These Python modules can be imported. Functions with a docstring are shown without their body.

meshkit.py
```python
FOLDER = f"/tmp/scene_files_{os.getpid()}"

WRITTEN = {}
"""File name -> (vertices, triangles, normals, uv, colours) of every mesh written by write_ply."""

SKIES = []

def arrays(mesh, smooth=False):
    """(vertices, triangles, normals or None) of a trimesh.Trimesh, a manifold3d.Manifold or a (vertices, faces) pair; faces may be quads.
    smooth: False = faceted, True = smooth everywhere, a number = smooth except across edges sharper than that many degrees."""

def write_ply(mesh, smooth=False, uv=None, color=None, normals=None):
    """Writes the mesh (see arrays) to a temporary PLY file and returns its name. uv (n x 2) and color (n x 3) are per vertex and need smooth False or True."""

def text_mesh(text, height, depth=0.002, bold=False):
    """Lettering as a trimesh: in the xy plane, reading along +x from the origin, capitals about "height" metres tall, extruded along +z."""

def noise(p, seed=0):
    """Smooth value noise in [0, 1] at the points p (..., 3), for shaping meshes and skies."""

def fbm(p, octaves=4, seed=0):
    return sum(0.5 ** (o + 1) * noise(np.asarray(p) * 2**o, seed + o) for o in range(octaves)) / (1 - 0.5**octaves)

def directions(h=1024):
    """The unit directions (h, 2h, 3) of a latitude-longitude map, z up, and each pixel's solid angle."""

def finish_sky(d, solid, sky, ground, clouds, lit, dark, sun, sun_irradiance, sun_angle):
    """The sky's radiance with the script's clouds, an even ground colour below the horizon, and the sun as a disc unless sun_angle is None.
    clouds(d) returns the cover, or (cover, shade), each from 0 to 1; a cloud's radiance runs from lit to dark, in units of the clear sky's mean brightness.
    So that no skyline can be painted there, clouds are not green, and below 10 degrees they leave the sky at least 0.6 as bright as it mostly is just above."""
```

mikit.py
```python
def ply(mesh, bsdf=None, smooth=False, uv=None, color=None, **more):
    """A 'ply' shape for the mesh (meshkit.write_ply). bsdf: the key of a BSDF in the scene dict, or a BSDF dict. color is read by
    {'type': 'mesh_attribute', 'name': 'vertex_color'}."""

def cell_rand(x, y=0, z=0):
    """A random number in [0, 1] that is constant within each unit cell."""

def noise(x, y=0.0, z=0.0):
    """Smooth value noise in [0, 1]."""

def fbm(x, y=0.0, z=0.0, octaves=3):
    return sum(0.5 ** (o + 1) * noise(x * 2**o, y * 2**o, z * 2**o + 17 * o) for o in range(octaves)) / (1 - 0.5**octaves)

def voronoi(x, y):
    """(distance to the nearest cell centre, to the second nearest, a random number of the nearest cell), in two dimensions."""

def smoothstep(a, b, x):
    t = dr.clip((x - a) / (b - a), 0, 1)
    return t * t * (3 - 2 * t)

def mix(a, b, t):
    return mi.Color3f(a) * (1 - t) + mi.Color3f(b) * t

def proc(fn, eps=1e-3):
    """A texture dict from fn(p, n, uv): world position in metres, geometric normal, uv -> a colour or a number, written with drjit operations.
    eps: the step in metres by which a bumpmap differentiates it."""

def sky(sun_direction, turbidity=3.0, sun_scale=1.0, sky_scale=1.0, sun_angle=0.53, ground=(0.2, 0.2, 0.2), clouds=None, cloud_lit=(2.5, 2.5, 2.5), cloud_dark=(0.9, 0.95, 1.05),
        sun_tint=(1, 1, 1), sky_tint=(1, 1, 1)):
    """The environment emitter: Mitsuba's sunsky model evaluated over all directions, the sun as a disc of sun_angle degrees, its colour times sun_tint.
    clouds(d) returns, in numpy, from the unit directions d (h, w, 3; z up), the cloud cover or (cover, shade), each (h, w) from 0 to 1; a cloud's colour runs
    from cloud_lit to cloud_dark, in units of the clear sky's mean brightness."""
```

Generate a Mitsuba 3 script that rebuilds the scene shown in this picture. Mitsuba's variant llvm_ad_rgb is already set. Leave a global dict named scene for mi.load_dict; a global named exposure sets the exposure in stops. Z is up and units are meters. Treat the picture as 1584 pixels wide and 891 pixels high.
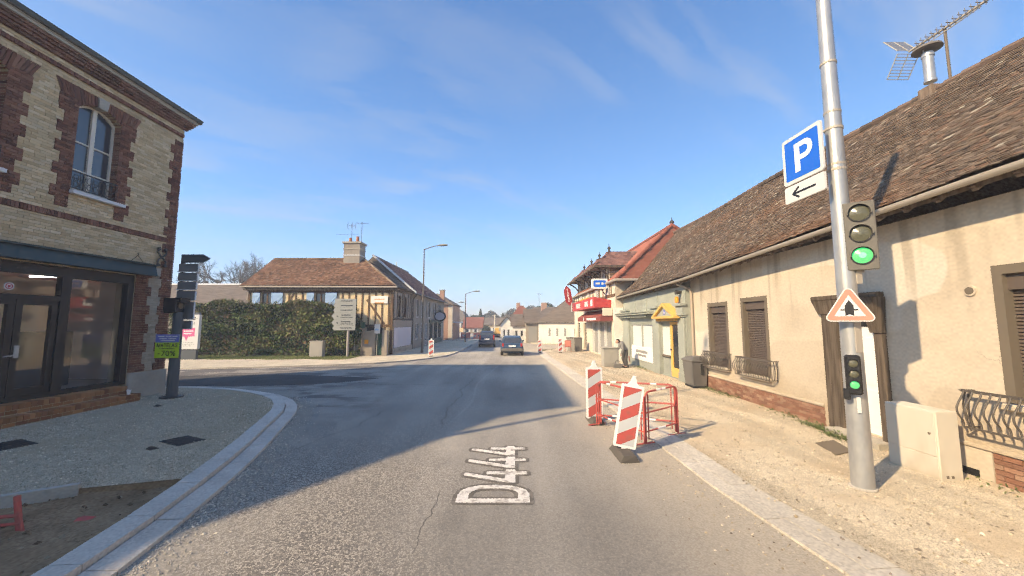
import math, random
import numpy as np, trimesh, drjit as dr, mitsuba as mi, mikit, meshkit
from shapely.geometry import Polygon, Point, LineString, box as sbox
from shapely.ops import unary_union
from shapely import affinity
from mikit import proc, noise, fbm, voronoi, cell_rand, smoothstep, mix

T = mi.ScalarTransform4f
scene, labels = {'type': 'scene'}, {}
CAM = np.array([0, 0, 2.5])
PITCH = math.atan(54 / 580.6)
SUN = (-1.36, -0.95, 1.0)
exposure = 2.8

# ------------------------------------------------------------------ camera, sky
scene['camera'] = {'type': 'perspective', 'fov': 107.52, 'fov_axis': 'x', 'near_clip': 0.05, 'far_clip': 3000,
                   'to_world': T().look_at(origin=[0, 0, 2.5], target=[0, math.cos(PITCH), 2.5 + math.sin(PITCH)], up=[0, 0, 1])}


def cirrus(d):
    z = np.maximum(d[..., 2], 0.02)
    u, v = d[..., 0] / (z + 0.25), d[..., 1] / (z + 0.25)
    a = 0.62
    s, t = u * math.cos(a) + v * math.sin(a), -u * math.sin(a) + v * math.cos(a)
    w = meshkit.fbm(np.stack([s * 1.2, t * 1.2, 0 * s + 3.1], -1), 4, 5)
    streak = meshkit.fbm(np.stack([s * 1.7 + 2.2 * w, t * 9.0 + 2.6 * w, 0 * s + 0.7], -1), 6, 11)
    big = meshkit.fbm(np.stack([s * 0.9 + 7, t * 1.1, 0 * s], -1), 3, 23)
    c = np.clip((streak - 0.47) * 2.9, 0, 1) * np.clip((big - 0.42) * 4.5, 0, 1)
    low = np.clip(1 - d[..., 2] / 0.30, 0, 1) ** 1.8 * 0.66
    return np.clip(c * 0.62 * np.clip((d[..., 2] - 0.06) * 4, 0, 1) + low, 0, 0.9)


scene['sky'] = mikit.sky(SUN, turbidity=3, clouds=cirrus, cloud_lit=(1.18, 1.22, 1.28), sky_tint=(0.82, 0.96, 1.14), sun_angle=0.9, sun_scale=0.68, sun_tint=(1.03, 1.0, 0.94))

# ------------------------------------------------------------------ mesh helpers


class Fr:
    """A right-handed frame: a point (a, b, c) is o + u a + v b + n c."""

    def __init__(s, o, u=(1, 0, 0), v=(0, 1, 0), n=(0, 0, 1)):
        s.o, s.R = np.array(o, float), np.array([u, v, n], float)
        s.R /= np.linalg.norm(s.R, axis=1, keepdims=True)

    def __call__(s, p):
        return np.asarray(p, float) @ s.R + s.o


W = Fr((0, 0, 0))


def east(x):   # wall facing +x: a = y, b = z
    return Fr((x, 0, 0), (0, 1, 0), (0, 0, 1), (1, 0, 0))


def west(x):   # wall facing -x: a = -y, b = z
    return Fr((x, 0, 0), (0, -1, 0), (0, 0, 1), (-1, 0, 0))


def south(y):  # wall facing the camera: a = x, b = z
    return Fr((0, y, 0), (1, 0, 0), (0, 0, 1), (0, -1, 0))


BF = np.array([[0, 2, 1], [0, 3, 2], [4, 5, 6], [4, 6, 7], [0, 1, 5], [0, 5, 4], [1, 2, 6], [1, 6, 5], [2, 3, 7], [2, 7, 6], [3, 0, 4], [3, 4, 7]])


class M:
    def __init__(s, fr=W):
        s.fr, s.v, s.f, s.c, s.k = fr, [], [], [], 0

    def add(s, v, f, c=None, fr=None):
        v = (fr or s.fr)(v)
        s.v.append(v); s.f.append(np.asarray(f, int) + s.k); s.k += len(v)
        s.c.append(np.broadcast_to(np.asarray((0.5, 0.5, 0.5) if c is None else c, float), (len(v), 3)))
        return s

    def box(s, lo, hi, c=None, fr=None):
        (x0, y0, z0), (x1, y1, z1) = lo, hi
        return s.add([[x0, y0, z0], [x1, y0, z0], [x1, y1, z0], [x0, y1, z0], [x0, y0, z1], [x1, y0, z1], [x1, y1, z1], [x0, y1, z1]], BF, c, fr)

    def hexa(s, eight, c=None):
        return s.add(eight, BF, c)

    def hull(s, pts, c=None):
        h = trimesh.convex.convex_hull(np.asarray(pts, float))
        return s.add(h.vertices, h.faces, c)

    def bev(s, lo, hi, r=0.01, c=None):
        lo, hi = np.array(lo, float), np.array(hi, float)
        P = []
        for i in range(8):
            k = np.array([(i >> j) & 1 for j in range(3)])
            p = np.where(k, hi, lo)
            for j in range(3):
                q = p + np.where(k, -r, r)
                q[j] = p[j]
                P.append(q)
        return s.hull(P, c)

    def prism(s, poly, c0, c1, c=None, fr=None):
        if not hasattr(poly, 'geoms'):
            poly = poly if isinstance(poly, Polygon) else Polygon(poly)
        for g in getattr(poly, 'geoms', [poly]):
            if g.area < 1e-7:
                continue
            m = trimesh.creation.extrude_polygon(g, abs(c1 - c0), engine='earcut')
            v = m.vertices.copy(); v[:, 2] += min(c0, c1)
            s.add(v, m.faces, c, fr)
        return s

    def tube(s, pts, r, n=8, c=None, cap=True):
        p = np.asarray(pts, float)
        t = np.gradient(p, axis=0)
        t /= np.linalg.norm(t, axis=1, keepdims=True) + 1e-12
        mean = np.abs(t).mean(0)
        ref = np.eye(3)[np.argmin(mean)]
        a = np.cross(t, ref); a /= np.linalg.norm(a, axis=1, keepdims=True) + 1e-12
        b, ang = np.cross(t, a), np.arange(n) * 2 * np.pi / n
        v = p[:, None] + np.broadcast_to(r, (len(p),))[:, None, None] * (np.cos(ang)[None, :, None] * a[:, None] + np.sin(ang)[None, :, None] * b[:, None])
        v = v.reshape(-1, 3)
        i, j = np.meshgrid(np.arange(len(p) - 1), np.arange(n), indexing='ij')
        q = np.stack([i * n + j, i * n + (j + 1) % n, (i + 1) * n + (j + 1) % n, (i + 1) * n + j], -1).reshape(-1, 4)
        f = np.vstack([q[:, [0, 1, 2]], q[:, [0, 2, 3]]])
        if cap:
            k = len(v)
            v = np.vstack([v, p[0], p[-1]])
            L = (len(p) - 1) * n
            f = np.vstack([f, [[k, (x + 1) % n, x] for x in range(n)], [[k + 1, L + x, L + (x + 1) % n] for x in range(n)]])
        return s.add(v, f, c)

    def bar(s, p, q, w, h=None, c=None, up=(0, 0, 1)):
        p, q = np.asarray(p, float), np.asarray(q, float)
        d = (q - p) / np.linalg.norm(q - p)
        if abs(np.dot(d, up)) > 0.99:
            up = (0, 1, 0)
        e = np.cross(d, up); e /= np.linalg.norm(e); g = np.cross(e, d)
        h = w if h is None else h
        E = [p - e * w / 2 - g * h / 2, p + e * w / 2 - g * h / 2, p + e * w / 2 + g * h / 2, p - e * w / 2 + g * h / 2]
        return s.add(E + [x + q - p for x in E], BF, c)

    def loft(s, rings, c=None):
        R = np.asarray(rings, float)
        m, n = R.shape[:2]
        v = R.reshape(-1, 3)
        i, j = np.meshgrid(np.arange(m - 1), np.arange(n), indexing='ij')
        q = np.stack([i * n + j, i * n + (j + 1) % n, (i + 1) * n + (j + 1) % n, (i + 1) * n + j], -1).reshape(-1, 4)
        f = [*q[:, [0, 1, 2]], *q[:, [0, 2, 3]]]
        k = len(v)
        v = np.vstack([v, R[0].mean(0), R[-1].mean(0)])
        f += [[k, (x + 1) % n, x] for x in range(n)] + [[k + 1, (m - 1) * n + x, (m - 1) * n + (x + 1) % n] for x in range(n)]
        return s.add(v, f, c)

    def text(s, t, a, b, h, c0=0.0, depth=0.004, bold=True, center=True, width=None, fr=None, c=None):
        m = meshkit.text_mesh(t, h, depth, bold)
        v = m.vertices.copy()
        if width:
            v[:, 0] *= width / (v[:, 0].max() - v[:, 0].min())
        v[:, 0] += a - ((v[:, 0].max() + v[:, 0].min()) / 2 if center else 0)
        v[:, 1] += b; v[:, 2] += c0
        return s.add(v, m.faces, c, fr)

    def sheet(s, poly, z=0.0, c=None):
        for g in getattr(poly, 'geoms', [poly]):
            v, f = trimesh.creation.triangulate_polygon(g, engine='earcut')
            v3 = np.column_stack([v, np.full(len(v), z)])
            f = np.asarray(f)
            e, g = v[f[:, 1]] - v[f[:, 0]], v[f[:, 2]] - v[f[:, 0]]
            cr = e[:, 0] * g[:, 1] - e[:, 1] * g[:, 0]
            f = np.where(cr[:, None] < 0, f[:, ::-1], f)
            s.add(v3, f, c)
        return s

    def geo(s):
        return np.vstack(s.v), np.vstack(s.f), np.vstack(s.c)


used = set()


def newkey(name, parent=None):
    k0 = k = f'{parent}__{name}' if parent else name
    i = 0
    while k in used:
        i += 1
        k = f'{k0}_{i:03d}'
    used.add(k)
    return k


def say(k, label=None, cat=None, group=None, kind=None):
    d = {a: b for a, b in (('label', label), ('category', cat), ('group', group), ('kind', kind)) if b}
    if d:
        labels[k] = d
    return k


def put(name, m, bsdf, parent=None, label=None, cat=None, group=None, kind=None, smooth=False):
    k = newkey(name, parent)
    v, f, c = m.geo()
    if bsdf.startswith('vc'):
        scene[k] = mikit.ply((v, f), bsdf, smooth=bool(smooth), color=c)
    else:
        scene[k] = mikit.ply((v, f), bsdf, smooth=smooth)
    return say(k, label, cat, group, kind)


def thing(name, label, cat, group=None):
    return say(newkey(name), label, cat, group)


def struct(name, m, bsdf, **kw):
    return put(name, m, bsdf, kind='structure', **kw)


def pieces(plist, name, rest, bsdf, parent, limit=300, px=7.0, rest_kind='stuff'):
    """plist: (v, f, c) of each piece in world space. Those that show largest become parts, the others one stuff part."""
    if not plist:
        return
    ctr = np.array([v.mean(0) for v, f, c in plist])
    size = np.array([np.sort(np.ptp(v, axis=0))[-1] for v, f, c in plist])
    d = ctr - CAM
    dist = np.linalg.norm(d, axis=1)
    ang = np.degrees(np.arctan2(np.abs(d[:, 0]), np.maximum(d[:, 1], 1e-6)))
    app = np.where((ang < 55) & (d[:, 1] > 0), size / dist * 580, 0)
    order = np.argsort(-app)
    sel = [i for i in order[:limit] if app[i] >= px]
    s = set(sel)
    for i in sel:
        v, f, c = plist[i]
        k = newkey(name, parent)
        scene[k] = mikit.ply((v, f), bsdf, color=c) if bsdf.startswith('vc') else mikit.ply((v, f), bsdf)
    m = M()
    for i, (v, f, c) in enumerate(plist):
        if i not in s:
            m.add(v, f, c)
    if m.k:
        put(rest, m, bsdf, parent, kind=rest_kind)


def boxpiece(fr, lo, hi, c):
    m = M(fr).box(lo, hi, c)
    return m.geo()


rng = np.random.default_rng(7)


def pick(pal, j=0.12):
    c = np.array(pal[rng.integers(len(pal))])
    return np.clip(c * (1 + rng.normal(0, j)), 0.005, 0.95)


# ------------------------------------------------------------------ materials
def bs(name, d):
    scene[name] = d if d['type'] in ('dielectric', 'thindielectric', 'null', 'conductor', 'roughconductor') and name.startswith('raw') else {'type': 'twosided', 'b': d}
    return name


def pr(name, col, rough=0.7, metal=0.0, spec=0.4, bump=None, bscale=1.0, **kw):
    base = col if isinstance(col, dict) else {'type': 'rgb', 'value': list(col)}
    d = {'type': 'principled', 'base_color': base, 'roughness': rough, 'metallic': metal, 'specular': spec, **kw}
    if bump:
        d = {'type': 'bumpmap', 'arbitrary': bump, 'scale': bscale, 'bsdf': d}
    return bs(name, d)


VC = {'type': 'mesh_attribute', 'name': 'vertex_color'}
pr('vc_brick', VC, 0.9, spec=0.2)
pr('vc_tile', VC, 0.85, spec=0.25)
pr('vc_leaf', VC, 0.6, spec=0.35)
pr('vc_stone', VC, 0.92, spec=0.2)
pr('vc_paint', VC, 0.45)


def asphalt(p, n, uv):
    x, y = p.x, p.y
    big = fbm(x * 0.35, y * 0.22, 1.0, 4)
    lane = fbm(x * 1.6, y * 0.12, 5.0, 3)
    c = mix((0.215, 0.20, 0.175), (0.345, 0.32, 0.275), smoothstep(0.3, 0.72, big * 0.6 + lane * 0.4))
    # coarse worn aggregate on the left of the lane, dusty towards the right kerb
    coarse = smoothstep(0.9, -1.6, x + 1.4 * noise(y * 0.8, x * 0.7)) * smoothstep(13.0, 5.0, y)
    d1, d2, r = voronoi(x * 42, y * 42)
    st = mix((0.10, 0.09, 0.078), (0.56, 0.50, 0.41), r * smoothstep(0.02, 0.28, d2 - d1))
    c = mix(c, st, coarse * 0.75 + 0.12)
    dust = smoothstep(0.9, 3.0, x + 0.8 * (fbm(x * 1.3, y * 1.3, 3.0, 3) - 0.5) + 0.045 * (y - 4)) * smoothstep(60.0, 30.0, y) * smoothstep(-4.0, 1.0, x)
    c = mix(c, (0.40, 0.35, 0.27), dust * 0.85)
    # side street: cold dark asphalt with pale worn patches
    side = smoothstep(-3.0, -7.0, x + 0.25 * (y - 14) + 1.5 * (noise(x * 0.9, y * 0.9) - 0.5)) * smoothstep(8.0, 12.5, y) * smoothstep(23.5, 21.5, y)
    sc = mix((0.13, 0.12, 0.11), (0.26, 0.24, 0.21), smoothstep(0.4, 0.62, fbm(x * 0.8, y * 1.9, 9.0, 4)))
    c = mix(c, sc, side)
    # lighter, patched strip along the corner kerb
    strip = smoothstep(0.42, 0.58, fbm(x * 1.1 + 5, y * 1.1, 2.0, 4)) * smoothstep(-2.6, -4.4, x + 0.14 * (y - 8)) * smoothstep(16.5, 13.5, y)
    c = mix(c, (0.33, 0.305, 0.255), strip * 0.6)
    # cracks
    w = 0.45 * (fbm(y * 0.9, x * 0.4, 7.0, 4) - 0.5)
    def crack(d, wd):
        return smoothstep(wd, wd * 0.3, dr.abs(d))
    w3 = 0.10 * (fbm(y * 6.0, x * 3.0, 2.0, 4) - 0.5)
    k = 0.85 * crack(x + 1.05 - 0.02 * (y - 5) - 0.5 * w - w3, 0.012) * smoothstep(4.2, 4.6, y) * smoothstep(6.3, 5.6, y)
    k = dr.maximum(k, 0.6 * crack(x + 1.55 + 0.02 * y - 1.2 * w, 0.03) * smoothstep(9.0, 10.0, y) * smoothstep(19.0, 16.0, y))
    k = dr.maximum(k, 0.8 * crack(x + 4.3 - 0.25 * (y - 8) - 1.6 * w, 0.03) * smoothstep(7.0, 7.6, y) * smoothstep(11.5, 10.5, y))
    w2 = 0.8 * (fbm(x * 0.8, y * 0.5, 4.0, 4) - 0.5)
    k = dr.maximum(k, 0.9 * crack(y - 16.0 + 0.12 * (x + 8) - w2, 0.05) * smoothstep(-12.0, -9.0, x) * smoothstep(-2.5, -5.0, x))
    # filled joint, wheel tracks and oil spots
    seam = smoothstep(0.05, 0.02, dr.abs(x + 2.0 - 0.06 * y + 0.5 * noise(y * 0.25, 1.0)))
    c = mix(c, (0.40, 0.375, 0.33), seam * 0.35 * smoothstep(8.0, 11.0, y) * smoothstep(30.0, 20.0, y))
    tr = dr.exp(-dr.square((x - 0.95) / 0.35)) + dr.exp(-dr.square((x + 0.75) / 0.35))
    c = c * (1 - 0.13 * tr * noise(y * 0.3, x * 2, 8.0))
    d1o, d2o, ro = voronoi(x * 0.9, y * 0.5)
    c = mix(c, (0.09, 0.085, 0.078), smoothstep(0.24, 0.08, d1o) * smoothstep(0.85, 0.9, ro) * 0.18)
    c = mix(c, (0.05, 0.047, 0.043), k * 0.8)
    return c * (0.86 + 0.28 * noise(x * 60, y * 60))


def bumpy(sx, a=1.0):
    def f(p, n, uv):
        return a * (fbm(p.x * sx, p.y * sx, p.z * sx, 3))
    return proc(f, 2e-3)


def gravel_col(lo, hi, dirt, sx=30, ruts=1.0):
    def f(p, n, uv):
        d1, d2, r = voronoi(p.x * sx, p.y * sx)
        big = fbm(p.x * 0.9, p.y * 0.9, 2.0, 4)
        e1, e2, r2 = voronoi(p.x * sx * 0.45 + 9.7, p.y * sx * 0.45)
        c = mix(lo, hi, r * 0.45 + 0.3 * r2 + 0.25 * noise(p.x * 5, p.y * 5))
        c = c * (0.55 + 0.45 * smoothstep(0.0, 0.25, d2 - d1)) * (0.86 + 0.14 * smoothstep(0.0, 0.2, e2 - e1))
        c = mix(c, dirt, smoothstep(0.46, 0.72, big) * 0.6)
        rut = fbm(p.x * 2.2 + 0.3 * p.y, p.y * 0.28, 6.0, 4)
        c = c * (1 + ruts * (0.36 * smoothstep(0.3, 0.68, rut) - 0.2))
        return mix(c, dirt, smoothstep(6.7, 7.4, p.x + 0.5 * (noise(p.y * 1.7, p.x) - 0.5)) * 0.5)
    return proc(f)


def gravel_bump(sx=30):
    def f(p, n, uv):
        d1, d2, r = voronoi(p.x * sx, p.y * sx)
        return smoothstep(0.0, 0.3, d2 - d1) * (0.4 + 0.6 * r)
    return proc(f, 2e-3)


pr('asphalt', proc(asphalt), 0.88, spec=0.3, bump=bumpy(38), bscale=0.006)
gb = gravel_bump()
pr('gravel_grey', gravel_col((0.40, 0.32, 0.215), (0.66, 0.555, 0.395), (0.40, 0.32, 0.205), 24, 0.0), 0.95, spec=0.15, bump=gb, bscale=0.012)
pr('gravel_sand', gravel_col((0.45, 0.38, 0.275), (0.67, 0.59, 0.45), (0.43, 0.345, 0.235), 28, 0.6), 0.95, spec=0.15, bump=gb, bscale=0.012)
pr('pave_pale', proc(lambda p, n, uv: mix((0.36, 0.31, 0.22), (0.52, 0.46, 0.35), fbm(p.x * 1.3, p.y * 1.3, 0.0, 4)) * (0.85 + 0.3 * noise(p.x * 25, p.y * 25))), 0.95, spec=0.15)
pr('soil', proc(lambda p, n, uv: mix((0.14, 0.09, 0.05), (0.33, 0.225, 0.135), fbm(p.x * 3.1, p.y * 3.1, p.z * 3, 5)) * (0.7 + 0.6 * noise(p.x * 40, p.y * 40, p.z * 40))), 0.95, spec=0.1)
pr('ground_mat', proc(lambda p, n, uv: mix((0.10, 0.10, 0.045), (0.24, 0.20, 0.12), fbm(p.x * 0.15, p.y * 0.15, 0.0, 4))), 0.95, spec=0.1)
pr('concrete', proc(lambda p, n, uv: mix((0.40, 0.37, 0.32), (0.57, 0.53, 0.46), fbm(p.x * 2.6, p.y * 2.6, p.z * 2.6, 4)) * (0.85 + 0.3 * noise(p.x * 45, p.y * 45, p.z * 45))), 0.9, spec=0.2, bump=bumpy(50), bscale=0.002)
pr('kerb_sand', proc(lambda p, n, uv: mix((0.40, 0.36, 0.29), (0.56, 0.52, 0.44), fbm(p.x * 1.6, p.y * 1.6, p.z, 4)) * (0.85 + 0.3 * noise(p.x * 40, p.y * 40))), 0.9, spec=0.2)


def plaster(base, dark, sc=1.0):
    def f(p, n, uv):
        a = fbm(p.x * 0.9 * sc, p.y * 0.9 * sc, p.z * 0.9 * sc, 4)
        g = noise(p.x * 30, p.y * 30, p.z * 30)
        drip = fbm(p.y * 3.5, p.x * 3.5, p.z * 0.35, 3)
        low = smoothstep(1.0, 0.3, p.z + 0.5 * (fbm(p.y * 2, p.x * 2, 3.0, 3) - 0.5))
        c = mix(base, dark, smoothstep(0.45, 0.8, a) * 0.5 + smoothstep(0.55, 0.8, drip) * 0.25 + low * 0.35)
        return c * (0.92 + 0.16 * g)
    return proc(f)


def old_render(p, n, uv):
    y, z = p.y, p.z
    a = fbm(y * 0.8, p.x, z * 0.8, 4)
    c = mix((0.57, 0.495, 0.385), (0.45, 0.38, 0.285), smoothstep(0.42, 0.78, a) * 0.6)
    # patch repairs in a paler and a browner mix
    d1, d2, r = voronoi(y * 0.42 + 0.35 * noise(y * 1.4, z * 1.4), z * 0.55 + 0.3 * noise(y * 1.1, z * 1.7, 4.0))
    edge = smoothstep(0.0, 0.05, d2 - d1)
    c = mix(c, (0.62, 0.575, 0.49), smoothstep(0.72, 0.78, r) * 0.6 * edge)
    c = mix(c, (0.42, 0.355, 0.265), smoothstep(0.20, 0.14, r) * 0.35 * edge)
    # rain streaks below the eaves, splash dirt above the ground
    st = smoothstep(0.50, 0.74, fbm(y * 5.0, 2.0, z * 0.22, 3)) * smoothstep(2.0, 4.0, z)
    c = mix(c, (0.33, 0.28, 0.21), st * 0.65)
    lo = smoothstep(1.25, 0.45, z + 0.9 * (fbm(y * 1.6, 1.0, z * 1.2, 4) - 0.5))
    c = mix(c, (0.36, 0.29, 0.20), lo * 0.55)
    # hairline cracks
    k = smoothstep(0.008, 0.002, dr.abs(z - 2.6 - 0.5 * (y - 7) - 0.9 * (fbm(y * 2.5, z * 1.5, 5.0, 5) - 0.5))) * smoothstep(0.45, 0.6, noise(y * 0.9, z * 0.9, 9.0))
    c = mix(c, (0.25, 0.21, 0.155), k * 0.45)
    return c * (0.9 + 0.2 * noise(y * 28, p.x * 28, z * 28))


pr('render_cream', proc(old_render), 0.93, spec=0.15, bump=bumpy(26), bscale=0.007)
pr('render_cream_plain', plaster((0.53, 0.455, 0.345), (0.38, 0.31, 0.215)), 0.93, spec=0.15, bump=bumpy(26), bscale=0.006)
pr('render_white', plaster((0.74, 0.72, 0.66), (0.58, 0.55, 0.48)), 0.93, spec=0.15)
pr('render_warm', plaster((0.58, 0.52, 0.42), (0.45, 0.38, 0.28)), 0.93, spec=0.15)
pr('render_yellow', plaster((0.72, 0.58, 0.35), (0.58, 0.45, 0.26)), 0.93, spec=0.15)
pr('render_grey', plaster((0.34, 0.30, 0.245), (0.22, 0.19, 0.155)), 0.93, spec=0.15)
pr('render_pink', plaster((0.40, 0.255, 0.185), (0.30, 0.18, 0.13)), 0.93, spec=0.15)
pr('mortar', proc(lambda p, n, uv: mix((0.33, 0.26, 0.16), (0.45, 0.36, 0.235), fbm(p.x * 5, p.y * 5, p.z * 5, 3))), 0.95, spec=0.1)
pr('mortar_dark', (0.085, 0.068, 0.052), 0.95, spec=0.1)
pr('stone', proc(lambda p, n, uv: mix((0.29, 0.265, 0.215), (0.45, 0.415, 0.345), fbm(p.x * 3, p.y * 3, p.z * 3, 4)) * (0.9 + 0.2 * noise(p.x * 40, p.y * 40, p.z * 40))), 0.9, spec=0.2)


def wood(lo, hi):
    def f(p, n, uv):
        g = fbm(p.x * 22, p.y * 22, p.z * 1.4, 3)
        return mix(lo, hi, smoothstep(0.25, 0.75, g))
    return proc(f)


pr('wood_dark', wood((0.065, 0.05, 0.036), (0.135, 0.105, 0.078)), 0.8, spec=0.2)
pr('wood_brown', wood((0.09, 0.055, 0.03), (0.19, 0.12, 0.07)), 0.8, spec=0.2)
pr('wood_eave', wood((0.14, 0.10, 0.07), (0.25, 0.19, 0.14)), 0.85, spec=0.2)
pr('shutter_brown', (0.105, 0.08, 0.064), 0.6)
pr('frame_brown', (0.15, 0.122, 0.088), 0.65)
pr('iron', (0.055, 0.05, 0.045), 0.6, spec=0.4)
pr('iron_rail', (0.085, 0.072, 0.06), 0.6, spec=0.4)
pr('iron_grey', (0.15, 0.13, 0.11), 0.6, spec=0.4)
pr('black', (0.016, 0.016, 0.017), 0.5)
pr('rubber_base', (0.10, 0.09, 0.078), 0.9, spec=0.2)
pr('rubber', (0.035, 0.033, 0.03), 0.85, spec=0.2)
pr('fascia_green', (0.030, 0.048, 0.046), 0.4)
pr('frame_black', (0.012, 0.014, 0.014), 0.4)
pr('gutter_green', (0.05, 0.065, 0.062), 0.5)
pr('zinc', proc(lambda p, n, uv: mix((0.34, 0.35, 0.35), (0.55, 0.55, 0.53), fbm(p.x * 9, p.y * 9, p.z * 4, 4))), 0.42, metal=0.55, spec=0.5)
pr('zinc_dull', (0.42, 0.38, 0.32), 0.6, metal=0.2)
pr('pipe_tan', (0.40, 0.33, 0.25), 0.6)
pr('white', (0.78, 0.77, 0.73), 0.5)
pr('white_soft', (0.62, 0.62, 0.60), 0.6)
pr('offwhite', (0.64, 0.58, 0.47), 0.6)
pr('white_panel', (0.58, 0.55, 0.58), 0.6)
pr('red', (0.47, 0.05, 0.045), 0.5)
pr('awning_red', (0.20, 0.05, 0.042), 0.8)
pr('red_dull', proc(lambda p, n, uv: mix((0.46, 0.085, 0.07), (0.36, 0.10, 0.08), smoothstep(0.45, 0.75, fbm(p.x * 9, p.y * 9, p.z * 9, 4)))), 0.5)
pr('red_deep', (0.30, 0.02, 0.018), 0.5)
pr('pink', (0.62, 0.12, 0.27), 0.5)
pr('blue_sign', (0.015, 0.13, 0.62), 0.4)
pr('blue_pale', (0.30, 0.45, 0.66), 0.6)
pr('blue_deep', (0.04, 0.10, 0.42), 0.5)
pr('violet', (0.14, 0.16, 0.44), 0.5)
pr('lime', (0.46, 0.62, 0.02), 0.5)
pr('orange', (0.75, 0.33, 0.03), 0.5)
pr('yellow', (0.66, 0.42, 0.11), 0.55)
pr('grey_green', plaster((0.33, 0.35, 0.30), (0.25, 0.26, 0.225)), 0.7)
pr('green_dark', (0.02, 0.075, 0.05), 0.5)
pr('green_shop', (0.03, 0.065, 0.055), 0.5)
pr('grey_sign', (0.075, 0.085, 0.09), 0.55)
pr('grey_blade', (0.15, 0.155, 0.155), 0.5)
pr('grey_sign_lit', (0.30, 0.31, 0.29), 0.5)
pr('grey_mid', (0.27, 0.265, 0.245), 0.6)
pr('grey_signal', (0.135, 0.125, 0.105), 0.55)
pr('lens_dark', (0.10, 0.10, 0.065), 0.2, clearcoat=0.6)
pr('bin_grey', (0.145, 0.135, 0.12), 0.55)
pr('box_grey', (0.36, 0.34, 0.29), 0.6)
pr('cabinet_cream', proc(lambda p, n, uv: mix((0.58, 0.53, 0.43), (0.45, 0.39, 0.29), smoothstep(0.5, 0.8, fbm(p.y * 3, p.x * 3, p.z * 0.8, 4)) * 0.6 + smoothstep(0.35, 0.05, p.z + 0.2 * noise(p.y * 7, p.x * 7)) * 0.5)), 0.55)
pr('slate', (0.16, 0.135, 0.11), 0.8)
pr('roof_far', proc(lambda p, n, uv: mix((0.11, 0.09, 0.073), (0.20, 0.165, 0.138), fbm(p.x * 1.8, p.y * 1.8, p.z * 6, 4))), 0.9, spec=0.15)
pr('roof_far_red', proc(lambda p, n, uv: mix((0.19, 0.066, 0.046), (0.28, 0.115, 0.082), fbm(p.x * 1.8, p.y * 1.8, p.z * 6, 4))), 0.9, spec=0.15)
pr('pot', (0.42, 0.17, 0.09), 0.85)
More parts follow.
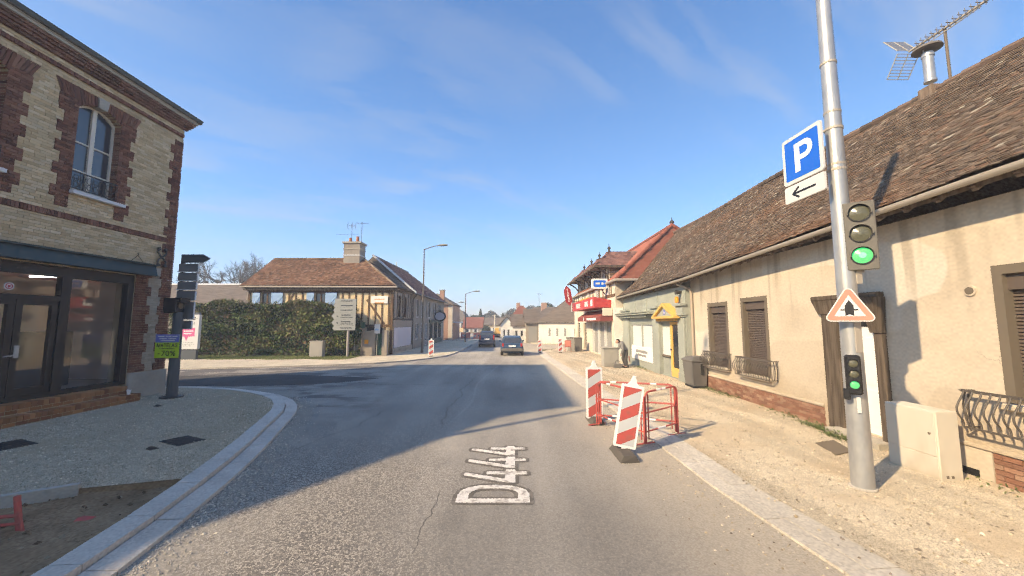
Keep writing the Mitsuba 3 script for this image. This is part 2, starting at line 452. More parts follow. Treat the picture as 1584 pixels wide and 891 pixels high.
pr('window_dark', (0.02, 0.022, 0.026), 0.06, spec=0.6)
pr('window_sky', (0.03, 0.035, 0.045), 0.05, spec=0.9, clearcoat=1.0)
pr('curtain', (0.20, 0.27, 0.40), 0.8)
pr('room', (0.55, 0.46, 0.41), 0.9)
pr('room_floor', (0.22, 0.19, 0.15), 0.6)
pr('car_navy', (0.032, 0.048, 0.085), 0.28, metal=0.3, clearcoat=1.0)
pr('car_blue', (0.035, 0.075, 0.135), 0.28, metal=0.3, clearcoat=1.0)
pr('tail_red', (0.48, 0.02, 0.015), 0.2, clearcoat=1.0)
pr('road_paint', proc(lambda p, n, uv: mix((0.34, 0.31, 0.265), (0.66, 0.63, 0.57), smoothstep(0.22, 0.50, fbm(p.x * 11, p.y * 11, 0.0, 4))) * (0.85 + 0.3 * noise(p.x * 70, p.y * 70))), 0.8)
pr('road_paint_dark', proc(lambda p, n, uv: mix((0.125, 0.112, 0.092), (0.19, 0.172, 0.145), smoothstep(0.40, 0.70, fbm(p.x * 12, p.y * 12, 3.0, 4)))), 0.88)
pr('bark', proc(lambda p, n, uv: mix((0.07, 0.055, 0.04), (0.16, 0.135, 0.105), fbm(p.x * 9, p.y * 9, p.z * 2, 3))), 0.9, spec=0.1)
scene['raw_glass'] = {'type': 'thindielectric', 'int_ior': 1.5}
GREEN_LIT = {'type': 'area', 'radiance': {'type': 'rgb', 'value': [0.003, 0.115, 0.030]}}

# ------------------------------------------------------------------ ground, road, pavements
a = np.linspace(0, 2 * np.pi, 65)[:-1]
struct('ground', M().sheet(Polygon(np.column_stack([900 * np.cos(a), 900 * np.sin(a)])), -0.05), 'ground_mat')
kerb_r = [(3.75, -12), (3.45, 0), (3.32, 4), (3.06, 6), (3.0, 8), (2.9, 11.5), (2.78, 15.2), (2.5, 22), (2.2, 28), (2.25, 33.2), (2.8, 35.6), (4.2, 36.9), (30, 37.6)]
kr = np.array(kerb_r)
road_poly = Polygon(list(map(tuple, kr)) + [(30, 43.6), (3.2, 45.2), (-1.0, 60), (-6, 90), (-14, 160), (-40, 160), (-40, 46), (-70, 46), (-70, -12)])
struct('road', M().sheet(road_poly, 0.0), 'asphalt')
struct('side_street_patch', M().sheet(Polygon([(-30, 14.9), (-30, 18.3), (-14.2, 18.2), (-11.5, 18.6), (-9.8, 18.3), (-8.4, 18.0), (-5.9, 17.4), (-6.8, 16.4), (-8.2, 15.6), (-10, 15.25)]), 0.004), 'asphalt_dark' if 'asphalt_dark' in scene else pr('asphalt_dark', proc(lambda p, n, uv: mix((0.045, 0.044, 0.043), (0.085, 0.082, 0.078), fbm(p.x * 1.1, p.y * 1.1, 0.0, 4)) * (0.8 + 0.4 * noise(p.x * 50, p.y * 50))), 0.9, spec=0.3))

# right-hand pavement of pale sandy gravel, with a flush concrete kerb of separate stones
W2 = [(x + 0.60, y) for x, y in kerb_r[:9]] + [(2.85, 33.0), (3.25, 35.0), (4.4, 36.25), (30, 36.9)]
struct('gravel_pavement', M().sheet(Polygon(W2 + [(30, -12)]), 0.046), 'gravel_sand')


def kerb_line(name, pts, w0, w1, z0, z1, bsdf, step=1.0, gap=0.012, label=None, zin=None):
    """A row of kerb stones along pts; w0, w1: offsets to the right of the line's direction; top from z1 (at w0) to zin (at w1)."""
    L = LineString(pts)
    k = 0.0
    par = newkey(name)
    say(par, kind='structure')
    zin = z1 if zin is None else zin
    out = []
    while k < L.length - 0.05:
        e = min(k + step, L.length)
        p, q = np.array(L.interpolate(k + gap / 2).coords[0]), np.array(L.interpolate(e - gap / 2).coords[0])
        tp = np.array(L.interpolate(min(k + 0.3, L.length)).coords[0]) - np.array(L.interpolate(max(k - 0.3, 0)).coords[0])
        tq = np.array(L.interpolate(min(e + 0.3, L.length)).coords[0]) - np.array(L.interpolate(max(e - 0.3, 0)).coords[0])
        nrm = [np.array([t[1], -t[0]]) / np.linalg.norm(t) for t in (tp, tq)]
        c4 = [p + nrm[0] * w0, p + nrm[0] * w1, q + nrm[1] * w1, q + nrm[1] * w0]
        zt = [z1, zin, zin, z1]
        dz = rng.normal(0, 0.003)
        m = M().add([[*c, z0] for c in c4] + [[*c, z + dz] for c, z in zip(c4, zt)], BF)
        out.append(m.geo())
        k = e
    pieces(out, 'kerb_stone', 'kerb_stones', bsdf, par, 120, 5)
    return par


kerb_line('right_kerb', kerb_r[:10], 0.0, 0.27, -0.1, 0.035, 'kerb_sand')
kerb_line('right_kerb_edging', kerb_r[:10], 0.274, 0.63, -0.1, 0.037, 'kerb_sand')

# corner pavement on the left
kc = [(-3.3, -12), (-3.45, -2), (-3.62, 1), (-3.92, 3.97), (-4.29, 5.64), (-4.79, 7.36), (-5.28, 8.75), (-5.71, 9.96), (-6.02, 10.75), (-6.48, 11.6), (-7.15, 12.45), (-8.08, 13.2), (-9.0, 13.75), (-9.9, 14.15), (-11.2, 14.5), (-12.67, 14.66), (-30, 14.75)]


def smooth_line(pts, n=160):
    from scipy.interpolate import PchipInterpolator
    P = np.array(pts, float)
    t = np.r_[0, np.cumsum(np.linalg.norm(np.diff(P, axis=0), axis=1))]
    tt = np.linspace(0, t[-1], n)
    return np.column_stack([PchipInterpolator(t, P[:, 0])(tt), PchipInterpolator(t, P[:, 1])(tt)])


kcs = smooth_line(kc)
KL = LineString(kcs)
inner = np.array(KL.parallel_offset(0.60, 'left').coords)
if inner[0][1] > inner[-1][1]:
    inner = inner[::-1]
corner = Polygon([tuple(p) for p in inner] + [(-30, -12)]).buffer(0)
soil_area = Polygon([(-4.4, 6.25), (-4.95, 5.98), (-5.65, 5.78), (-6.26, 5.60), (-7.4, 4.85), (-9.2, 3.4), (-9.2, -3), (-2.5, -3), (-2.5, 6.25)])
struct('corner_pavement', M().sheet(corner.difference(soil_area), 0.14), 'gravel_grey')
put('sub_base', M().prism(corner.difference(soil_area), -0.2, 0.134), 'soil', 'corner_pavement')
# dug-up soil: a bumpy sheet
sa = corner.intersection(soil_area)
n = 90
gx, gy = np.meshgrid(np.linspace(-9.3, -3.2, n), np.linspace(-3.1, 6.3, n), indexing='ij')
hz = 0.025 + 0.10 * (meshkit.fbm(np.stack([gx * 1.3, gy * 1.3, gx * 0 + 2], -1), 5, 3) - 0.5) + 0.03 * (meshkit.fbm(np.stack([gx * 9, gy * 9, gx * 0], -1), 2, 4) - 0.5)
hz += 0.035
hz -= 0.09 * np.exp(-((gx + 5.05) ** 2 / 0.25 + (gy - 5.45) ** 2 / 0.06))
hz = np.maximum(hz, 0.012)
i, j = np.meshgrid(np.arange(n - 1), np.arange(n - 1), indexing='ij')
q = np.stack([i * n + j, (i + 1) * n + j, (i + 1) * n + j + 1, i * n + j + 1], -1).reshape(-1, 4)
ctr = np.column_stack([gx.ravel(), gy.ravel()])[q].mean(1)
from shapely import contains_xy
q = q[contains_xy(sa.buffer(0.08), ctr[:, 0], ctr[:, 1])]
struct('bare_soil', M().add(np.column_stack([gx.ravel(), gy.ravel(), hz.ravel()]), np.vstack([q[:, [0, 1, 2]], q[:, [0, 2, 3]]])), 'soil', smooth=True)
kerb_line('corner_kerb', [tuple(p) for p in kcs], -0.60, -0.31, -0.2, 0.15, 'concrete', zin=0.135)
kerb_line('corner_gutter', [tuple(p) for p in kcs], -0.285, 0.0, -0.2, 0.075, 'concrete', zin=0.05)
m = M()
for (p, q2) in (((-6.2, 5.62), (-7.25, 4.93)), ((-7.3, 4.9), (-8.4, 4.1))):
    m.bar((*p, 0.11), (*q2, 0.11), 0.10, 0.2)
put('edging_kerb', m, 'stone', label='loose concrete edging blocks between the gravel and the dug-up soil', cat='kerb edging')

# pavement in front of the hedge and of the timber framed house
far_edge = [(-60, 20.3), (-17.8, 20.8), (-11, 22.3), (-7.6, 24.0), (-6.0, 26.2), (-5.05, 28.6), (-4.75, 32), (-4.7, 52)]
fe = smooth_line(far_edge, 60)
struct('pale_pavement', M().prism(Polygon([tuple(p) for p in fe] + [(-4.7, 52.2), (-60, 52.2)]), -0.2, 0.075), 'pave_pale')
kerb_line('pale_kerb', [tuple(p) for p in fe], -0.02, 0.16, -0.2, 0.085, 'kerb_sand', step=2.0)
gm = M()
for k in range(14000):
    x = rng.uniform(-26, -11.0); y = rng.uniform(25.2 + 0.25 * math.sin(x * 1.7), 28.0)
    if noise_ok := (meshkit.noise(np.array([x * 1.3, y * 2.0, 0.3])) > 0.22):
        h, w = rng.uniform(0.04, 0.13), 0.012
        th = rng.uniform(0, np.pi); c, s_ = math.cos(th) * w, math.sin(th) * w
        lx, ly = rng.normal(0, 0.03, 2)
        gm.add([[x - c, y - s_, 0.08], [x + c, y + s_, 0.08], [x + lx, y + ly, 0.08 + h]], [[0, 1, 2]], pick([(0.12, 0.17, 0.035), (0.17, 0.2, 0.05), (0.2, 0.19, 0.07)]))
put('verge_grass', gm, 'vc_leaf', label='short green grass along the foot of the hedge', cat='grass', kind='stuff')
struct('verge', M().sheet(Polygon([(-60, 25.3), (-11, 25.8), (-11, 29), (-60, 29)]), 0.083), 'ground_mat')
struct('far_pavement', M().prism(Polygon([(2.6, 44.9), (10, 40.9), (30, 41.5), (30, 60), (0.0, 60)]), -0.2, 0.07), 'pave_pale')

# loose stones
def pebble(m, x, y, z, r, pal):
    v = np.array([[1, 0, 0], [-1, 0, 0], [0, 1, 0], [0, -1, 0], [0, 0, 0.8], [0, 0, -0.6]]) * rng.uniform(0.7, 1.3, (6, 1))
    th = rng.uniform(0, 6.28); c, s_ = math.cos(th), math.sin(th)
    v = v @ np.array([[c, s_, 0], [-s_, c, 0], [0, 0, 1]]) * r + [x, y, z]
    m.add(v, [[0, 2, 4], [2, 1, 4], [1, 3, 4], [3, 0, 4], [2, 0, 5], [1, 2, 5], [3, 1, 5], [0, 3, 5]], pick(pal, 0.2))


pm = M()
sand = [(0.50, 0.42, 0.29), (0.36, 0.29, 0.19), (0.62, 0.54, 0.42), (0.22, 0.18, 0.14)]
grey = [(0.40, 0.33, 0.225), (0.54, 0.455, 0.33), (0.32, 0.26, 0.175), (0.62, 0.54, 0.41)]
for k in range(5200):
    y = rng.uniform(3.2, 22); x = rng.uniform(3.6, 7.3)
    pebble(pm, x, y, 0.047, rng.uniform(0.006, 0.022) * (1.7 if rng.random() < 0.05 else 1), sand)
for k in range(650):
    y = rng.uniform(3, 12); x = np.interp(y, kr[:, 1], kr[:, 0]) - abs(rng.normal(0, 0.45))
    pebble(pm, x, y, 0.003, rng.uniform(0.005, 0.017), sand)
for k in range(9000):
    y = rng.uniform(5.5, 13); x = rng.uniform(-12, -4.6)
    if corner.difference(soil_area).contains(Point(x, y)):
        pebble(pm, x, y, 0.142, rng.uniform(0.006, 0.020), grey)
for k in range(2600):   # gravel along the outer edge of the corner kerb
    y = rng.uniform(3, 13); x = np.interp(y, kcs[:95, 1], kcs[:95, 0]) + abs(rng.normal(0, 0.28))
    pebble(pm, x, y, 0.004, rng.uniform(0.006, 0.02), [(0.36, 0.33, 0.27), (0.5, 0.46, 0.38)])
for k in range(260):
    x, y = rng.uniform(-8, -3.6), rng.uniform(2.5, 6.2)
    if sa.contains(Point(x, y)):
        pebble(pm, x, y, 0.065, rng.uniform(0.008, 0.035), [(0.2, 0.14, 0.085), (0.26, 0.2, 0.135), (0.12, 0.08, 0.05)])
put('loose_gravel', pm, 'vc_stone', label='loose stones strewn over the gravel, the soil and the road edges', cat='gravel', kind='stuff')

# route number painted on the lane (reads away from the driver's right: letters lie on their side)
fr_rd = Fr((0.23, 5.40, 0.0), (0, 1, 0), (-1, 0, 0), (0, 0, 1))
rd = thing('road_marking', 'white D444 route number with a grey outline on the lane', 'road marking')
tm = meshkit.text_mesh('D444', 1.0, 0.002, True)
w0 = np.ptp(tm.vertices[:, 0])
sx = 2.42 / w0


def text_poly(t, h):
    m = meshkit.text_mesh(t, h, 0.002, True)
    tri = m.vertices[m.faces][np.abs(m.face_normals[:, 2]) > 0.9]
    tri = tri[tri[:, :, 2].max(1) < 0.001]
    return unary_union([Polygon(x[:, :2]).buffer(1e-4) for x in tri])


tp = affinity.scale(text_poly('D444', 1.0), sx, 1.0, origin=(0, 0))
put('outline', M(fr_rd).prism(affinity.scale(tp.buffer(0.055), 1, 1), 0.003, 0.006), 'road_paint_dark', rd)
put('lettering', M(fr_rd).prism(tp.buffer(-0.005), 0.0065, 0.0095), 'road_paint', rd)


# ------------------------------------------------------------------ generic builders
def brick_rows(fr, b0, b1, segs, L=0.215, H=0.065, J=0.011, d=0.012, pal=None, out=None, jit=0.003, head=False):
    """Courses of bricks from b0 to b1. segs(b) -> [(a0, a1, palette, depth)] along that course."""
    out = [] if out is None else out
    b, r = b0, 0
    while b + H * 0.6 < b1:
        hb = min(H, b1 - b)
        for s0, s1, pl, dp in segs(b + hb / 2, r):
            x = s0 - (L / 2 + J / 2) * (r % 2)
            while x < s1 - 0.015:
                e = x + L
                p, q_ = max(x, s0), min(e, s1)
                if q_ - p > 0.02:
                    out.append(boxpiece(fr, (p, b, -0.02), (q_, b + hb, dp + rng.uniform(-jit, jit)), pick(pl, 0.07)))
                x = e + J
        b += H + J
        r += 1
    return out


def cut(a0, a1, holes):
    segs = [(a0, a1)]
    for h0, h1 in holes:
        segs = [s for x0, x1 in segs for s in ((x0, min(x1, h0)), (max(x0, h1), x1)) if s[1] - s[0] > 0.02]
    return segs


def tile_roof(parent, P, U, V, wid, rows, tw, ex, pal, limit=300, px=9, prof=None, clip=None, thick=0.016, seed=1, clump=0.8, hook=None, bsdf='vc_tile', lap=1.35):
    """Flat tiles: P eave corner, U along the eave, V up the slope (unit), wid along U, rows of exposure ex. prof(s) sinks the slope at distance s from the eave.
    clip(a, s): keeps a tile. hook = colour function of (a, s, palette colour)."""
    U, V = np.array(U, float) / np.linalg.norm(U), np.array(V, float) / np.linalg.norm(V)
    N = np.cross(U, V)
    out = []
    r2 = np.random.default_rng(seed)
    for r in range(rows):
        s = r * ex
        s2 = s + ex * lap
        d0 = prof(s) if prof else 0.0
        d1 = prof(min(s2, rows * ex)) if prof else 0.0
        na = int(wid / tw) + 1
        for k in range(na):
            a0 = k * tw - (tw / 2) * (r % 2) + r2.normal(0, 0.004)
            a1 = a0 + tw * 0.975
            a0, a1 = max(a0, 0), min(a1, wid)
            if a1 - a0 < 0.03 or (clip and not clip((a0 + a1) / 2, s + ex / 2)):
                continue
            lift = 0.012 + r2.normal(0, 0.003)
            tilt = r2.normal(0, 0.004)
            so = r2.normal(0, 0.006)
            v8 = []
            for zz in (0, thick):
                for (a_, s_, l_) in ((a0, s + so, lift + tilt), (a1, s + so, lift - tilt), (a1, s2, 0.0), (a0, s2, 0.0)):
                    v8.append(P + U * a_ + V * s_ + N * (l_ + zz + (d0 if s_ < s2 else d1)))
            c = np.array(pal[r2.integers(len(pal))]) * (1 + r2.normal(0, 0.14))
            cl = meshkit.fbm(np.array([a0 * 0.55, s * 0.9, seed * 3.0]), 3)
            c = c * (1 + clump * (cl - 0.5))
            if hook:
                c = hook(a0, s, c)
            out.append((np.array(v8), BF, np.broadcast_to(np.clip(c, 0.01, 0.8), (8, 3))))
    pieces(out, 'tile', 'tiles', bsdf, parent, limit, px)


RED = [(0.185, 0.082, 0.053), (0.155, 0.070, 0.047), (0.215, 0.098, 0.062), (0.125, 0.060, 0.043), (0.235, 0.120, 0.08)]
BUFF = [(0.55, 0.42, 0.245), (0.58, 0.455, 0.28), (0.51, 0.385, 0.22), (0.55, 0.425, 0.255), (0.60, 0.48, 0.31), (0.48, 0.355, 0.20)]
ORANGE = [(0.30, 0.135, 0.055), (0.24, 0.105, 0.05), (0.34, 0.165, 0.07)]


def window(parent, fr, a0, a1, b0, b1, cb=-0.12, fw=0.05, mull=1, trans=0, frame='white_soft', glass='window_sky', name='window', curtain=False, label=None):
    """A framed window in an opening: glass at depth cb, frame proud of it."""
    m = M(fr)
    m.box((a0, b0, cb), (a0 + fw, b1, cb + 0.05)).box((a1 - fw, b0, cb), (a1, b1, cb + 0.05))
    m.box((a0 + fw, b0, cb), (a1 - fw, b0 + fw, cb + 0.05)).box((a0 + fw, b1 - fw, cb), (a1 - fw, b1, cb + 0.05))
    for k in range(mull):
        x = a0 + (a1 - a0) * (k + 1) / (mull + 1)
        m.box((x - fw * 0.6, b0 + fw, cb), (x + fw * 0.6, b1 - fw, cb + 0.048))
    for k in range(trans):
        y = b0 + (b1 - b0) * (k + 1) / (trans + 1)
        m.box((a0 + fw, y - 0.015, cb + 0.005), (a1 - fw, y + 0.015, cb + 0.043))
    w = put(name, m, frame, parent, label=label)
    put('pane', M(fr).box((a0 + 0.01, b0 + 0.01, cb - 0.02), (a1 - 0.01, b1 - 0.01, cb - 0.004)), glass, w)
    return w


def slats(parent, fr, a0, a1, b0, b1, cb, h, bsdf, d=0.012, name='slat', limit=60):
    out = []
    k = int((b1 - b0) / h)
    for i in range(k):
        y = b0 + i * (b1 - b0) / k
        m = M(fr).hexa([(a0, y, cb - 0.02), (a1, y, cb - 0.02), (a1, y + h * 0.93, cb - 0.02), (a0, y + h * 0.93, cb - 0.02),
                        (a0, y + h * 0.1, cb + d), (a1, y + h * 0.1, cb + d), (a1, y + h * 0.7, cb + d * 0.5), (a0, y + h * 0.7, cb + d * 0.5)])
        out.append(m.geo())
    pieces(out, name, name + 's', bsdf, parent, limit, 5)


# ------------------------------------------------------------------ brick corner house on the left
LX = -11.97
LE = east(LX)
Y0, Y1 = 2.1, 13.12
LH = thing('brick_house', 'brick corner house with red brick quoins and a dark shopfront', 'house')
m = M()
m.box((-20, Y0, 4.0), (LX - 0.015, Y1 - 0.015, 9.8))              # upper body
m.box((-20, Y0, 0.0), (LX - 3.2, Y1 - 0.015, 4.0))                # ground floor behind the shop
m.box((LX - 3.2, Y0, 0.0), (LX - 0.015, 5.2, 4.0))
m.box((LX - 3.2, 12.9, 0.0), (LX - 0.6, Y1 - 0.015, 4.0))
m.box((LX - 0.6, 11.86, 0.0), (LX - 0.015, Y1 - 0.015, 4.0))      # corner pier
# window openings are cut from the upper body: rebuild it as an extruded facade with holes
m = M()
WIN = [(9.86, 11.0, 6.1, 8.72), (7.26, 8.40, 6.1, 8.72), (4.66, 5.8, 6.1, 8.72)]


def arch_poly(a0, a1, b0, b1, rise=0.24, n=12):
    xs = np.linspace(a0, a1, n)
    t = (xs - (a0 + a1) / 2) / ((a1 - a0) / 2)
    return Polygon([(a0, b0), (a1, b0)] + [(x, b1 - rise + rise * (1 - u * u)) for x, u in zip(xs[::-1], t[::-1])])


fac = sbox(Y0, 4.0, Y1 - 0.015, 9.8)
for w in WIN:
    fac = fac.difference(arch_poly(*w))
m.prism(fac, -0.42, -0.012, fr=LE)
m.box((-20, Y1 - 0.4, 4.0), (LX - 0.42, Y1 - 0.015, 9.8))
m.box((-20, Y0, 4.0), (LX - 0.42, Y0 + 0.4, 9.8))
m.box((-20, Y0 + 0.4, 4.0), (-19.6, Y1 - 0.4, 9.8))
m.box((-19.6, Y0 + 0.4, 3.98), (LX - 0.42, Y1 - 0.4, 4.2))
m.box((-20, Y0, 0.0), (LX - 3.4, Y1 - 0.015, 3.98))
m.box((LX - 3.4, Y0, 0.0), (LX - 0.02, 5.2, 3.98))
m.box((LX - 3.4, 12.75, 0.0), (LX - 0.6, Y1 - 0.015, 3.98))
m.box((LX - 0.6, 11.86, 0.0), (LX - 0.015, Y1 - 0.015, 3.98))
put('wall', m, 'mortar', LH)


def l_segs(b, r):
    tooth = (int((b - 4.3) / 0.30) % 2)
    out = []
    q0 = 12.80 if tooth else 12.66
    holes = []
    if b > 8.99:
        red = []
    else:
        red = [(q0, Y1)]
    for (a0, a1, w0, w1) in WIN:
        if 5.55 < b < w1 - 0.1:
            e = 0.43 if tooth else 0.30
            if b > 8.35:
                e = 0.45
            if b < 6.0:      # below the sill: narrow piers
                red += [(a0 - e, a0 - 0.02), (a1 + 0.02, a1 + e)]
            else:
                red += [(a0 - e, a0), (a1, a1 + e)]
                t = 0.0
                holes.append((a0, a1))
        elif w1 - 0.1 <= b < w1 + 0.24:
            holes.append((a0 - 0.45, a1 + 0.45))
    red.sort()
    x = Y0
    for r0, r1 in red:
        out.append((x, r0 - 0.01, BUFF, 0.004)); out.append((r0, r1, RED, 0.018)); x = r1 + 0.01
    out.append((x, Y1 - 0.0, BUFF, 0.004))
    res = []
    for s0, s1, p, d in out:
        for c0, c1 in cut(s0, s1, holes):
            res.append((c0, c1, p, d))
    return res


BP = brick_rows(LE, 4.38, 5.26, l_segs)
BP += brick_rows(LE, 5.44, 9.19, l_segs)


def pier_segs(b, r):
    t = int((b - 0.9) / 0.31) % 2
    a, c = (12.28, 12.74) if t else (12.40, 12.66)
    return [(11.87, a - 0.012, RED, 0.016), (a, c, [(0.43, 0.37, 0.28), (0.38, 0.32, 0.235)], 0.006), (c + 0.012, Y1, RED, 0.016)]


BP += brick_rows(LE, 0.95, 4.36, pier_segs)
# rowlock bands, dentils and arches
for z0, h, d, pal in ((5.275, 0.15, 0.03, RED), (9.205, 0.11, 0.045, RED)):
    y = Y0
    while y < Y1 - 0.06:
        BP.append(boxpiece(LE, (y, z0, -0.02), (y + 0.066, z0 + h, d + rng.uniform(-0.004, 0.004)), pick(pal)))
        y += 0.077
for z0, d in ((9.50, 0.08), (9.575, 0.13), (9.65, 0.18), (9.725, 0.22)):
    y = Y0
    while y < Y1 + d:
        BP.append(boxpiece(LE, (y, z0, -0.02), (min(y + 0.215, Y1 + d), z0 + 0.066, d), pick([(0.17, 0.085, 0.06), (0.13, 0.075, 0.055), (0.2, 0.11, 0.08)])))
        y += 0.226
BP += brick_rows(LE, 9.325, 9.49, lambda b, r: [(Y0, Y1, BUFF, 0.01)])
for (a0, a1, w0, w1) in WIN:
    mid, hw = (a0 + a1) / 2, (a1 - a0) / 2 + 0.42
    k = 0
    xs = np.arange(-hw, hw - 0.03, 0.079)
    for x in xs:
        if abs(x + 0.033) < 0.13:
            continue
        t = min(abs((x + 0.033) / ((a1 - a0) / 2)), 1.0)
        zb = w1 - 0.24 + 0.24 * (1 - t * t) if abs(x + 0.033) < (a1 - a0) / 2 else w1 - 0.10
        lean = (x + 0.033) * 0.16
        m = M(LE).hexa([(mid + x, zb, -0.3), (mid + x + 0.066, zb, -0.3), (mid + x + 0.066, zb, 0.03), (mid + x, zb, 0.03),
                        (mid + x + lean, w1 + 0.26, -0.02), (mid + x + lean + 0.07, w1 + 0.26, -0.02), (mid + x + lean + 0.07, w1 + 0.26, 0.03), (mid + x + lean, w1 + 0.26, 0.03)])
        m.c[-1] = np.broadcast_to(pick(RED), (8, 3))
        v, f, c = m.geo()
        BP.append((v, f[:, ::-1] if False else f, c))
pieces(BP, 'brick', 'bricks', 'vc_brick', LH, 300, 6)
# jamb faces of the openings: brick reveals
m = M(LE)
for (a0, a1, w0, w1) in WIN:
    b = 6.1
    while b < 8.4:
        for s in (a0 - 0.006, a1 - 0.006):
            m.box((s, b, -0.30), (s + 0.012, b + 0.065, 0.012), pick(RED))
        b += 0.076
put('reveal_bricks', m, 'vc_brick', LH, kind='stuff')
put('cornice', M(LE).box((Y0, 9.795, -0.2), (Y1 + 0.25, 9.87, 0.27)).box((Y0, 9.87, -0.2), (Y1 + 0.27, 9.885, 0.30)), 'stone', LH)
g = M(LE).box((Y0, 9.885, 0.0), (Y1 + 0.30, 9.90, 0.32))
g.hexa([(Y0, 9.90, 0.30), (Y1 + 0.32, 9.90, 0.30), (Y1 + 0.32, 9.90, 0.34), (Y0, 9.90, 0.34), (Y0, 10.02, 0.24), (Y1 + 0.36, 10.02, 0.24), (Y1 + 0.36, 10.02, 0.38), (Y0, 10.02, 0.38)])
put('gutter', g, 'gutter_green', LH)
put('roof', M().hexa([(-20.3, Y0, 9.9), (LX + 0.36, Y0, 9.9), (LX + 0.36, Y1 + 0.36, 9.9), (-20.3, Y1 + 0.36, 9.9), (-16.6, Y0, 12.3), (-16.3, Y0, 12.3), (-16.3, Y1 - 4.5, 12.3), (-16.6, Y1 - 4.5, 12.3)]), 'slate', LH)
for wi, (a0, a1, w0, w1) in enumerate(WIN):
    op = arch_poly(a0, a1, w0 + 0.06, w1)
    inn = arch_poly(a0 + 0.06, a1 - 0.06, w0 + 0.12, w1 - 0.06)
    mid = (a0 + a1) / 2
    fm = M(LE).prism(op.difference(inn), -0.26, -0.19).box((mid - 0.055, w0 + 0.1, -0.265), (mid + 0.055, w1 - 0.05, -0.18))
    for z in (6.75, 7.55):
        for s0, s1 in ((a0 + 0.05, mid - 0.05), (mid + 0.05, a1 - 0.05)):
            fm.box((s0, z - 0.02, -0.25), (s1, z + 0.02, -0.20))
    w = put('window', fm, 'offwhite', LH)
    put('pane', M(LE).prism(arch_poly(a0 + 0.03, a1 - 0.03, w0 + 0.1, w1 - 0.03), -0.245, -0.235), 'window_sky', w)
    put('sill', M(LE).box((a0 - 0.02, 6.0, -0.3), (a1 + 0.22 if wi == 0 else a1 + 0.1, 6.09, 0.14)), 'white_soft', LH)
    put('keystone', M(LE).hexa([(mid - 0.11, w1 - 0.03, -0.25), (mid + 0.11, w1 - 0.03, -0.25), (mid + 0.11, w1 - 0.03, 0.05), (mid - 0.11, w1 - 0.03, 0.05),
                                (mid - 0.145, w1 + 0.27, -0.02), (mid + 0.145, w1 + 0.27, -0.02), (mid + 0.145, w1 + 0.27, 0.06), (mid - 0.145, w1 + 0.27, 0.06)]), 'stone', LH)
    rl = M(LE)
    rl.bar((a0, 6.62, 0.05), (a1, 6.62, 0.05), 0.03, 0.03).bar((a0, 6.16, 0.05), (a1, 6.16, 0.05), 0.022, 0.022)
    for k in range(7):
        x = a0 + 0.08 + k * (a1 - a0 - 0.16) / 6
        tt = np.linspace(0, 2 * np.pi, 12)
        rl.tube(np.column_stack([x + 0.062 * np.cos(tt), 6.46 + 0.09 * np.sin(tt), tt * 0 + 0.05]), 0.010, 4, cap=False)
        rl.tube(np.column_stack([x + 0.05 * np.cos(tt), 6.28 + 0.08 * np.sin(tt), tt * 0 + 0.05]), 0.010, 4, cap=False)
        rl.tube([(x + 0.09, 6.16, 0.05), (x + 0.09, 6.62, 0.05)], 0.008, 4)
    put('balcony_rail', rl, 'iron', LH)
put('plinth', M(LE).bev((11.87, 0.1, -0.6), (Y1 + 0.04, 0.93, 0.06), 0.012), 'stone', LH)
# shopfront
sf = M(LE)
sf.hexa([(5.1, 4.03, 0.0), (12.27, 4.03, 0.0), (12.27, 4.03, 0.30), (5.1, 4.03, 0.30), (5.1, 4.36, 0.0), (12.27, 4.36, 0.0), (12.27, 4.36, 0.22), (5.1, 4.36, 0.22)])
sf.box((5.1, 4.36, 0.0), (12.3, 4.40, 0.30))
put('fascia', sf, 'fascia_green', LH)
put('fascia_bracket', M(LE).bev((12.28, 4.04, 0.0), (12.5, 4.3, 0.2), 0.02), 'stone', LH)
fr_ = M(LE)
fr_.box((5.2, 3.72, -0.22), (11.86, 4.03, -0.05)).box((11.68, 0.62, -0.22), (11.86, 3.72, -0.03)).box((5.2, 0.6, -0.22), (11.68, 0.72, -0.05))
fr_.box((9.98, 0.72, -0.22), (10.2, 3.72, -0.05)).box((8.2, 3.08, -0.22), (9.98, 3.2, -0.06)).box((8.08, 0.72, -0.22), (8.26, 3.72, -0.05)).box((6.6, 0.72, -0.22), (6.72, 3.72, -0.05))
put('shop_frame', fr_, 'frame_black', LH)
for a0, a1 in ((5.25, 6.6), (6.72, 8.08), (10.2, 11.68)):
    put('shop_window', M(LE).add([(a0, 0.72, -0.13), (a1, 0.72, -0.13), (a1, 3.72, -0.13), (a0, 3.72, -0.13)], [[0, 1, 2], [0, 2, 3]]), 'raw_glass', LH)
put('transom_pane', M(LE).add([(8.26, 3.2, -0.13), (9.98, 3.2, -0.13), (9.98, 3.72, -0.13), (8.26, 3.72, -0.13)], [[0, 1, 2], [0, 2, 3]]), 'raw_glass', LH)
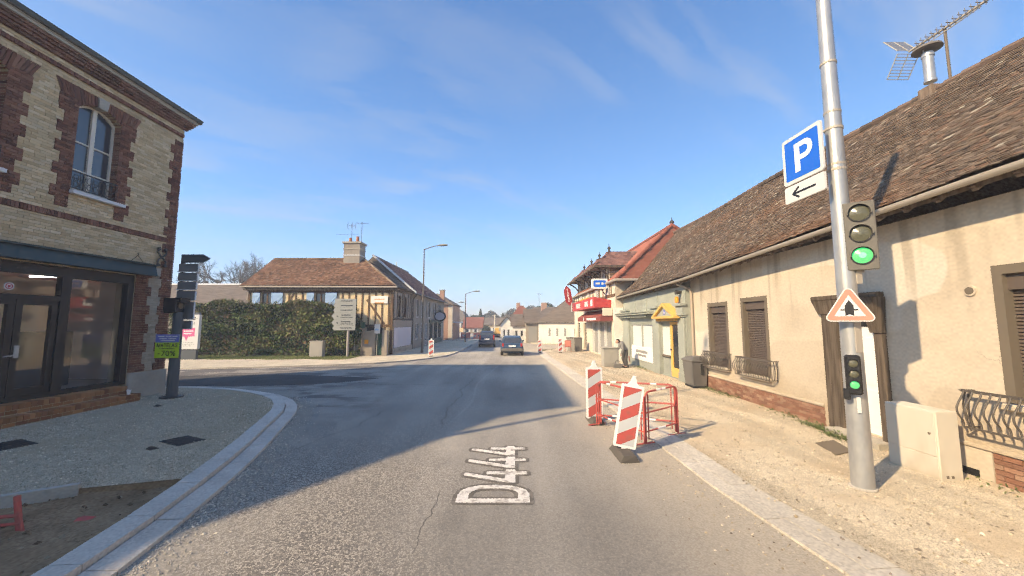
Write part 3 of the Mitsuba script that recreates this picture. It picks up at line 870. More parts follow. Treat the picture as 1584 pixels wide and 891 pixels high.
for a0, a1, hx in ((8.26, 9.11, 9.02), (9.13, 9.98, 9.22)):
    dm = M(LE).box((a0, 0.72, -0.19), (a0 + 0.13, 3.08, -0.09)).box((a1 - 0.13, 0.72, -0.19), (a1, 3.08, -0.09)).box((a0 + 0.13, 2.95, -0.19), (a1 - 0.13, 3.08, -0.09)).box((a0 + 0.13, 0.72, -0.19), (a1 - 0.13, 0.9, -0.09))
    d = put('door', dm, 'frame_black', LH)
    put('pane', M(LE).add([(a0 + 0.13, 0.9, -0.14), (a1 - 0.13, 0.9, -0.14), (a1 - 0.13, 2.95, -0.14), (a0 + 0.13, 2.95, -0.14)], [[0, 1, 2], [0, 2, 3]]), 'raw_glass', d)
    if hx > 9.1:
        put('handle', M(LE).bev((hx - 0.05, 1.65, -0.09), (hx + 0.04, 1.95, -0.05), 0.01).tube([(hx, 1.72, -0.06), (hx - 0.25, 1.70, -0.04)], 0.014, 6), 'zinc', d)
# room behind the glass
rm = M()
rm.box((LX - 3.38, 5.2, 0.5), (LX - 3.3, 12.75, 3.98)).box((LX - 3.3, 12.6, 0.5), (LX - 0.6, 12.75, 3.98)).box((LX - 3.3, 5.2, 3.9), (LX - 0.2, 12.6, 3.97))
rm.box((LX - 3.3, 10.9, 0.6), (LX - 3.0, 11.3, 3.9))
put('shop_room', rm, 'room', LH)
put('shop_floor', M().box((LX - 3.3, 5.2, 0.5), (LX - 0.2, 12.6, 0.66)), 'room_floor', LH)
ct = M().bev((LX - 1.9, 9.9, 0.66), (LX - 1.3, 11.45, 2.25), 0.02)
put('counter', ct, 'frame_black', None, 'black shop counter behind the large shop window', 'counter')
for z in (2.75, 3.2):
    p = put('picture_frame', M().box((LX - 3.3, 10.15, z), (LX - 3.26, 10.6, z + 0.36)), 'black', None, ('upper' if z > 3 else 'lower') + ' of two small framed pictures on the wall inside the shop', 'picture')
    put('picture', M().box((LX - 3.26, 10.19, z + 0.04), (LX - 3.255, 10.56, z + 0.32)), 'room', p)
tl = M().tube([(LX - 2.2, 10.95, 3.86), (LX - 1.2, 11.2, 3.86)], 0.03, 8)
k = put('tube_light', tl, 'white', None, 'white fluorescent tube under the ceiling of the shop', 'lamp')
scene[k]['emitter'] = {'type': 'area', 'radiance': {'type': 'rgb', 'value': [0.5, 0.5, 0.48]}}
st_ = M().tube([(0, 0, 0), (0, 0, 0.01)], 0.075, 20)
stk = thing('door_sticker', 'small round red and white sticker on the glass above the shop door', 'sticker')
fst = Fr((LX - 0.125, 8.98, 3.38), (0, 1, 0), (0, 0, 1), (1, 0, 0))
put('disc', M(fst).tube([(0, 0, 0), (0, 0, 0.006)], 0.095, 24), 'white_soft', stk)
put('emblem', M(fst).prism(Point(0, 0).buffer(0.07).difference(Point(0, 0).buffer(0.052)).union(Polygon([(0.04 * (1 if i % 2 else 0.6) * math.cos(i * math.pi / 5), 0.04 * (1 if i % 2 else 0.6) * math.sin(i * math.pi / 5)) for i in range(10)])), 0.0065, 0.009), 'red', stk)
# steps of orange brick with grey treads
sp = thing('brick_steps', 'two orange brick steps along the dark shopfront', 'steps')
S = []
for (c1, z0, z1, yend) in ((0.60, 0.14, 0.36, 11.75), (0.32, 0.37, 0.60, 11.6)):
    y = 5.0
    while y < yend:
        e = min(y + 0.105, yend)
        S.append(boxpiece(LE, (y, z0 + 0.10, -0.1), (e, z1, c1 + rng.uniform(-0.004, 0.004)), pick(ORANGE)))
        y = e + 0.012
    y = 5.0
    while y < yend:
        e = min(y + 0.215, yend)
        S.append(boxpiece(LE, (y, z0 + 0.005, -0.1), (e, z0 + 0.088, c1 - 0.012), pick(ORANGE)))
        y = e + 0.012
pieces(S, 'brick', 'bricks', 'vc_brick', sp, 200, 6)
put('tread', M(LE).box((5.0, 0.05, -0.2), (11.72, 0.345, 0.585)), 'mortar', sp)
put('tread', M(LE).box((5.0, 0.345, -0.2), (11.57, 0.592, 0.305)), 'mortar', sp)
# iron wall anchor and cable
am = M(LE)
tt = np.linspace(-1, 1, 16)
for s in (1, -1):
    am.tube(np.column_stack([12.62 + s * 0.15 * np.sin(tt * 2.6) , 4.72 + 0.30 * tt, 0 * tt + 0.06]), 0.028, 6)
for a_, b_ in ((12.50, 5.0), (12.74, 5.0), (12.5, 4.44), (12.74, 4.44)):
    am.tube([(a_, b_, 0.03), (a_, b_, 0.10)], 0.05, 8)
put('wall_anchor', am, 'iron', LH)
cb = np.linspace(0, 1, 14)
put('cable', M(LE).tube(np.column_stack([11.6 + 0.45 * cb + 0.1 * np.sin(6 * cb), 4.42 + 0.30 * np.sin(cb * 3.0) , 0.03 + 0 * cb]), 0.008, 4), 'black', LH)
put('paper_cup', M().tube([(-11.5, 11.5, 0.36), (-11.5, 11.5, 0.5)], [0.04, 0.055], 12), 'white', None, 'white paper cup left on the brick step by the shop', 'cup')

# neighbouring house behind the camera's left shoulder: it stands outside the frame and shades the corner pavement
NH = thing('gabled_house', 'gabled house beside the brick corner house', 'house')
put('wall', M(east(LX)).prism(Polygon([(-11, 0), (2.05, 0), (2.05, 8.55), (-0.9, 5.9), (-11, 5.9)]), -8, 0), 'mortar', NH)
put('roof', M().hexa([(LX - 8, -11, 5.92), (LX + 0.02, -11, 5.92), (LX + 0.02, -0.9, 5.92), (LX - 8, -0.9, 5.92), (LX - 4.2, -10, 7.6), (LX - 3.8, -10, 7.6), (LX - 3.8, -1.9, 7.6), (LX - 4.2, -1.9, 7.6)]), 'slate', NH)


# ------------------------------------------------------------------ street lamps
def lamp(x, y, h, arm, lab, ang=0.0, r=0.075, z0=0.06, rise=0.35, group=None):
    L = thing('street_lamp', lab, 'street lamp', group)
    dx, dy = math.cos(ang), math.sin(ang)
    put('pole', M().tube([(x, y, z0), (x, y, z0 + h * 0.5), (x, y, z0 + h)], [r, r * 0.85, r * 0.6], 10), 'iron_grey', L)
    put('base', M().tube([(x, y, z0), (x, y, z0 + 0.9)], [r * 1.5, r * 1.3], 10), 'iron_grey', L)
    t = np.linspace(0, 1, 8)
    put('arm', M().tube(np.column_stack([x + dx * arm * t, y + dy * arm * t, z0 + h - 0.05 + rise * np.sin(t * 1.5)]), r * 0.5, 8), 'iron_grey', L)
    f = Fr((x + dx * (arm + 0.25), y + dy * (arm + 0.25), z0 + h + rise - 0.02), (dx, dy, 0.04), (-dy, dx, 0), (0, 0, 1))
    R = []
    for a_, w_, h_ in ((-0.4, 0.05, 0.05), (-0.25, 0.11, 0.08), (0.1, 0.14, 0.1), (0.35, 0.1, 0.07), (0.42, 0.04, 0.03)):
        th = np.linspace(0, 2 * np.pi, 11)[:-1]
        R.append(np.column_stack([np.full(10, a_), w_ * np.cos(th), h_ * np.sin(th)]))
    hd = put('lamp_head', M(f).loft(R), 'grey_mid', L, smooth=40)
    return L


lamp(-7.35, 31, 8.6, 1.3, 'tall grey street lamp with a curved arm before the timber framed house')
lamp(-6.0, 48.5, 6.2, 1.2, 'street lamp beyond the timber framed house, nearer of the two down the street')
lamp(-9.2, 60, 5.4, 0.9, 'street lamp farthest down the street on the left')
lamp(-7.6, 4.3, 11.2, 1.6, 'street lamp on the dug-up corner', ang=0.5, r=0.09)
# ------------------------------------------------------------------ sign mast at the corner
ms = thing('signal_mast', 'dark mast at the shop corner with direction signs seen from behind', 'traffic light mast')
mx, my = -10.82, 12.2
put('pole', M().tube([(mx, my, 0.14), (mx, my, 1.4), (mx, my, 2.85)], [0.15, 0.14, 0.13], 14), 'grey_sign', ms, smooth=40)
put('sign_post', M().tube([(-11.10, my + 0.34, 0.14), (-11.10, my + 0.34, 4.8)], 0.06, 10), 'grey_sign', ms, smooth=40)
put('base_plate', M().tube([(mx, my, 0.14), (mx, my, 0.18)], 0.30, 14), 'iron', ms)
hd = M().bev((mx - 0.36, my - 0.20, 2.82), (mx + 0.08, my + 0.12, 3.3), 0.03)
hd.hexa([(mx + 0.05, my - 0.22, 3.22), (mx + 0.22, my - 0.22, 3.14), (mx + 0.22, my + 0.14, 3.14), (mx + 0.05, my + 0.14, 3.22), (mx + 0.05, my - 0.22, 3.3), (mx + 0.24, my - 0.22, 3.3), (mx + 0.24, my + 0.14, 3.3), (mx + 0.05, my + 0.14, 3.3)])
put('signal_head', hd, 'black', ms)
put('lens', M().tube([(mx + 0.08, my - 0.04, 3.05), (mx + 0.10, my - 0.04, 3.05)], 0.10, 16), 'lens_dark', ms)
fs = Fr((0, my + 0.26, 0), (1, 0, 0), (0, 0, 1), (0, -1, 0))
for z0, z1, xr in ((4.22, 4.45, -10.52), (3.92, 4.14, -10.53), (3.62, 3.84, -10.54), (3.26, 3.54, -10.55), (2.64, 3.18, -10.56), (2.32, 2.56, -10.60)):
    k = put('sign_plate', M(fs).prism(sbox(-11.12, z0, xr, z1).buffer(0.02), 0.0, 0.03), 'grey_blade', ms)
    put('edge_trim', M(fs).box((-11.18, z0 - 0.028, -0.015), (xr + 0.01, z0 - 0.008, 0.04)).box((xr + 0.022, z0, -0.015), (xr + 0.036, z1, 0.04)), 'white_soft', k)
put('arrow_sign', M(Fr((0, my - 0.02, 0), (1, 0, 0), (0, 0, 1), (0, -1, 0))).prism(Polygon([(-11.04, 4.50), (-10.32, 4.50), (-10.08, 4.64), (-10.32, 4.78), (-11.04, 4.78)]), -0.24, -0.20), 'grey_sign', ms, label='dark arrow shaped direction plate pointing right')
# advertising placard tied to the mast
pl = thing('placard', 'lime green and violet sale placard tied to the dark mast', 'poster')
fp = Fr((-10.91, 12.0, 0), (1, 0.10, 0), (0, 0, 1), (0.10, -1, 0))
put('board', M(fp).box((-0.35, 1.40, 0), (0.35, 2.14, 0.012)), 'lime', pl)
put('header', M(fp).box((-0.35, 1.885, 0.0125), (0.35, 2.14, 0.016)), 'violet', pl)
put('lettering', M(fp).text('MATELAS', 0, 1.74, 0.115, 0.0135, 0.003, width=0.60).box((-0.22, 1.68, 0.0135), (0.22, 1.70, 0.016)).text('-70%', 0, 1.47, 0.15, 0.0135, 0.003, width=0.52), 'black', pl)
hm = M(fp)
for z, xs in ((2.06, ((-0.28, -0.1), (-0.06, 0.1), (0.14, 0.29))), (1.99, ((-0.24, -0.02), (0.03, 0.26))), (1.93, ((-0.2, 0.22),))):
    for x0, x1 in xs:
        hm.box((x0, z, 0.0165), (x1, z + 0.028, 0.018))
put('header_marks', hm, 'white_soft', pl)

# advertising panel in front of the hedge
bb = thing('billboard', 'white advertising panel with a pink speech bubble before the hedge', 'billboard')
fb = Fr((-21.6, 25.5, 0), (1, 0, 0), (0, 0, 1), (0, -1, 0))
put('panel', M(fb).bev((-0.72, 0.75, 0.0), (0.62, 3.05, 0.22), 0.02), 'white_soft', bb)
put('base', M(fb).bev((-0.5, 0.06, 0.02), (0.55, 0.75, 0.2), 0.02), 'grey_sign', bb)
put('top_cap', M(fb).prism(Polygon([(-0.72, 3.05), (0.62, 3.05), (0.5, 3.2), (-0.6, 3.2)]), 0.02, 0.2), 'grey_sign', bb)
put('lettering', M(fb).text('AFFICHEZ-', -0.07, 2.70, 0.19, 0.222, 0.004, width=1.12).text('VOUS !', -0.07, 2.36, 0.19, 0.222, 0.004, width=0.75), 'black', bb)
put('speech_bubble', M(fb).prism(sbox(-0.42, 1.62, 0.34, 2.14).buffer(0.03).union(Polygon([(-0.32, 1.62), (-0.02, 1.62), (-0.16, 1.30)])), 0.2225, 0.226), 'pink', bb)
put('bubble_marks', M(fb).box((-0.36, 1.92, 0.2265), (0.28, 1.99, 0.228)).box((-0.36, 1.75, 0.2265), (0.16, 1.82, 0.228)), 'white', bb)
put('small_print', M(fb).box((-0.5, 1.16, 0.2225), (0.4, 1.185, 0.2245)).box((-0.5, 1.06, 0.2225), (0.4, 1.08, 0.2245)).box((-0.5, 0.96, 0.2225), (0.2, 0.98, 0.2245)), 'grey_mid', bb)


# ------------------------------------------------------------------ foliage
def leaves(m, P, sz, pal, rs, updir=0.3, jit=0.2):
    n = len(P)
    u = rs.normal(0, 1, (n, 3)); u /= np.linalg.norm(u, axis=1, keepdims=True)
    w = rs.normal(0, 1, (n, 3)); w -= u * (u * w).sum(1, keepdims=True); w /= np.linalg.norm(w, axis=1, keepdims=True)
    s = (sz * rs.uniform(0.6, 1.3, n))[:, None]
    v = np.stack([P - u * s, P + w * s * 0.42, P + u * s, P - w * s * 0.42], 1)
    f = (np.arange(n) * 4)[:, None, None] + np.array([[0, 1, 2], [0, 2, 3]])
    pal = np.array(pal)
    c = pal[rs.integers(len(pal), size=n)] * (1 + rs.normal(0, jit, (n, 1)))
    m.v.append(v.reshape(-1, 3)); m.f.append(f.reshape(-1, 3) + m.k); m.k += 4 * n
    m.c.append(np.repeat(np.clip(c, 0.005, 0.9), 4, 0))


rs = np.random.default_rng(3)
hg = thing('hedge', 'tall dense evergreen hedge before the timber framed house', 'hedge')
N = 46000
x = rs.uniform(-25.5, -11.2, N); d = np.abs(rs.normal(0, 0.28, N)); side = rs.random(N)
top = 3.80 + 0.52 * (meshkit.fbm(np.stack([x * 0.55, 0 * x, 0 * x], -1), 4) - 0.5) * 2 - np.where(x > -12.3, (x + 12.3) * 1.2, 0)
z = 0.1 + (top - 0.1) * rs.random(N) ** 0.85
bul = 0.85 * (meshkit.fbm(np.stack([x * 0.8, 0 * x + 4, z * 0.9], -1), 4, 2) - 0.5)
yf = 27.8 - bul + d + 0.20 * np.clip(z - top + 0.5, 0, 1) ** 2
tp_ = side < 0.28
z = np.where(tp_, top + np.abs(rs.normal(0, 0.10, N)) - 0.08, z)
yf = np.where(tp_, rs.uniform(27.7, 28.7, N), yf)
P = np.stack([x, yf, z], -1)
tone = 0.5 + 1.35 * (meshkit.fbm(np.stack([x * 0.75, 0 * x + 9, z * 1.0], -1), 4, 8) - 0.5)
keep = (rs.random(N) < 0.35 + 0.9 * (bul + 0.40) / 0.85)
lm = M()
for lo, hi, pal in ((0, 0.42, [(0.038, 0.060, 0.018), (0.055, 0.080, 0.024)]), (0.42, 0.56, [(0.075, 0.118, 0.028), (0.105, 0.148, 0.04), (0.055, 0.09, 0.023)]), (0.56, 1.1, [(0.125, 0.165, 0.042), (0.16, 0.185, 0.055), (0.15, 0.12, 0.05)])):
    k = keep & (tone >= lo) & (tone < hi)
    leaves(lm, P[k], 0.115, pal, rs)
# spray of new shoots along the top
k = rs.integers(N, size=5000); tq = P[tp_]; tq = tq[rs.integers(len(tq), size=5000)] + rs.normal(0, 0.05, (5000, 3)) + [0, 0, 0.06]
leaves(lm, tq, 0.07, [(0.14, 0.13, 0.05), (0.16, 0.115, 0.055), (0.09, 0.11, 0.035)], rs)
tw_ = M()
for k in range(330):
    x = rs.uniform(-25.3, -11.6); h = rs.uniform(0.15, 0.6)
    zt_ = 3.5 + 0.4 * (meshkit.noise(np.array([x * 0.6, 0.0, 0.0])) - 0.5); y = rs.uniform(27.6, 28.5)
    e_ = np.array([x + rs.normal(0, 0.12), y + rs.normal(0, 0.1), zt_ + h])
    tw_.tube([(x, y, zt_), e_], [0.012, 0.005], 4)
    leaves(lm, (np.array([x, y, zt_]) + (e_ - [x, y, zt_]) * rs.uniform(0.3, 1.05, (9, 1)) + rs.normal(0, 0.035, (9, 3))), 0.07, [(0.13, 0.13, 0.045), (0.10, 0.12, 0.04), (0.16, 0.12, 0.06)], rs)
put('twig', tw_, 'bark', hg, kind='stuff')
put('foliage', lm, 'vc_leaf', hg, kind='stuff')
put('dark_core', M().bev((-25.4, 28.15, 0.08), (-11.7, 28.75, 3.3), 0.2), 'soil', hg)
for x in np.arange(-25, -11.5, 0.85):
    x += rs.normal(0, 0.1)
    put('stem', M().tube([(x, 28.15, 0.05), (x + rs.normal(0, 0.1), 28.1, 1.5), (x + rs.normal(0, 0.2), 28.1, 3.2)], [0.05, 0.04, 0.02], 6), 'bark', hg)

# square grey utility box at the foot of the hedge
ub = thing('utility_box', 'square pale utility box at the foot of the hedge', 'utility box')
put('body', M().bev((-14.38, 26.9, 0.07), (-13.45, 27.35, 1.16), 0.02), 'box_grey', ub)
put('lid', M().bev((-14.41, 26.87, 1.16), (-13.42, 27.38, 1.22), 0.01), 'box_grey', ub)
put('door', M(south(26.9)).bev((-14.28, 0.2, -0.01), (-13.55, 1.08, 0.012), 0.004), 'box_grey', ub)

# post with six direction plates
sd = thing('direction_sign', 'grey post with a stack of six direction plates by the hedge', 'road sign')
put('post', M().tube([(-11.75, 27.1, 0.06), (-11.75, 27.1, 4.2)], 0.085, 12), 'zinc_dull', sd, smooth=40)
fd = south(27.0)
zt = 4.22
for i, (h, pt) in enumerate(((0.30, 0), (0.30, 0.08), (0.30, 0.10), (0.46, 0.22), (0.44, 0.20), (0.28, 0.12))):
    z1, z0 = zt, zt - h
    p = Polygon([(-12.72 - 0 * pt, z0), (-11.22, z0), (-11.22, z1), (-12.72, z1), (-12.72 - pt, (z0 + z1) / 2)]).buffer(0.012)
    k = put('direction_plate', M(fd).prism(p, 0.0, 0.035), 'grey_sign_lit', sd)
    mm = M(fd)
    if h > 0.4:
        mm.box((-12.25, z0 + 0.24, 0.037), (-11.55, z0 + 0.33, 0.040)).box((-12.3, z0 + 0.10, 0.037), (-11.4, z0 + 0.16, 0.040)).prism(Polygon([(-12.6, z0 + 0.2), (-12.45, z0 + 0.12), (-12.45, z0 + 0.28)]), 0.037, 0.04)
    else:
        mm.box((-12.3, z0 + 0.11, 0.037), (-11.45, z0 + 0.19, 0.040))
    put('plate_marks', mm, 'grey_sign', k)
    zt = z0 - 0.03
# small green-headed post and pedestrian sign near the garden wall
gp = thing('green_topped_post', 'slim brown post with a small green plate at the garden wall', 'post')
put('post', M().tube([(-11.0, 27.6, 0.06), (-10.86, 27.6, 2.45)], 0.06, 8), 'frame_brown', gp)
put('plate', M(south(27.55)).bev((-11.05, 2.12, 0), (-10.72, 2.55, 0.04), 0.01), 'green_dark', gp)

# ------------------------------------------------------------------ timber framed house
HT = thing('timber_framed_house', 'yellow half timbered house with brown tiled roof behind the hedge', 'house')
FS, FE = south(29.2), east(-9.25)
TILE_B = [(0.140, 0.075, 0.045), (0.175, 0.095, 0.056), (0.105, 0.060, 0.038), (0.16, 0.082, 0.045), (0.205, 0.125, 0.08)]
w = M()
fac = sbox(-20.6, 0.0, -9.27, 5.25)
hw = [(-19.55, 3.3, -18.75, 4.85), (-15.35, 3.3, -14.55, 4.85)]
for x0, z0, x1, z1 in hw:
    fac = fac.difference(sbox(x0, z0, x1, z1))
w.prism(fac, -0.35, -0.02, fr=FS)
w.box((-20.6, 29.6, 0), (-20.2, 36.0, 5.25)).box((-20.2, 35.6, 0), (-9.6, 36.0, 5.25)).prism(Polygon([(29.22, 5.2), (36, 5.2), (32.6, 7.9)]), -11.3, -10.95, fr=FE)
put('wall', w, 'render_yellow', HT)
ww = M(FE)
stf = sbox(29.24, 0, 34.7, 5.25)
sw = [(30.6, 2.95, 31.45, 4.75), (32.3, 2.95, 33.1, 4.75)]
for q_ in sw:
    stf = stf.difference(sbox(*q_))
ww.prism(stf, -0.35, -0.02)
put('street_wall', ww, 'render_grey', HT)


def timbers(fr, lst, par, wd='wood_brown', c=0.025, name='timber'):
    for a0, b0, a1, b1, t in lst:
        p, q_ = np.array([a0, b0, c - 0.03]), np.array([a1, b1, c - 0.03])
        put(name, M(fr).bar(p, q_, t, 0.06 + 0.002 * (abs(a0 - a1) > 0.01), up=(0, 0, 1)), wd, par)


TL = []
for x in np.arange(-20.5, -9.3, 0.52):
    if any(x0 - 0.1 < x < x1 + 0.1 for x0, _, x1, _ in hw):
        continue
    TL.append((x, 2.35, x, 4.85, 0.11))
TL += [(-20.6, 4.93, -9.27, 4.93, 0.17), (-20.6, 2.28, -9.27, 2.28, 0.18), (-18.2, 3.0, -17.0, 4.8, 0.12), (-13.6, 4.8, -14.3, 3.0, 0.12), (-11.3, 4.3, -9.9, 2.4, 0.13), (-9.35, 0.1, -9.35, 4.85, 0.2), (-20.5, 2.4, -20.5, 4.85, 0.2)]
for x in np.arange(-12.6, -9.5, 0.55):
    TL.append((x, 0.1, x, 2.18, 0.11))
timbers(FS, TL, HT)
put('eave_board', M(FS).box((-20.8, 5.02, 0.0), (-9.0, 5.24, 0.30)), 'wood_dark', HT)
put('gutter', M().tube([(-20.95, 28.78, 5.30), (-8.85, 28.78, 5.26)], 0.075, 8), 'zinc_dull', HT)
put('downpipe', M().tube([(-20.75, 28.8, 5.25), (-20.5, 29.05, 4.9), (-20.5, 29.08, 0.1)], 0.05, 8), 'pipe_tan', HT)
for x0, z0, x1, z1 in hw:
    k = window(HT, FS, x0, x1, z0, z1, -0.15, 0.06, 1, 1, 'wood_brown', 'window_sky')
    for s0, s1 in ((x0 - 0.62, x0 - 0.05), (x1 + 0.04, x1 + 0.92)):
        sh = put('shutter', M(FS).box((s0, z0, 0.06), (s1, z1, 0.10)), 'blue_pale', HT)
        bm = M(FS).box((s0, z0 + 0.2, 0.102), (s1, z0 + 0.32, 0.125)).box((s0, z1 - 0.32, 0.102), (s1, z1 - 0.2, 0.125)).bar((s0 + 0.05, z0 + 0.3, 0.115), (s1 - 0.05, z1 - 0.3, 0.115), 0.1, 0.022, up=(0, 0, 1))
        put('brace', bm, 'blue_pale', sh)
# roof 1: gable on the left, hipped on the right
ez, rz = 5.28, 8.05
yR, yE = 32.6, 28.75
sl = math.hypot(yR - yE, rz - ez)
RV = np.array([0, (yR - yE) / sl, (rz - ez) / sl])
rf = put('roof', M().hexa([(-20.95, 28.95, ez - 0.02), (-8.95, 28.95, ez - 0.02), (-8.95, 36.3, ez - 0.02), (-20.95, 36.3, ez - 0.02), (-20.95, yR - 0.02, rz - 0.06), (-13.0, yR - 0.02, rz - 0.06), (-13.0, yR + 0.02, rz - 0.06), (-20.95, yR + 0.02, rz - 0.06)]), 'slate', HT)
tile_roof(rf, np.array([-20.98, yE, ez]), (1, 0, 0), RV, 12.1, int(sl / 0.145), 0.19, 0.145, TILE_B, limit=0, clip=lambda a_, s: a_ < 12.05 - 4.1 * s / sl, seed=2,
          prof=lambda s: 0.10 * max(0, 1 - s / 1.2) ** 2)
# street-side hip of roof 1
xh = -8.9
sv = np.array([-4.1, 0, rz - ez]); sl2 = np.linalg.norm(sv)
tile_roof(rf, np.array([xh, 28.75, ez]), (0, 1, 0), sv / sl2, 6.0, int(sl2 / 0.15), 0.2, 0.15, [(0.10, 0.075, 0.055), (0.13, 0.095, 0.07)], limit=0, clip=lambda a_, s: a_ > 3.85 * s / sl2, seed=5)
rm_ = M()
for x in np.arange(-20.9, -13.6, 0.36):
    rm_.tube([(x, yR, rz + 0.02), (x + 0.37, yR, rz + 0.035)], [0.10, 0.115], 8, c=pick([(0.13, 0.09, 0.065), (0.17, 0.115, 0.08)]))
t_ = np.linspace(0, 1, 16)
hip0, hip1 = np.array([-8.92, 28.78, ez + 0.02]), np.array([-13.0, yR, rz + 0.05])
for i in range(15):
    rm_.tube([hip0 + (hip1 - hip0) * t_[i], hip0 + (hip1 - hip0) * t_[i + 1] + [0, 0, 0.015]], [0.09, 0.10], 7, c=pick([(0.24, 0.18, 0.13), (0.2, 0.145, 0.1)]))
put('ridge_tiles', rm_, 'vc_tile', rf, kind='stuff')
ch = thing('chimney', 'brick chimney with two clay pots on the timber framed house', 'chimney')
put('stack', M().bev((-14.55, 32.0, 7.5), (-13.15, 33.2, 9.35), 0.02), 'render_grey', ch)
put('cap', M().bev((-14.68, 31.9, 9.35), (-13.02, 33.3, 9.52), 0.02), 'stone', ch)
put('band', M().box((-14.6, 31.96, 8.85), (-13.1, 33.24, 8.93)), 'stone', ch)
put('band', M().box((-14.6, 31.96, 8.28), (-13.1, 33.24, 8.36)), 'white_soft', ch)
for x, h in ((-14.25, 0.42), (-13.62, 0.55)):
    put('chimney_pot', M().tube([(x, 32.6, 9.5), (x, 32.6, 9.5 + h), (x, 32.6, 9.53 + h)], [0.15, 0.12, 0.14], 12), 'pot', ch, smooth=40)


def yagi(parent_lab, x, y, z0, z1, els, fr_dir=(1, 0), boom=1.2, refl=True, span=0.5, bs_='iron_grey', tilt=0.0):
    A = thing('aerial', parent_lab, 'aerial')
    put('mast', M().tube([(x, y, z0), (x, y, z1)], 0.022, 6), bs_, A)
    dx, dy = fr_dir
    e = M()
    b = M().tube([(x - dx * boom * 0.4, y - dy * boom * 0.4, z1 - 0.1), (x + dx * boom * 0.6, y + dy * boom * 0.6, z1 - 0.1 + tilt)], 0.016, 6)
    put('boom', b, bs_, A)
    for i in range(els):
        t = i / (els - 1)
        c = np.array([x + dx * boom * (t - 0.4), y + dy * boom * (t - 0.4), z1 - 0.1 + tilt * t])
        s = span * (1 - 0.35 * t)
        e.tube([c - np.array([-dy, dx, 0]) * s / 2, c + np.array([-dy, dx, 0]) * s / 2], 0.011, 5)
        e.tube([c - [0, 0, s * 0.3], c + [0, 0, s * 0.3]], 0.011, 5)
    put('element', e, bs_, A)
    return A


yagi('dark flag shaped aerial above the chimney of the timber framed house, right of two', -13.45, 33.0, 9.5, 11.5, 4, (1, 0.1), 0.9, span=0.35)
A = thing('aerial', 'thin aerial with two looped grids above the same chimney, left of two', 'aerial')
put('mast', M().tube([(-14.2, 32.7, 9.5), (-14.2, 32.7, 11.4)], 0.018, 6), 'iron_grey', A)
e = M().tube([(-15.6, 32.7, 10.35), (-13.6, 32.7, 10.3)], 0.012, 5)
for x in (-14.55, -14.2, -13.85):
    e.tube([(x, 32.7, 10.75), (x - 0.06, 32.7, 11.1), (x, 32.7, 11.4)], 0.02, 5)
e.tube([(-14.5, 32.7, 11.08), (-13.9, 32.7, 11.08)], 0.02, 5)
put('element', e, 'iron_grey', A)
put('house_sign', M(FS).box((-10.95, 4.02, 0.06), (-9.65, 4.58, 0.09)), 'white', HT, label='white painted board on the yellow gable')
put('sign_marks', M(FS).box((-10.65, 4.02, 0.0905), (-9.95, 4.08, 0.093)).box((-10.7, 4.3, 0.0905), (-9.9, 4.36, 0.093)), 'orange', HT)
# garden wall, canopy opening and gate
gw = thing('garden_wall', 'grey rendered garden wall beside the green gate', 'wall')
put('wall', M().box((-11.95, 28.2, 0.0), (-10.55, 28.42, 1.82)), 'render_grey', gw)
put('coping', M().bev((-12.0, 28.15, 1.82), (-10.5, 28.47, 1.9), 0.01), 'stone', gw)
put('pier', M().box((-10.55, 28.15, 0.0), (-10.18, 28.47, 1.95)), 'render_grey', gw)
put('pier', M().box((-9.68, 28.15, 0.0), (-9.3, 28.47, 1.95)), 'render_grey', gw)
put('letter_box', M(south(28.2)).bev((-10.98, 0.95, 0), (-10.7, 1.25, 0.06), 0.01), 'orange', gw)
gt = thing('garden_gate', 'dark green metal garden gate', 'gate')
for i in range(4):
    put('board', M(south(28.3)).box((-10.16 + i * 0.118, 0.12, 0), (-10.05 + i * 0.118, 1.72, 0.03)), 'green_dark', gt)
put('rail', M(south(28.27)).box((-10.17, 1.3, 0.032), (-9.7, 1.38, 0.05)), 'green_dark', gt)
put('porch_opening', M(FS).box((-11.2, 1.95, 0.03), (-10.0, 2.16, 0.06)), 'black', HT)
put('porch_opening', M(FS).box((-11.2, 1.3, 0.03), (-10.0, 1.96, 0.05)), 'black', HT)
for x, lab in ((-11.85, 'small white and blue street sign plate behind the green topped post'), (-10.2, 'small white and blue sign plate above the green gate')):
    s_ = thing('street_plate', lab, 'sign')
    put('plate', M(south(28.0)).bev((x, 1.72, 0), (x + 0.42, 2.4, 0.03), 0.01), 'white_soft', s_)
    put('symbol', M(south(28.0)).box((x + 0.05, 1.95, 0.031), (x + 0.33, 2.08, 0.034)), 'blue_pale', s_)
    put('post', M().tube([(x + 0.2, 28.04, 0.06), (x + 0.2, 28.04, 1.8)], 0.03, 6), 'zinc_dull', s_)
# street side: upper windows, white shutter panel, stone base
for q_ in sw:
    window(HT, FE, q_[0], q_[2], q_[1], q_[3], -0.14, 0.05, 1, 1, 'wood_brown', 'window_dark')
timbers(FE, [(x, 2.85, x, 5.1, 0.11) for x in (29.4, 30.3, 31.7, 32.1, 33.4, 34.1, 34.6)] + [(29.3, 5.1, 34.7, 5.1, 0.16), (29.3, 2.8, 34.7, 2.8, 0.16)], HT, 'wood_dark')
put('lintel', M(FE).box((29.3, 2.15, 0.0), (34.6, 2.72, 0.05)), 'render_grey', HT)
for i in range(4):
    put('shutter_panel', M(FE).bev((29.5 + i * 1.24, 0.55, 0.02), (30.71 + i * 1.24, 2.13, 0.055), 0.008), 'white_panel', HT)
bl = M(FE)
y = 29.3
while y < 34.5:
    l_ = rs.uniform(0.35, 0.6)
    for z in (0.06, 0.3):
        put('base_stone', M(FE).bev((y, z, -0.05), (y + l_ - 0.02, z + 0.22, 0.06 + rs.uniform(0, 0.02)), 0.01), 'stone', HT)
    y += l_
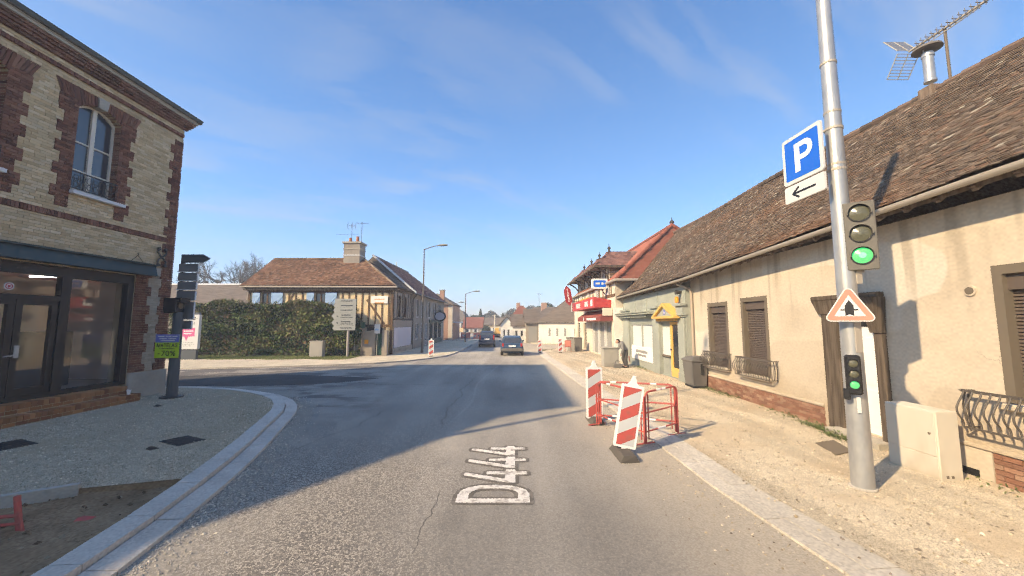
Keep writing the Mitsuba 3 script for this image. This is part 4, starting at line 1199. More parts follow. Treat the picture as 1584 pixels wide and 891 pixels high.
# ------------------------------------------------------------------ second house of the row
H2 = thing('terraced_house', 'grey terraced house with a long dark brown roof along the street', 'house')
hs = sbox(34.72, 0, 51, 5.2)
upw = [(36.2, 3.1, 37.0, 4.8), (38.2, 3.1, 39.0, 4.8), (41.2, 3.1, 42.2, 4.8), (44.6, 3.1, 45.5, 4.8), (47.4, 3.1, 48.3, 4.8)]
low = [(36.0, 0.9, 37.5, 2.5), (38.2, 0.9, 39.2, 2.5), (40.2, 0.1, 41.3, 2.5), (42.3, 0.6, 44.0, 2.5), (44.7, 0.6, 46.6, 2.5), (47.2, 0.6, 49.2, 2.5)]
for q_ in upw + low:
    hs = hs.difference(sbox(*q_))
put('wall', M(FE).prism(hs, -0.35, 0.0).box((34.72, 0, -7.4), (35.0, 5.2, -0.35)).box((50.7, 0, -7.4), (51, 5.2, -0.35)).box((35.0, 0, -7.4), (50.7, 5.2, -7.1)), 'render_grey', H2)
for q_ in upw:
    window(H2, FE, q_[0], q_[2], q_[1], q_[3], -0.15, 0.06, 1, 1, 'white_soft', 'window_dark')
    for s0, s1 in ((q_[0] - 0.5, q_[0] - 0.03), (q_[2] + 0.03, q_[2] + 0.5)):
        put('shutter', M(FE).box((s0, q_[1], 0.01), (s1, q_[3], 0.05)), 'render_grey', H2)
    put('sill', M(FE).box((q_[0] - 0.05, q_[1] - 0.08, -0.1), (q_[2] + 0.05, q_[1], 0.08)), 'white_soft', H2)
for i, q_ in enumerate(low):
    window(H2, FE, q_[0], q_[2], q_[1], q_[3], -0.12, 0.07, 1, 0, 'green_shop' if i > 2 else 'white_soft', 'window_dark', 'shop_window' if i > 2 else 'window')
put('shop_front', M(FE).box((42.0, 2.52, 0.0), (49.4, 2.85, 0.16)).box((42.0, 0.08, 0.0), (49.4, 0.58, 0.10)), 'green_shop', H2)
ov = thing('oval_shop_sign', 'round shop sign with a pale face on the terraced house', 'sign')
put('rim', M(Fr((-8.55, 44.6, 3.28), (1, 0, 0), (0, 0, 1), (0, -1, 0))).prism(affinity.scale(Point(0, 0).buffer(1), 0.72, 0.62), -0.04, 0.04), 'iron', ov)
put('face', M(Fr((-8.55, 44.6, 3.28), (1, 0, 0), (0, 0, 1), (0, -1, 0))).prism(affinity.scale(Point(0, 0).buffer(1), 0.55, 0.46), 0.041, 0.05), 'white_panel', ov)
put('bracket', M().tube([(-9.25, 44.6, 3.95), (-8.2, 44.6, 3.95)], 0.03, 6), 'iron', ov)
xr, zr, ze = -12.9, 8.7, 5.2
sv = np.array([xr + 8.85, 0, zr - ze]); sl3 = np.linalg.norm(sv)
rf2 = put('roof', M().hexa([(-16.9, 34.5, ze), (-8.85, 34.5, ze), (-8.85, 51.3, ze), (-16.9, 51.3, ze), (xr - 0.02, 34.5, zr - 0.05), (xr + 0.02, 34.5, zr - 0.05), (xr + 0.02, 46.2, zr - 0.05), (xr - 0.02, 46.2, zr - 0.05)]), 'slate', H2)
tile_roof(rf2, np.array([-8.85, 34.5, ze + 0.01]), (0, 1, 0), sv / sl3, 16.8, int(sl3 / 0.16), 0.22, 0.16, [(0.185, 0.085, 0.062), (0.15, 0.068, 0.052), (0.21, 0.10, 0.072)], limit=0, clip=lambda a_, s: a_ < 16.8 - 5.1 * s / sl3, seed=8, clump=0.5)
vm = M().hexa([(-8.8, 34.30, ze - 0.05), (-8.8, 34.52, ze - 0.05), (-8.8, 34.52, ze + 0.16), (-8.8, 34.30, ze + 0.16), (xr, 34.30, zr - 0.05), (xr, 34.52, zr - 0.05), (xr, 34.52, zr + 0.16), (xr, 34.30, zr + 0.16)])
put('verge', vm, 'white_soft', H2)
put('ridge', M().tube([(xr, 34.4, zr + 0.03), (xr, 46.2, zr + 0.03)], 0.1, 8), 'slate', H2)
put('gutter', M().tube([(-8.78, 34.6, ze - 0.02), (-8.78, 51.3, ze - 0.02)], 0.08, 8), 'iron_grey', H2)
put('downpipe', M().tube([(-8.8, 34.9, ze), (-9.18, 34.9, 4.7), (-9.18, 34.9, 0.1)], 0.06, 8), 'iron_grey', H2)
put('roof_vent', M().tube([(-12.9, 41.5, 8.7), (-12.9, 41.5, 9.25)], 0.06, 6), 'white_soft', H2)
cm = thing('chimney', 'slim brown chimney at the far end of the terraced house', 'chimney')
put('stack', M().bev((-9.9, 51.3, 5.0), (-9.3, 51.9, 6.9), 0.02), 'render_pink', cm)
put('cap', M().bev((-9.97, 51.23, 6.9), (-9.23, 51.97, 7.05), 0.02), 'stone', cm)
ph = thing('pink_house', 'tall narrow pinkish house end beyond the terraced house', 'house')
put('wall', M().box((-14, 56, 0), (-8.9, 64, 5.2)), 'render_pink', ph)
put('corner_stones', M().box((-9.5, 55.97, 0), (-8.87, 56.3, 5.2)), 'render_warm', ph)
put('roof', M().hexa([(-14.3, 55.6, 5.2), (-8.5, 55.6, 5.2), (-8.5, 64.3, 5.2), (-14.3, 64.3, 5.2), (-11.6, 57.5, 7.0), (-11.4, 57.5, 7.0), (-11.4, 62, 7.0), (-11.6, 62, 7.0)]), 'roof_far', ph)
put('awning', M().box((-8.9, 57, 2.5), (-7.8, 60, 2.7)), 'white_soft', ph)
# long low barn roof behind the hedge
bn = thing('barn', 'long low barn with a dark brown roof behind the hedge', 'barn')
put('wall', M().box((-52, 44.3, 0), (-25.5, 52, 4.0)), 'render_grey', bn)
b0 = put('roof', M().hexa([(-52.5, 43.6, 3.9), (-25, 43.6, 3.9), (-25, 53, 3.9), (-52.5, 53, 3.9), (-52.5, 48.1, 7.4), (-25, 48.1, 7.4), (-25, 48.3, 7.4), (-52.5, 48.3, 7.4)]), 'roof_far', bn)
put('ridge', M().tube([(-52.5, 48.2, 7.42), (-24.9, 48.2, 7.42)], 0.16, 6), 'white_soft', bn)
# ------------------------------------------------------------------ long low house on the right
RX = 7.45
RW = west(RX)      # a = -y


def Wy(y):
    return -y


RH = thing('rendered_house', 'long low cream rendered house with an old brown tiled roof', 'house')
WINR = [(10.97, 12.2, 0.9, 3.28), (13.0, 14.28, 0.92, 3.22), (4.25, 5.76, 1.30, 3.36)]
DOOR = (7.72, 8.42, 0.2, 3.02)
fac = sbox(-15.62, 0, 3.0, 4.45)
for (y0, y1, z0, z1) in WINR + [DOOR]:
    fac = fac.difference(sbox(-y1, z0, -y0, z1))
m = M(RW).prism(fac, -0.4, 0.0)
m.box((-15.62, 0, -8), (-15.3, 4.3, -0.4)).box((2.7, 0, -8), (3.0, 4.3, -0.4)).box((-15.3, 0, -8), (2.7, 4.3, -7.7))
put('wall', m, 'render_cream', RH)
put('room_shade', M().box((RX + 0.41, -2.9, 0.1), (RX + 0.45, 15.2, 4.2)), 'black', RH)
# brick plinth
PLP = [(0.25, 0.125, 0.08), (0.275, 0.145, 0.095), (0.30, 0.17, 0.115), (0.23, 0.12, 0.08), (0.33, 0.205, 0.14)]
pl_ = brick_rows(RW, 0.05, 0.52, lambda b, r: [(a0, a1, PLP, 0.03) for a0, a1 in cut(-15.6, 2.9, [(-9.15, -7.55), (-6.9, -6.0)])], pal=PLP, jit=0.006)
pieces(pl_, 'plinth_brick', 'plinth_bricks', 'vc_brick', RH, 300, 6)
put('plinth_cap', M(RW).hexa([(-15.6, 0.52, 0), (-9.15, 0.52, 0), (-9.15, 0.52, 0.05), (-15.6, 0.52, 0.05), (-15.6, 0.58, 0), (-9.15, 0.58, 0), (-9.15, 0.545, 0.05), (-15.6, 0.545, 0.05)])
    .hexa([(-7.55, 0.52, 0), (2.9, 0.52, 0), (2.9, 0.52, 0.05), (-7.55, 0.52, 0.05), (-7.55, 0.58, 0), (2.9, 0.58, 0), (2.9, 0.545, 0.05), (-7.55, 0.545, 0.05)]), 'render_cream', RH)
put('plinth_patch', M(RW).box((-6.88, 0.05, 0), (-6.02, 0.5, 0.028)), 'render_warm', RH, label='plain rendered patch in the brick plinth')
put('cellar_vent', M(RW).box((-6.55, 0.06, 0.0285), (-6.2, 0.17, 0.034)), 'black', RH)
# windows with roller shutters, frames and bellied iron railings
for wi, (y0, y1, z0, z1) in enumerate(WINR):
    a0, a1 = -y1, -y0
    fm = M(RW).box((a0 - 0.02, z0, -0.2), (a0 + 0.1, z1 + 0.02, 0.012)).box((a1 - 0.1, z0, -0.2), (a1 + 0.02, z1 + 0.02, 0.012)).box((a0 + 0.1, z1 - 0.12, -0.2), (a1 - 0.1, z1 + 0.02, 0.012))
    w = put('window', fm, 'frame_brown', RH)
    put('shutter_box', M(RW).box((a0 + 0.1, z1 - 0.36, -0.19), (a1 - 0.1, z1 - 0.12, -0.06)), 'shutter_brown', w)
    slats(w, RW, a0 + 0.1, a1 - 0.1, z0, z1 - 0.36, -0.14, 0.052, 'shutter_brown', 0.02, limit=60)
    put('sill', M(RW).bev((a0 - 0.05, z0 - 0.09, -0.1), (a1 + 0.05, z0, 0.13), 0.015), 'render_cream', RH)
    zb, zt = (z0 - 0.02, z0 + 0.52) if wi < 2 else (0.82, 1.45)
    if wi == 2:
        zb, zt = 0.86, 1.42
    a0e, a1e = a0 - 0.12, a1 + (0.32 if wi < 1 else 0.10)
    if wi == 2:
        a0e, a1e = a0 - 0.42, a1 + 0.3
    rl = thing('balcony_rail', ('bellied iron window railing nearest the grey bin', 'bellied iron window railing on the middle shuttered window', 'bellied iron window railing nearest the cream cabinet')[(1, 0, 2)[wi]], 'railing')
    put('top_rail', M(RW).bar((a0e, zt, 0.20), (a1e, zt, 0.20), 0.045, 0.02).bar((a0e, zt, 0.0), (a0e, zt, 0.22), 0.045, 0.02).bar((a1e, zt, 0.0), (a1e, zt, 0.22), 0.045, 0.02), 'iron_rail', rl)
    put('bottom_rail', M(RW).bar((a0e + 0.05, zb, 0.26), (a1e - 0.05, zb, 0.26), 0.03, 0.02).bar((a0e + 0.05, zb, 0.0), (a0e + 0.05, zb, 0.27), 0.03, 0.02).bar((a1e - 0.05, zb, 0.0), (a1e - 0.05, zb, 0.27), 0.03, 0.02), 'iron_rail', rl)
    t = np.linspace(0, 1, 12)
    nb = int((a1e - a0e) / 0.115)
    for k in range(nb + 1):
        x = a0e + 0.03 + (a1e - a0e - 0.06) * k / nb
        out_ = 0.20 + 0.15 * np.sin(np.clip(t * 1.15 - 0.0, 0, 1) * np.pi) ** 1.3 * (0.35 + 0.9 * t) + 0.06 * t
        put('baluster', M(RW).tube(np.column_stack([0 * t + x, zt + (zb - zt) * t, out_]), 0.014, 5), 'iron_rail', rl)
    for x in (a0e, a1e):
        for o in (0.07, 0.14):
            put('baluster', M(RW).tube(np.column_stack([0 * t + x + (-1 if x == a0e else 1) * 0.05 * np.sin(t * np.pi), zt + (zb - zt) * t, 0 * t + o]), 0.014, 5), 'iron_rail', rl)
# front door with its heavy old timber frame
put('door_post', M(RW).bev((-9.02, 0.05, -0.05), (-8.58, 2.72, 0.06), 0.02), 'wood_dark', RH)
cp = M(RW).hexa([(-9.05, 2.70, -0.02), (-8.50, 2.70, -0.02), (-8.50, 2.70, 0.09), (-9.05, 2.70, 0.09), (-9.18, 3.02, -0.02), (-8.44, 3.02, -0.02), (-8.44, 3.02, 0.13), (-9.18, 3.02, 0.13)])
put('post_head', cp, 'wood_dark', RH)
put('door_lintel', M(RW).bev((-9.20, 3.02, -0.02), (-7.50, 3.13, 0.14), 0.02), 'wood_dark', RH)
put('door_post', M(RW).bev((-7.70, 0.05, -0.05), (-7.52, 3.02, 0.10), 0.015), 'wood_dark', RH)
put('bracket', M(RW).hexa([(-7.72, 2.3, 0.02), (-7.5, 2.3, 0.02), (-7.5, 2.3, 0.14), (-7.72, 2.3, 0.14), (-7.74, 3.02, 0.02), (-7.46, 3.02, 0.02), (-7.46, 3.02, 0.3), (-7.74, 3.02, 0.3)]), 'wood_dark', RH)
dr_ = put('door', M(RW).box((-8.44, 0.2, -0.16), (-7.70, 3.0, -0.1)), 'white', RH)
put('door_panel', M(RW).bev((-8.34, 0.35, -0.1), (-7.82, 1.1, -0.085), 0.006).bev((-8.34, 1.2, -0.1), (-7.82, 2.2, -0.085), 0.006), 'white', dr_)
put('fanlight', M(RW).prism(Point(-8.03, 2.42).buffer(0.27).intersection(sbox(-8.4, 2.42, -7.6, 2.8)), -0.098, -0.08), 'window_dark', dr_)
put('handle', M(RW).bar((-8.44, 1.85, -0.02), (-8.28, 1.85, -0.02), 0.05, 0.025), 'white', dr_)
put('door_step', M(RW).bev((-8.75, 0.02, -0.1), (-7.5, 0.17, 0.38), 0.015), 'stone', RH)
put('vent_cap', M(RW).tube([(-6.07, 3.02, 0.0), (-6.07, 3.02, 0.03)], 0.085, 18), 'render_cream', RH)
put('vent_grille', M(RW).tube([(-6.07, 3.02, 0.03), (-6.07, 3.02, 0.036)], 0.06, 18), 'frame_brown', RH)


# roof: eave line drops along the street; ridge level
def eave_z(y):
    return np.interp(y, [-4, 5, 15, 25], [4.80, 4.66, 4.27, 4.12])


TILE_R = [(0.100, 0.072, 0.050), (0.078, 0.058, 0.043), (0.125, 0.092, 0.065), (0.135, 0.080, 0.052), (0.066, 0.053, 0.042), (0.17, 0.135, 0.102)]
exL, xR_, zR_ = 6.93, 11.0, 8.52
ye0, ye1 = -3.2, 24.6
rf = M()
ys = np.linspace(ye0, ye1, 15)
for i in range(14):
    a_, b_ = ys[i], ys[i + 1]
    rf.hexa([(exL + 0.03, a_, eave_z(a_) - 0.12), (xR_, a_, zR_ - 0.32), (xR_, b_, zR_ - 0.32), (exL + 0.03, b_, eave_z(b_) - 0.12),
             (exL + 0.03, a_, eave_z(a_) - 0.06), (xR_, a_, zR_ - 0.24), (xR_, b_, zR_ - 0.24), (exL + 0.03, b_, eave_z(b_) - 0.06)])
    rf.hexa([(xR_, a_, zR_ - 0.12), (15.2, a_, 4.4), (15.2, b_, 4.4), (xR_, b_, zR_ - 0.12), (xR_, a_, zR_ - 0.06), (15.2, a_, 4.46), (15.2, b_, 4.46), (xR_, b_, zR_ - 0.06)])
RR = put('roof', rf, 'wood_eave', RH)
out, r2 = [], np.random.default_rng(21)
rows, tw = 58, 0.135
for r in range(rows):
    t0, t1 = r / rows, min((r + 1.35) / rows, 1.0)
    y = ye0 - (tw / 2) * (r % 2)
    while y < ye1:
        a0, a1 = max(y + r2.normal(0, 0.004), ye0), min(y + tw * 0.975, ye1)
        y += tw
        if a1 - a0 < 0.04:
            continue
        sag = 0.045 * math.sin(0.55 * a0 + 1.0) * math.sin(math.pi * t0) + 0.02 * math.sin(1.7 * a0 + 5 * t0)
        lift = 0.016 + r2.normal(0, 0.005)
        tl_ = r2.normal(0, 0.006)
        sl_ = r2.normal(0, 0.0016)
        v8 = []
        for th in (0, 0.014):
            for (yy, tt_, l_) in ((a0, t0 + sl_, lift + tl_), (a0, t1, 0), (a1, t1, 0), (a1, t0 + sl_, lift - tl_)):
                e = eave_z(yy)
                bow = -0.06 * math.sin(math.pi * tt_) + 0.10 * max(0, 1 - tt_ * 5) ** 2
                v8.append((exL - 0.05 + (xR_ - exL + 0.05) * tt_ - 0.7 * (l_ + th + sag + bow), yy, e - 0.02 + (zR_ - e) * tt_ + 0.7 * (l_ + th + sag + bow)))
        c = np.array(TILE_R[r2.integers(6)]) * 0.6 + 0.4 * np.array([0.108, 0.078, 0.055]) ; c = c * (1 + r2.normal(0, 0.15))
        cl = meshkit.fbm(np.array([a0 * 0.5, t0 * 5.0, 1.0]), 3)
        c = c * (1 + 0.7 * (cl - 0.5)) + np.array([0.04, 0.012, 0.0]) * max(0, meshkit.noise(np.array([a0 * 0.4, t0 * 4, 7.0])) - 0.62) * 3
        if r2.random() < 0.02:
            c = np.array([0.26, 0.23, 0.18])
        out.append((np.array(v8), BF, np.broadcast_to(np.clip(c, 0.015, 0.6), (8, 3))))
pieces(out, 'tile', 'tiles', 'vc_tile', RR, 300, 9)
rt = M()
for y in np.arange(ye0, ye1, 0.38):
    s_ = 0.04 * math.sin(0.55 * y)
    rt.tube([(xR_, y, zR_ + 0.02 + s_), (xR_, y + 0.39, zR_ + 0.035 + s_)], [0.10, 0.115], 8, c=pick([(0.15, 0.105, 0.08), (0.11, 0.085, 0.065)]))
put('ridge_tile', rt, 'vc_tile', RR, kind='stuff')
yg = np.linspace(ye0, ye1, 30)
gp_ = np.column_stack([np.full(30, exL - 0.10), yg, eave_z(yg) - 0.03])
gt_ = M()
th = np.linspace(np.pi, 2 * np.pi, 8)
ring = [np.column_stack([p[0] + 0.075 * np.cos(th), np.full(8, p[1]), p[2] + 0.075 * np.sin(th) + 0.02]) for p in gp_]
ring = [np.vstack([q_, q_[::-1] * 1.0 + [0, 0, 0.0]]) + np.vstack([np.zeros((8, 3)), np.tile([0, 0, 0.012], (8, 1))]) for q_ in ring]
gt_.loft(ring)
put('gutter', gt_, 'zinc_dull', RH)
for y in np.arange(-2, 24, 0.9):
    put('gutter_bracket', M().bar((exL - 0.19, y, eave_z(y) - 0.01), (exL + 0.06, y, eave_z(y) + 0.0), 0.02, 0.012), 'zinc_dull', RH)
rfm = M()
for y in np.arange(-3, 24.4, 0.5):
    e = eave_z(y)
    put('rafter_end', M().bar((exL + 0.04, y, e - 0.12), (RX + 0.1, y, e + 0.34), 0.075, 0.09), 'wood_eave', RH)
put('downpipe', M().tube([(6.92, 15.75, 4.22), (6.95, 15.72, 4.12), (7.22, 15.45, 3.95), (7.33, 15.38, 3.85), (7.36, 15.38, 3.7), (7.36, 15.38, 0.9)], 0.05, 10).tube([(7.36, 15.38, 3.0), (7.36, 15.38, 3.04)], 0.06, 10), 'pipe_tan', RH, smooth=50)
# flue and aerial on the ridge
fl = thing('flue', 'shiny metal flue with a flat cap on the ridge of the rendered house', 'chimney')
put('brick_foot', M().bev((10.82, 9.14, 8.2), (11.18, 9.5, 8.66), 0.02), 'wood_eave', fl)
put('pipe', M().tube([(11.0, 9.32, 8.8), (11.0, 9.32, 9.62)], 0.11, 16), 'zinc', fl, smooth=40)
for z in (8.8, 9.5):
    put('collar', M().tube([(11.0, 9.32, z), (11.0, 9.32, z + 0.06)], 0.128, 16), 'zinc', fl, smooth=40)
put('cap', M().tube([(11.0, 9.32, 9.70), (11.0, 9.32, 9.76), (11.0, 9.32, 9.80)], [0.30, 0.28, 0.04], 18), 'iron_grey', fl, smooth=40)
put('cap_leg', M().bar((10.9, 9.32, 9.6), (10.9, 9.32, 9.72), 0.02).bar((11.1, 9.32, 9.6), (11.1, 9.32, 9.72), 0.02), 'zinc', fl)
ar = thing('aerial', 'large rake aerial with a grid reflector beside the metal flue', 'aerial')
put('mast', M().tube([(11.05, 8.93, 8.45), (11.05, 8.93, 9.98)], 0.03, 8), 'frame_brown', ar)
put('stay', M().tube([(11.05, 8.93, 8.62), (11.05, 8.5, 8.62)], 0.015, 6), 'iron_grey', ar)
bA, bB = np.array([11.0, 9.75, 9.98]), np.array([11.05, 8.05, 9.98])
put('boom', M().bar(bA, bB, 0.05, 0.04).bar(bA + [0, -0.3, -0.12], bB + [0, 0.15, -0.05], 0.02, 0.02), 'zinc_dull', ar)
e = M()
for i in range(13):
    c = bA + (bB - bA) * (0.16 + 0.84 * i / 12)
    e.tube([c + [-0.14, 0, 0.03], c + [0.14, 0, 0.03]], 0.011, 5)
    e.tube([c + [-0.10, 0, -0.03], c + [-0.10, 0, 0.10]], 0.008, 4).tube([c + [0.1, 0, -0.03], c + [0.1, 0, 0.10]], 0.008, 4)
put('element', e, 'iron_grey', ar)
gr = M()
for s in (1, -1):
    for k in range(9):
        tt_ = k / 8
        c = bA + [0, 0.02 + 0.34 * tt_, s * (0.05 + 0.52 * tt_)]
        gr.tube([c + [-0.30, 0, 0], c + [0.30, 0, 0]], 0.010, 5)
    for x in (-0.30, 0, 0.30):
        gr.tube([bA + [x, 0.02, s * 0.05], bA + [x, 0.36, s * 0.57]], 0.013, 5)
put('reflector', gr, 'zinc_dull', ar)

# ------------------------------------------------------------------ grey-green shopfront at the end of the house
SX = 7.22
SW = west(SX)
sh = thing('shopfront', 'pale grey green wooden shopfront with a yellow pediment and door', 'shop')
op = sbox(-24.35, 0.0, -15.63, 4.05)
for q_ in ((-23.0, 0.75, -19.25, 2.5), (-18.3, 0.1, -16.26, 2.60)):
    op = op.difference(sbox(*q_))
put('wall', M(SW).prism(op, -0.45, 0.0).box((-24.35, 0, -7), (-24.05, 4.2, -0.45)), 'grey_green', sh)
for a0, a1 in ((-16.24, -15.66), (-19.2, -18.35), (-24.3, -23.1)):
    p = put('pilaster', M(SW).bev((a0, 0.05, 0.0), (a1, 2.75, 0.10), 0.015), 'grey_green', sh)
    put('capital', M(SW).box((a0 - 0.05, 2.75, 0), (a1 + 0.05, 2.82, 0.16)).box((a0 - 0.09, 2.82, 0), (a1 + 0.09, 2.90, 0.22)).box((a0 - 0.03, 2.90, 0), (a1 + 0.03, 3.22, 0.14)).box((a0 - 0.1, 3.22, 0), (a1 + 0.1, 3.32, 0.24)), 'grey_green', p)
    put('foot', M(SW).bev((a0 - 0.03, 0.05, 0.0), (a1 + 0.03, 0.4, 0.13), 0.012), 'grey_green', p)
cn = put('cornice', M(SW).box((-24.4, 2.95, 0.0), (-18.75, 3.03, 0.5)).hexa([(-24.4, 3.03, 0), (-18.75, 3.03, 0), (-18.75, 3.03, 0.55), (-24.4, 3.03, 0.55), (-24.4, 3.14, 0), (-18.75, 3.14, 0), (-18.75, 3.08, 0.58), (-24.4, 3.08, 0.58)]), 'grey_green', sh)
for y in np.arange(-24.2, -19.2, 0.36):
    put('dentil', M(SW).box((y, 2.80, 0.0), (y + 0.16, 2.95, 0.36)), 'grey_green', cn)
for y in (-18.6, -20.2, -22.0):
    put('cover_strip', M(SW).box((y, 3.14, 0.0), (y + 0.07, 4.05, 0.03)), 'grey_green', sh)
wn = put('window_panel', M(SW).box((-23.0, 0.75, -0.2), (-19.25, 2.5, -0.12)), 'white_soft', sh)
put('frame', M(SW).box((-23.0, 0.75, -0.12), (-22.9, 2.5, -0.03)).box((-19.35, 0.75, -0.12), (-19.25, 2.5, -0.03)).box((-22.9, 2.4, -0.12), (-19.35, 2.5, -0.03)).box((-21.2, 0.75, -0.12), (-21.1, 2.4, -0.05)), 'grey_green', wn)
lb = put('notice_panel', M(SW).bev((-22.6, 0.45, 0.0), (-19.3, 1.2, 0.09), 0.01), 'white', sh)
put('notice_marks', M(SW).box((-21.8, 0.85, 0.0905), (-20.0, 1.0, 0.094)).box((-21.6, 0.66, 0.0905), (-20.2, 0.78, 0.094)), 'grey_mid', lb)
put('stall_riser', M(SW).box((-23.0, 0.05, -0.01), (-19.3, 0.44, 0.05)), 'grey_green', sh)
# door recess: side light, yellow door
put('side_light', M(SW).box((-18.3, 0.95, -0.14), (-17.35, 2.3, -0.08)), 'white_soft', sh)
for z0, z1 in ((0.1, 0.95), (2.3, 2.6)):
    put('side_panel', M(SW).box((-18.3, z0, -0.13), (-17.35, z1, -0.07)), 'grey_green', sh)
put('side_sill', M(SW).box((-18.25, 0.93, -0.1), (-17.4, 1.0, 0.03)), 'frame_brown', sh)
yd = put('door', M(SW).box((-17.33, 0.1, -0.12), (-17.12, 2.55, -0.03)).box((-16.42, 0.1, -0.12), (-16.27, 2.55, -0.03)).box((-17.12, 0.1, -0.12), (-16.42, 0.5, -0.03)).box((-17.12, 2.42, -0.12), (-16.42, 2.55, -0.03)), 'yellow', sh)
put('pane', M(SW).box((-17.12, 0.5, -0.09), (-16.42, 2.42, -0.07)), 'window_dark', yd)
put('door_knob', M(SW).tube([(-17.22, 1.3, -0.03), (-17.22, 1.3, 0.03)], 0.035, 8), 'iron', yd)
pdm = M(SW).prism(Polygon([(-18.45, 2.70), (-15.92, 2.70), (-15.92, 2.80), (-18.45, 2.80)]), 0.0, 0.40).prism(Polygon([(-18.45, 2.80), (-18.22, 2.80), (-17.18, 3.26), (-16.15, 2.80), (-15.92, 2.80), (-17.18, 3.40)]), 0.0, 0.38)
pe = put('pediment', pdm, 'yellow', sh)
put('tympanum', M(SW).prism(Polygon([(-18.2, 2.802), (-16.16, 2.802), (-17.18, 3.255)]), 0.0, 0.26), 'grey_green', pe)
put('number_plate', M(SW).prism(Point(-17.18, 2.98).buffer(0.12), 0.2605, 0.275), 'violet', pe)
put('number', M(SW).text('6', -17.18, 2.91, 0.14, 0.2755, 0.004), 'white', pe)
for y in np.arange(-18.3, -16.1, 0.22):
    put('dentil', M(SW).box((y, 2.58, 0.0), (y + 0.1, 2.699, 0.24)), 'yellow', pe)
put('finial_ornament', M(SW).bev((-16.2, 3.36, 0.1), (-16.0, 3.62, 0.2), 0.02), 'orange', sh)
put('wall_lamp', M(SW).tube([(-15.95, 3.8, 0.0), (-15.95, 3.8, 0.25)], [0.05, 0.11], 8), 'iron', sh)

# ------------------------------------------------------------------ tobacconist's with red roof and dormers
TX = 6.75
TW = west(TX)
tb = thing('tobacconist', 'tobacconist building with a steep red roof and overhanging dormers', 'shop')
fo = sbox(-40.6, 0, -24.45, 5.3)
ups = [(-28.0, 3.9 + 0.7, -27.0, 5.1)]
doors_ = [(-31.8, 0.1, -25.6, 2.55), (-35.6, 0.1, -34.2, 2.5), (-38.8, 0.9, -37.4, 2.5)]
for q_ in doors_:
    fo = fo.difference(sbox(*q_))
put('wall', M(TW).prism(fo, -0.4, 0.0).box((-24.75, 0, -9), (-24.45, 5.3, -0.4)).box((-40.6, 0, -9), (-40.2, 5.3, -0.4)).box((-40.2, 0, -9), (-24.75, 5.3, -8.7)), 'render_warm', tb)
for i in range(3):
    a0 = -31.8 + i * 2.07
    s_ = put('roller_shutter', M(TW).box((a0, 0.1, -0.3), (a0 + 2.05, 2.55, -0.22)), 'grey_mid', tb)
    slats(s_, TW, a0 + 0.06, a0 + 1.98, 0.12, 2.55, -0.21, 0.12, 'grey_mid', 0.015, limit=30)
    put('shutter_post', M(TW).box((a0 - 0.05, 0.1, -0.2), (a0 + 0.05, 2.55, -0.02)), 'white_soft', tb)
put('shop_door', M(TW).box((-35.6, 0.1, -0.25), (-34.2, 2.5, -0.15)), 'frame_brown', tb)
put('shop_window', M(TW).box((-38.8, 0.9, -0.25), (-37.4, 2.5, -0.15)), 'window_dark', tb)
cp_ = put('canopy', M(TW).hexa([(-34.5, 3.55, 0), (-25.5, 3.55, 0), (-25.5, 3.55, 1.18), (-34.5, 3.55, 1.18), (-34.5, 4.3, 0), (-25.5, 4.05, 0), (-25.5, 4.28, 1.18), (-34.5, 4.28, 1.18)]), 'red', tb)
cm_ = M(TW)
cm_.text('TABAC', -28.2, 3.72, 0.36, 1.182, 0.01, width=1.5)
cm_.text('PRESSE', -31.6, 3.72, 0.36, 1.182, 0.01, width=2.0)
cm_.box((-26.6, 3.68, 1.182), (-26.0, 4.12, 1.19))
put('lettering', cm_, 'white', cp_)
put('yellow_strip', M(TW).box((-34.2, 4.3, 0.5), (-30.0, 4.52, 0.7)), 'orange', cp_)
aw = put('awning', M(TW).hexa([(-33.8, 2.62, 0), (-25.2, 2.62, 0), (-25.2, 2.62, 0.85), (-33.8, 2.62, 0.85), (-33.8, 3.45, 0), (-25.2, 3.45, 0), (-25.2, 2.95, 0.85), (-33.8, 2.95, 0.85)]), 'awning_red', tb)
f3 = south(25.18)
put('awning_sign', M(f3).box((6.05, 2.98, 0.0), (6.72, 3.5, 0.05)), 'offwhite', aw)
put('awning_marks', M(TW).prism(Point(-31.0, 2.78).buffer(0.16), 0.852, 0.862).box((-29.8, 2.7, 0.852), (-26.5, 2.86, 0.858)), 'white_soft', aw)
put('side_wall', M(south(24.42)).box((6.6, 0.05, -0.02), (7.22, 3.5, 0.012)), 'render_white', tb)
# main roof, hipped towards the camera
ap0, ap1 = np.array([11.0, 25.3, 9.15]), np.array([11.0, 37.5, 9.15])
e0, e1, e2, e3 = np.array([6.62, 23.7, 5.25]), np.array([6.62, 41.2, 5.25]), np.array([15.6, 41.2, 5.25]), np.array([15.6, 23.7, 5.25])
rm2 = M().add([e0, e1, e2, e3, ap0, ap1], [[0, 4, 5], [0, 5, 1], [1, 5, 2], [2, 5, 4], [2, 4, 3], [3, 4, 0], [0, 1, 2], [0, 2, 3]])
tr = put('roof', rm2, 'roof_far_red', tb)


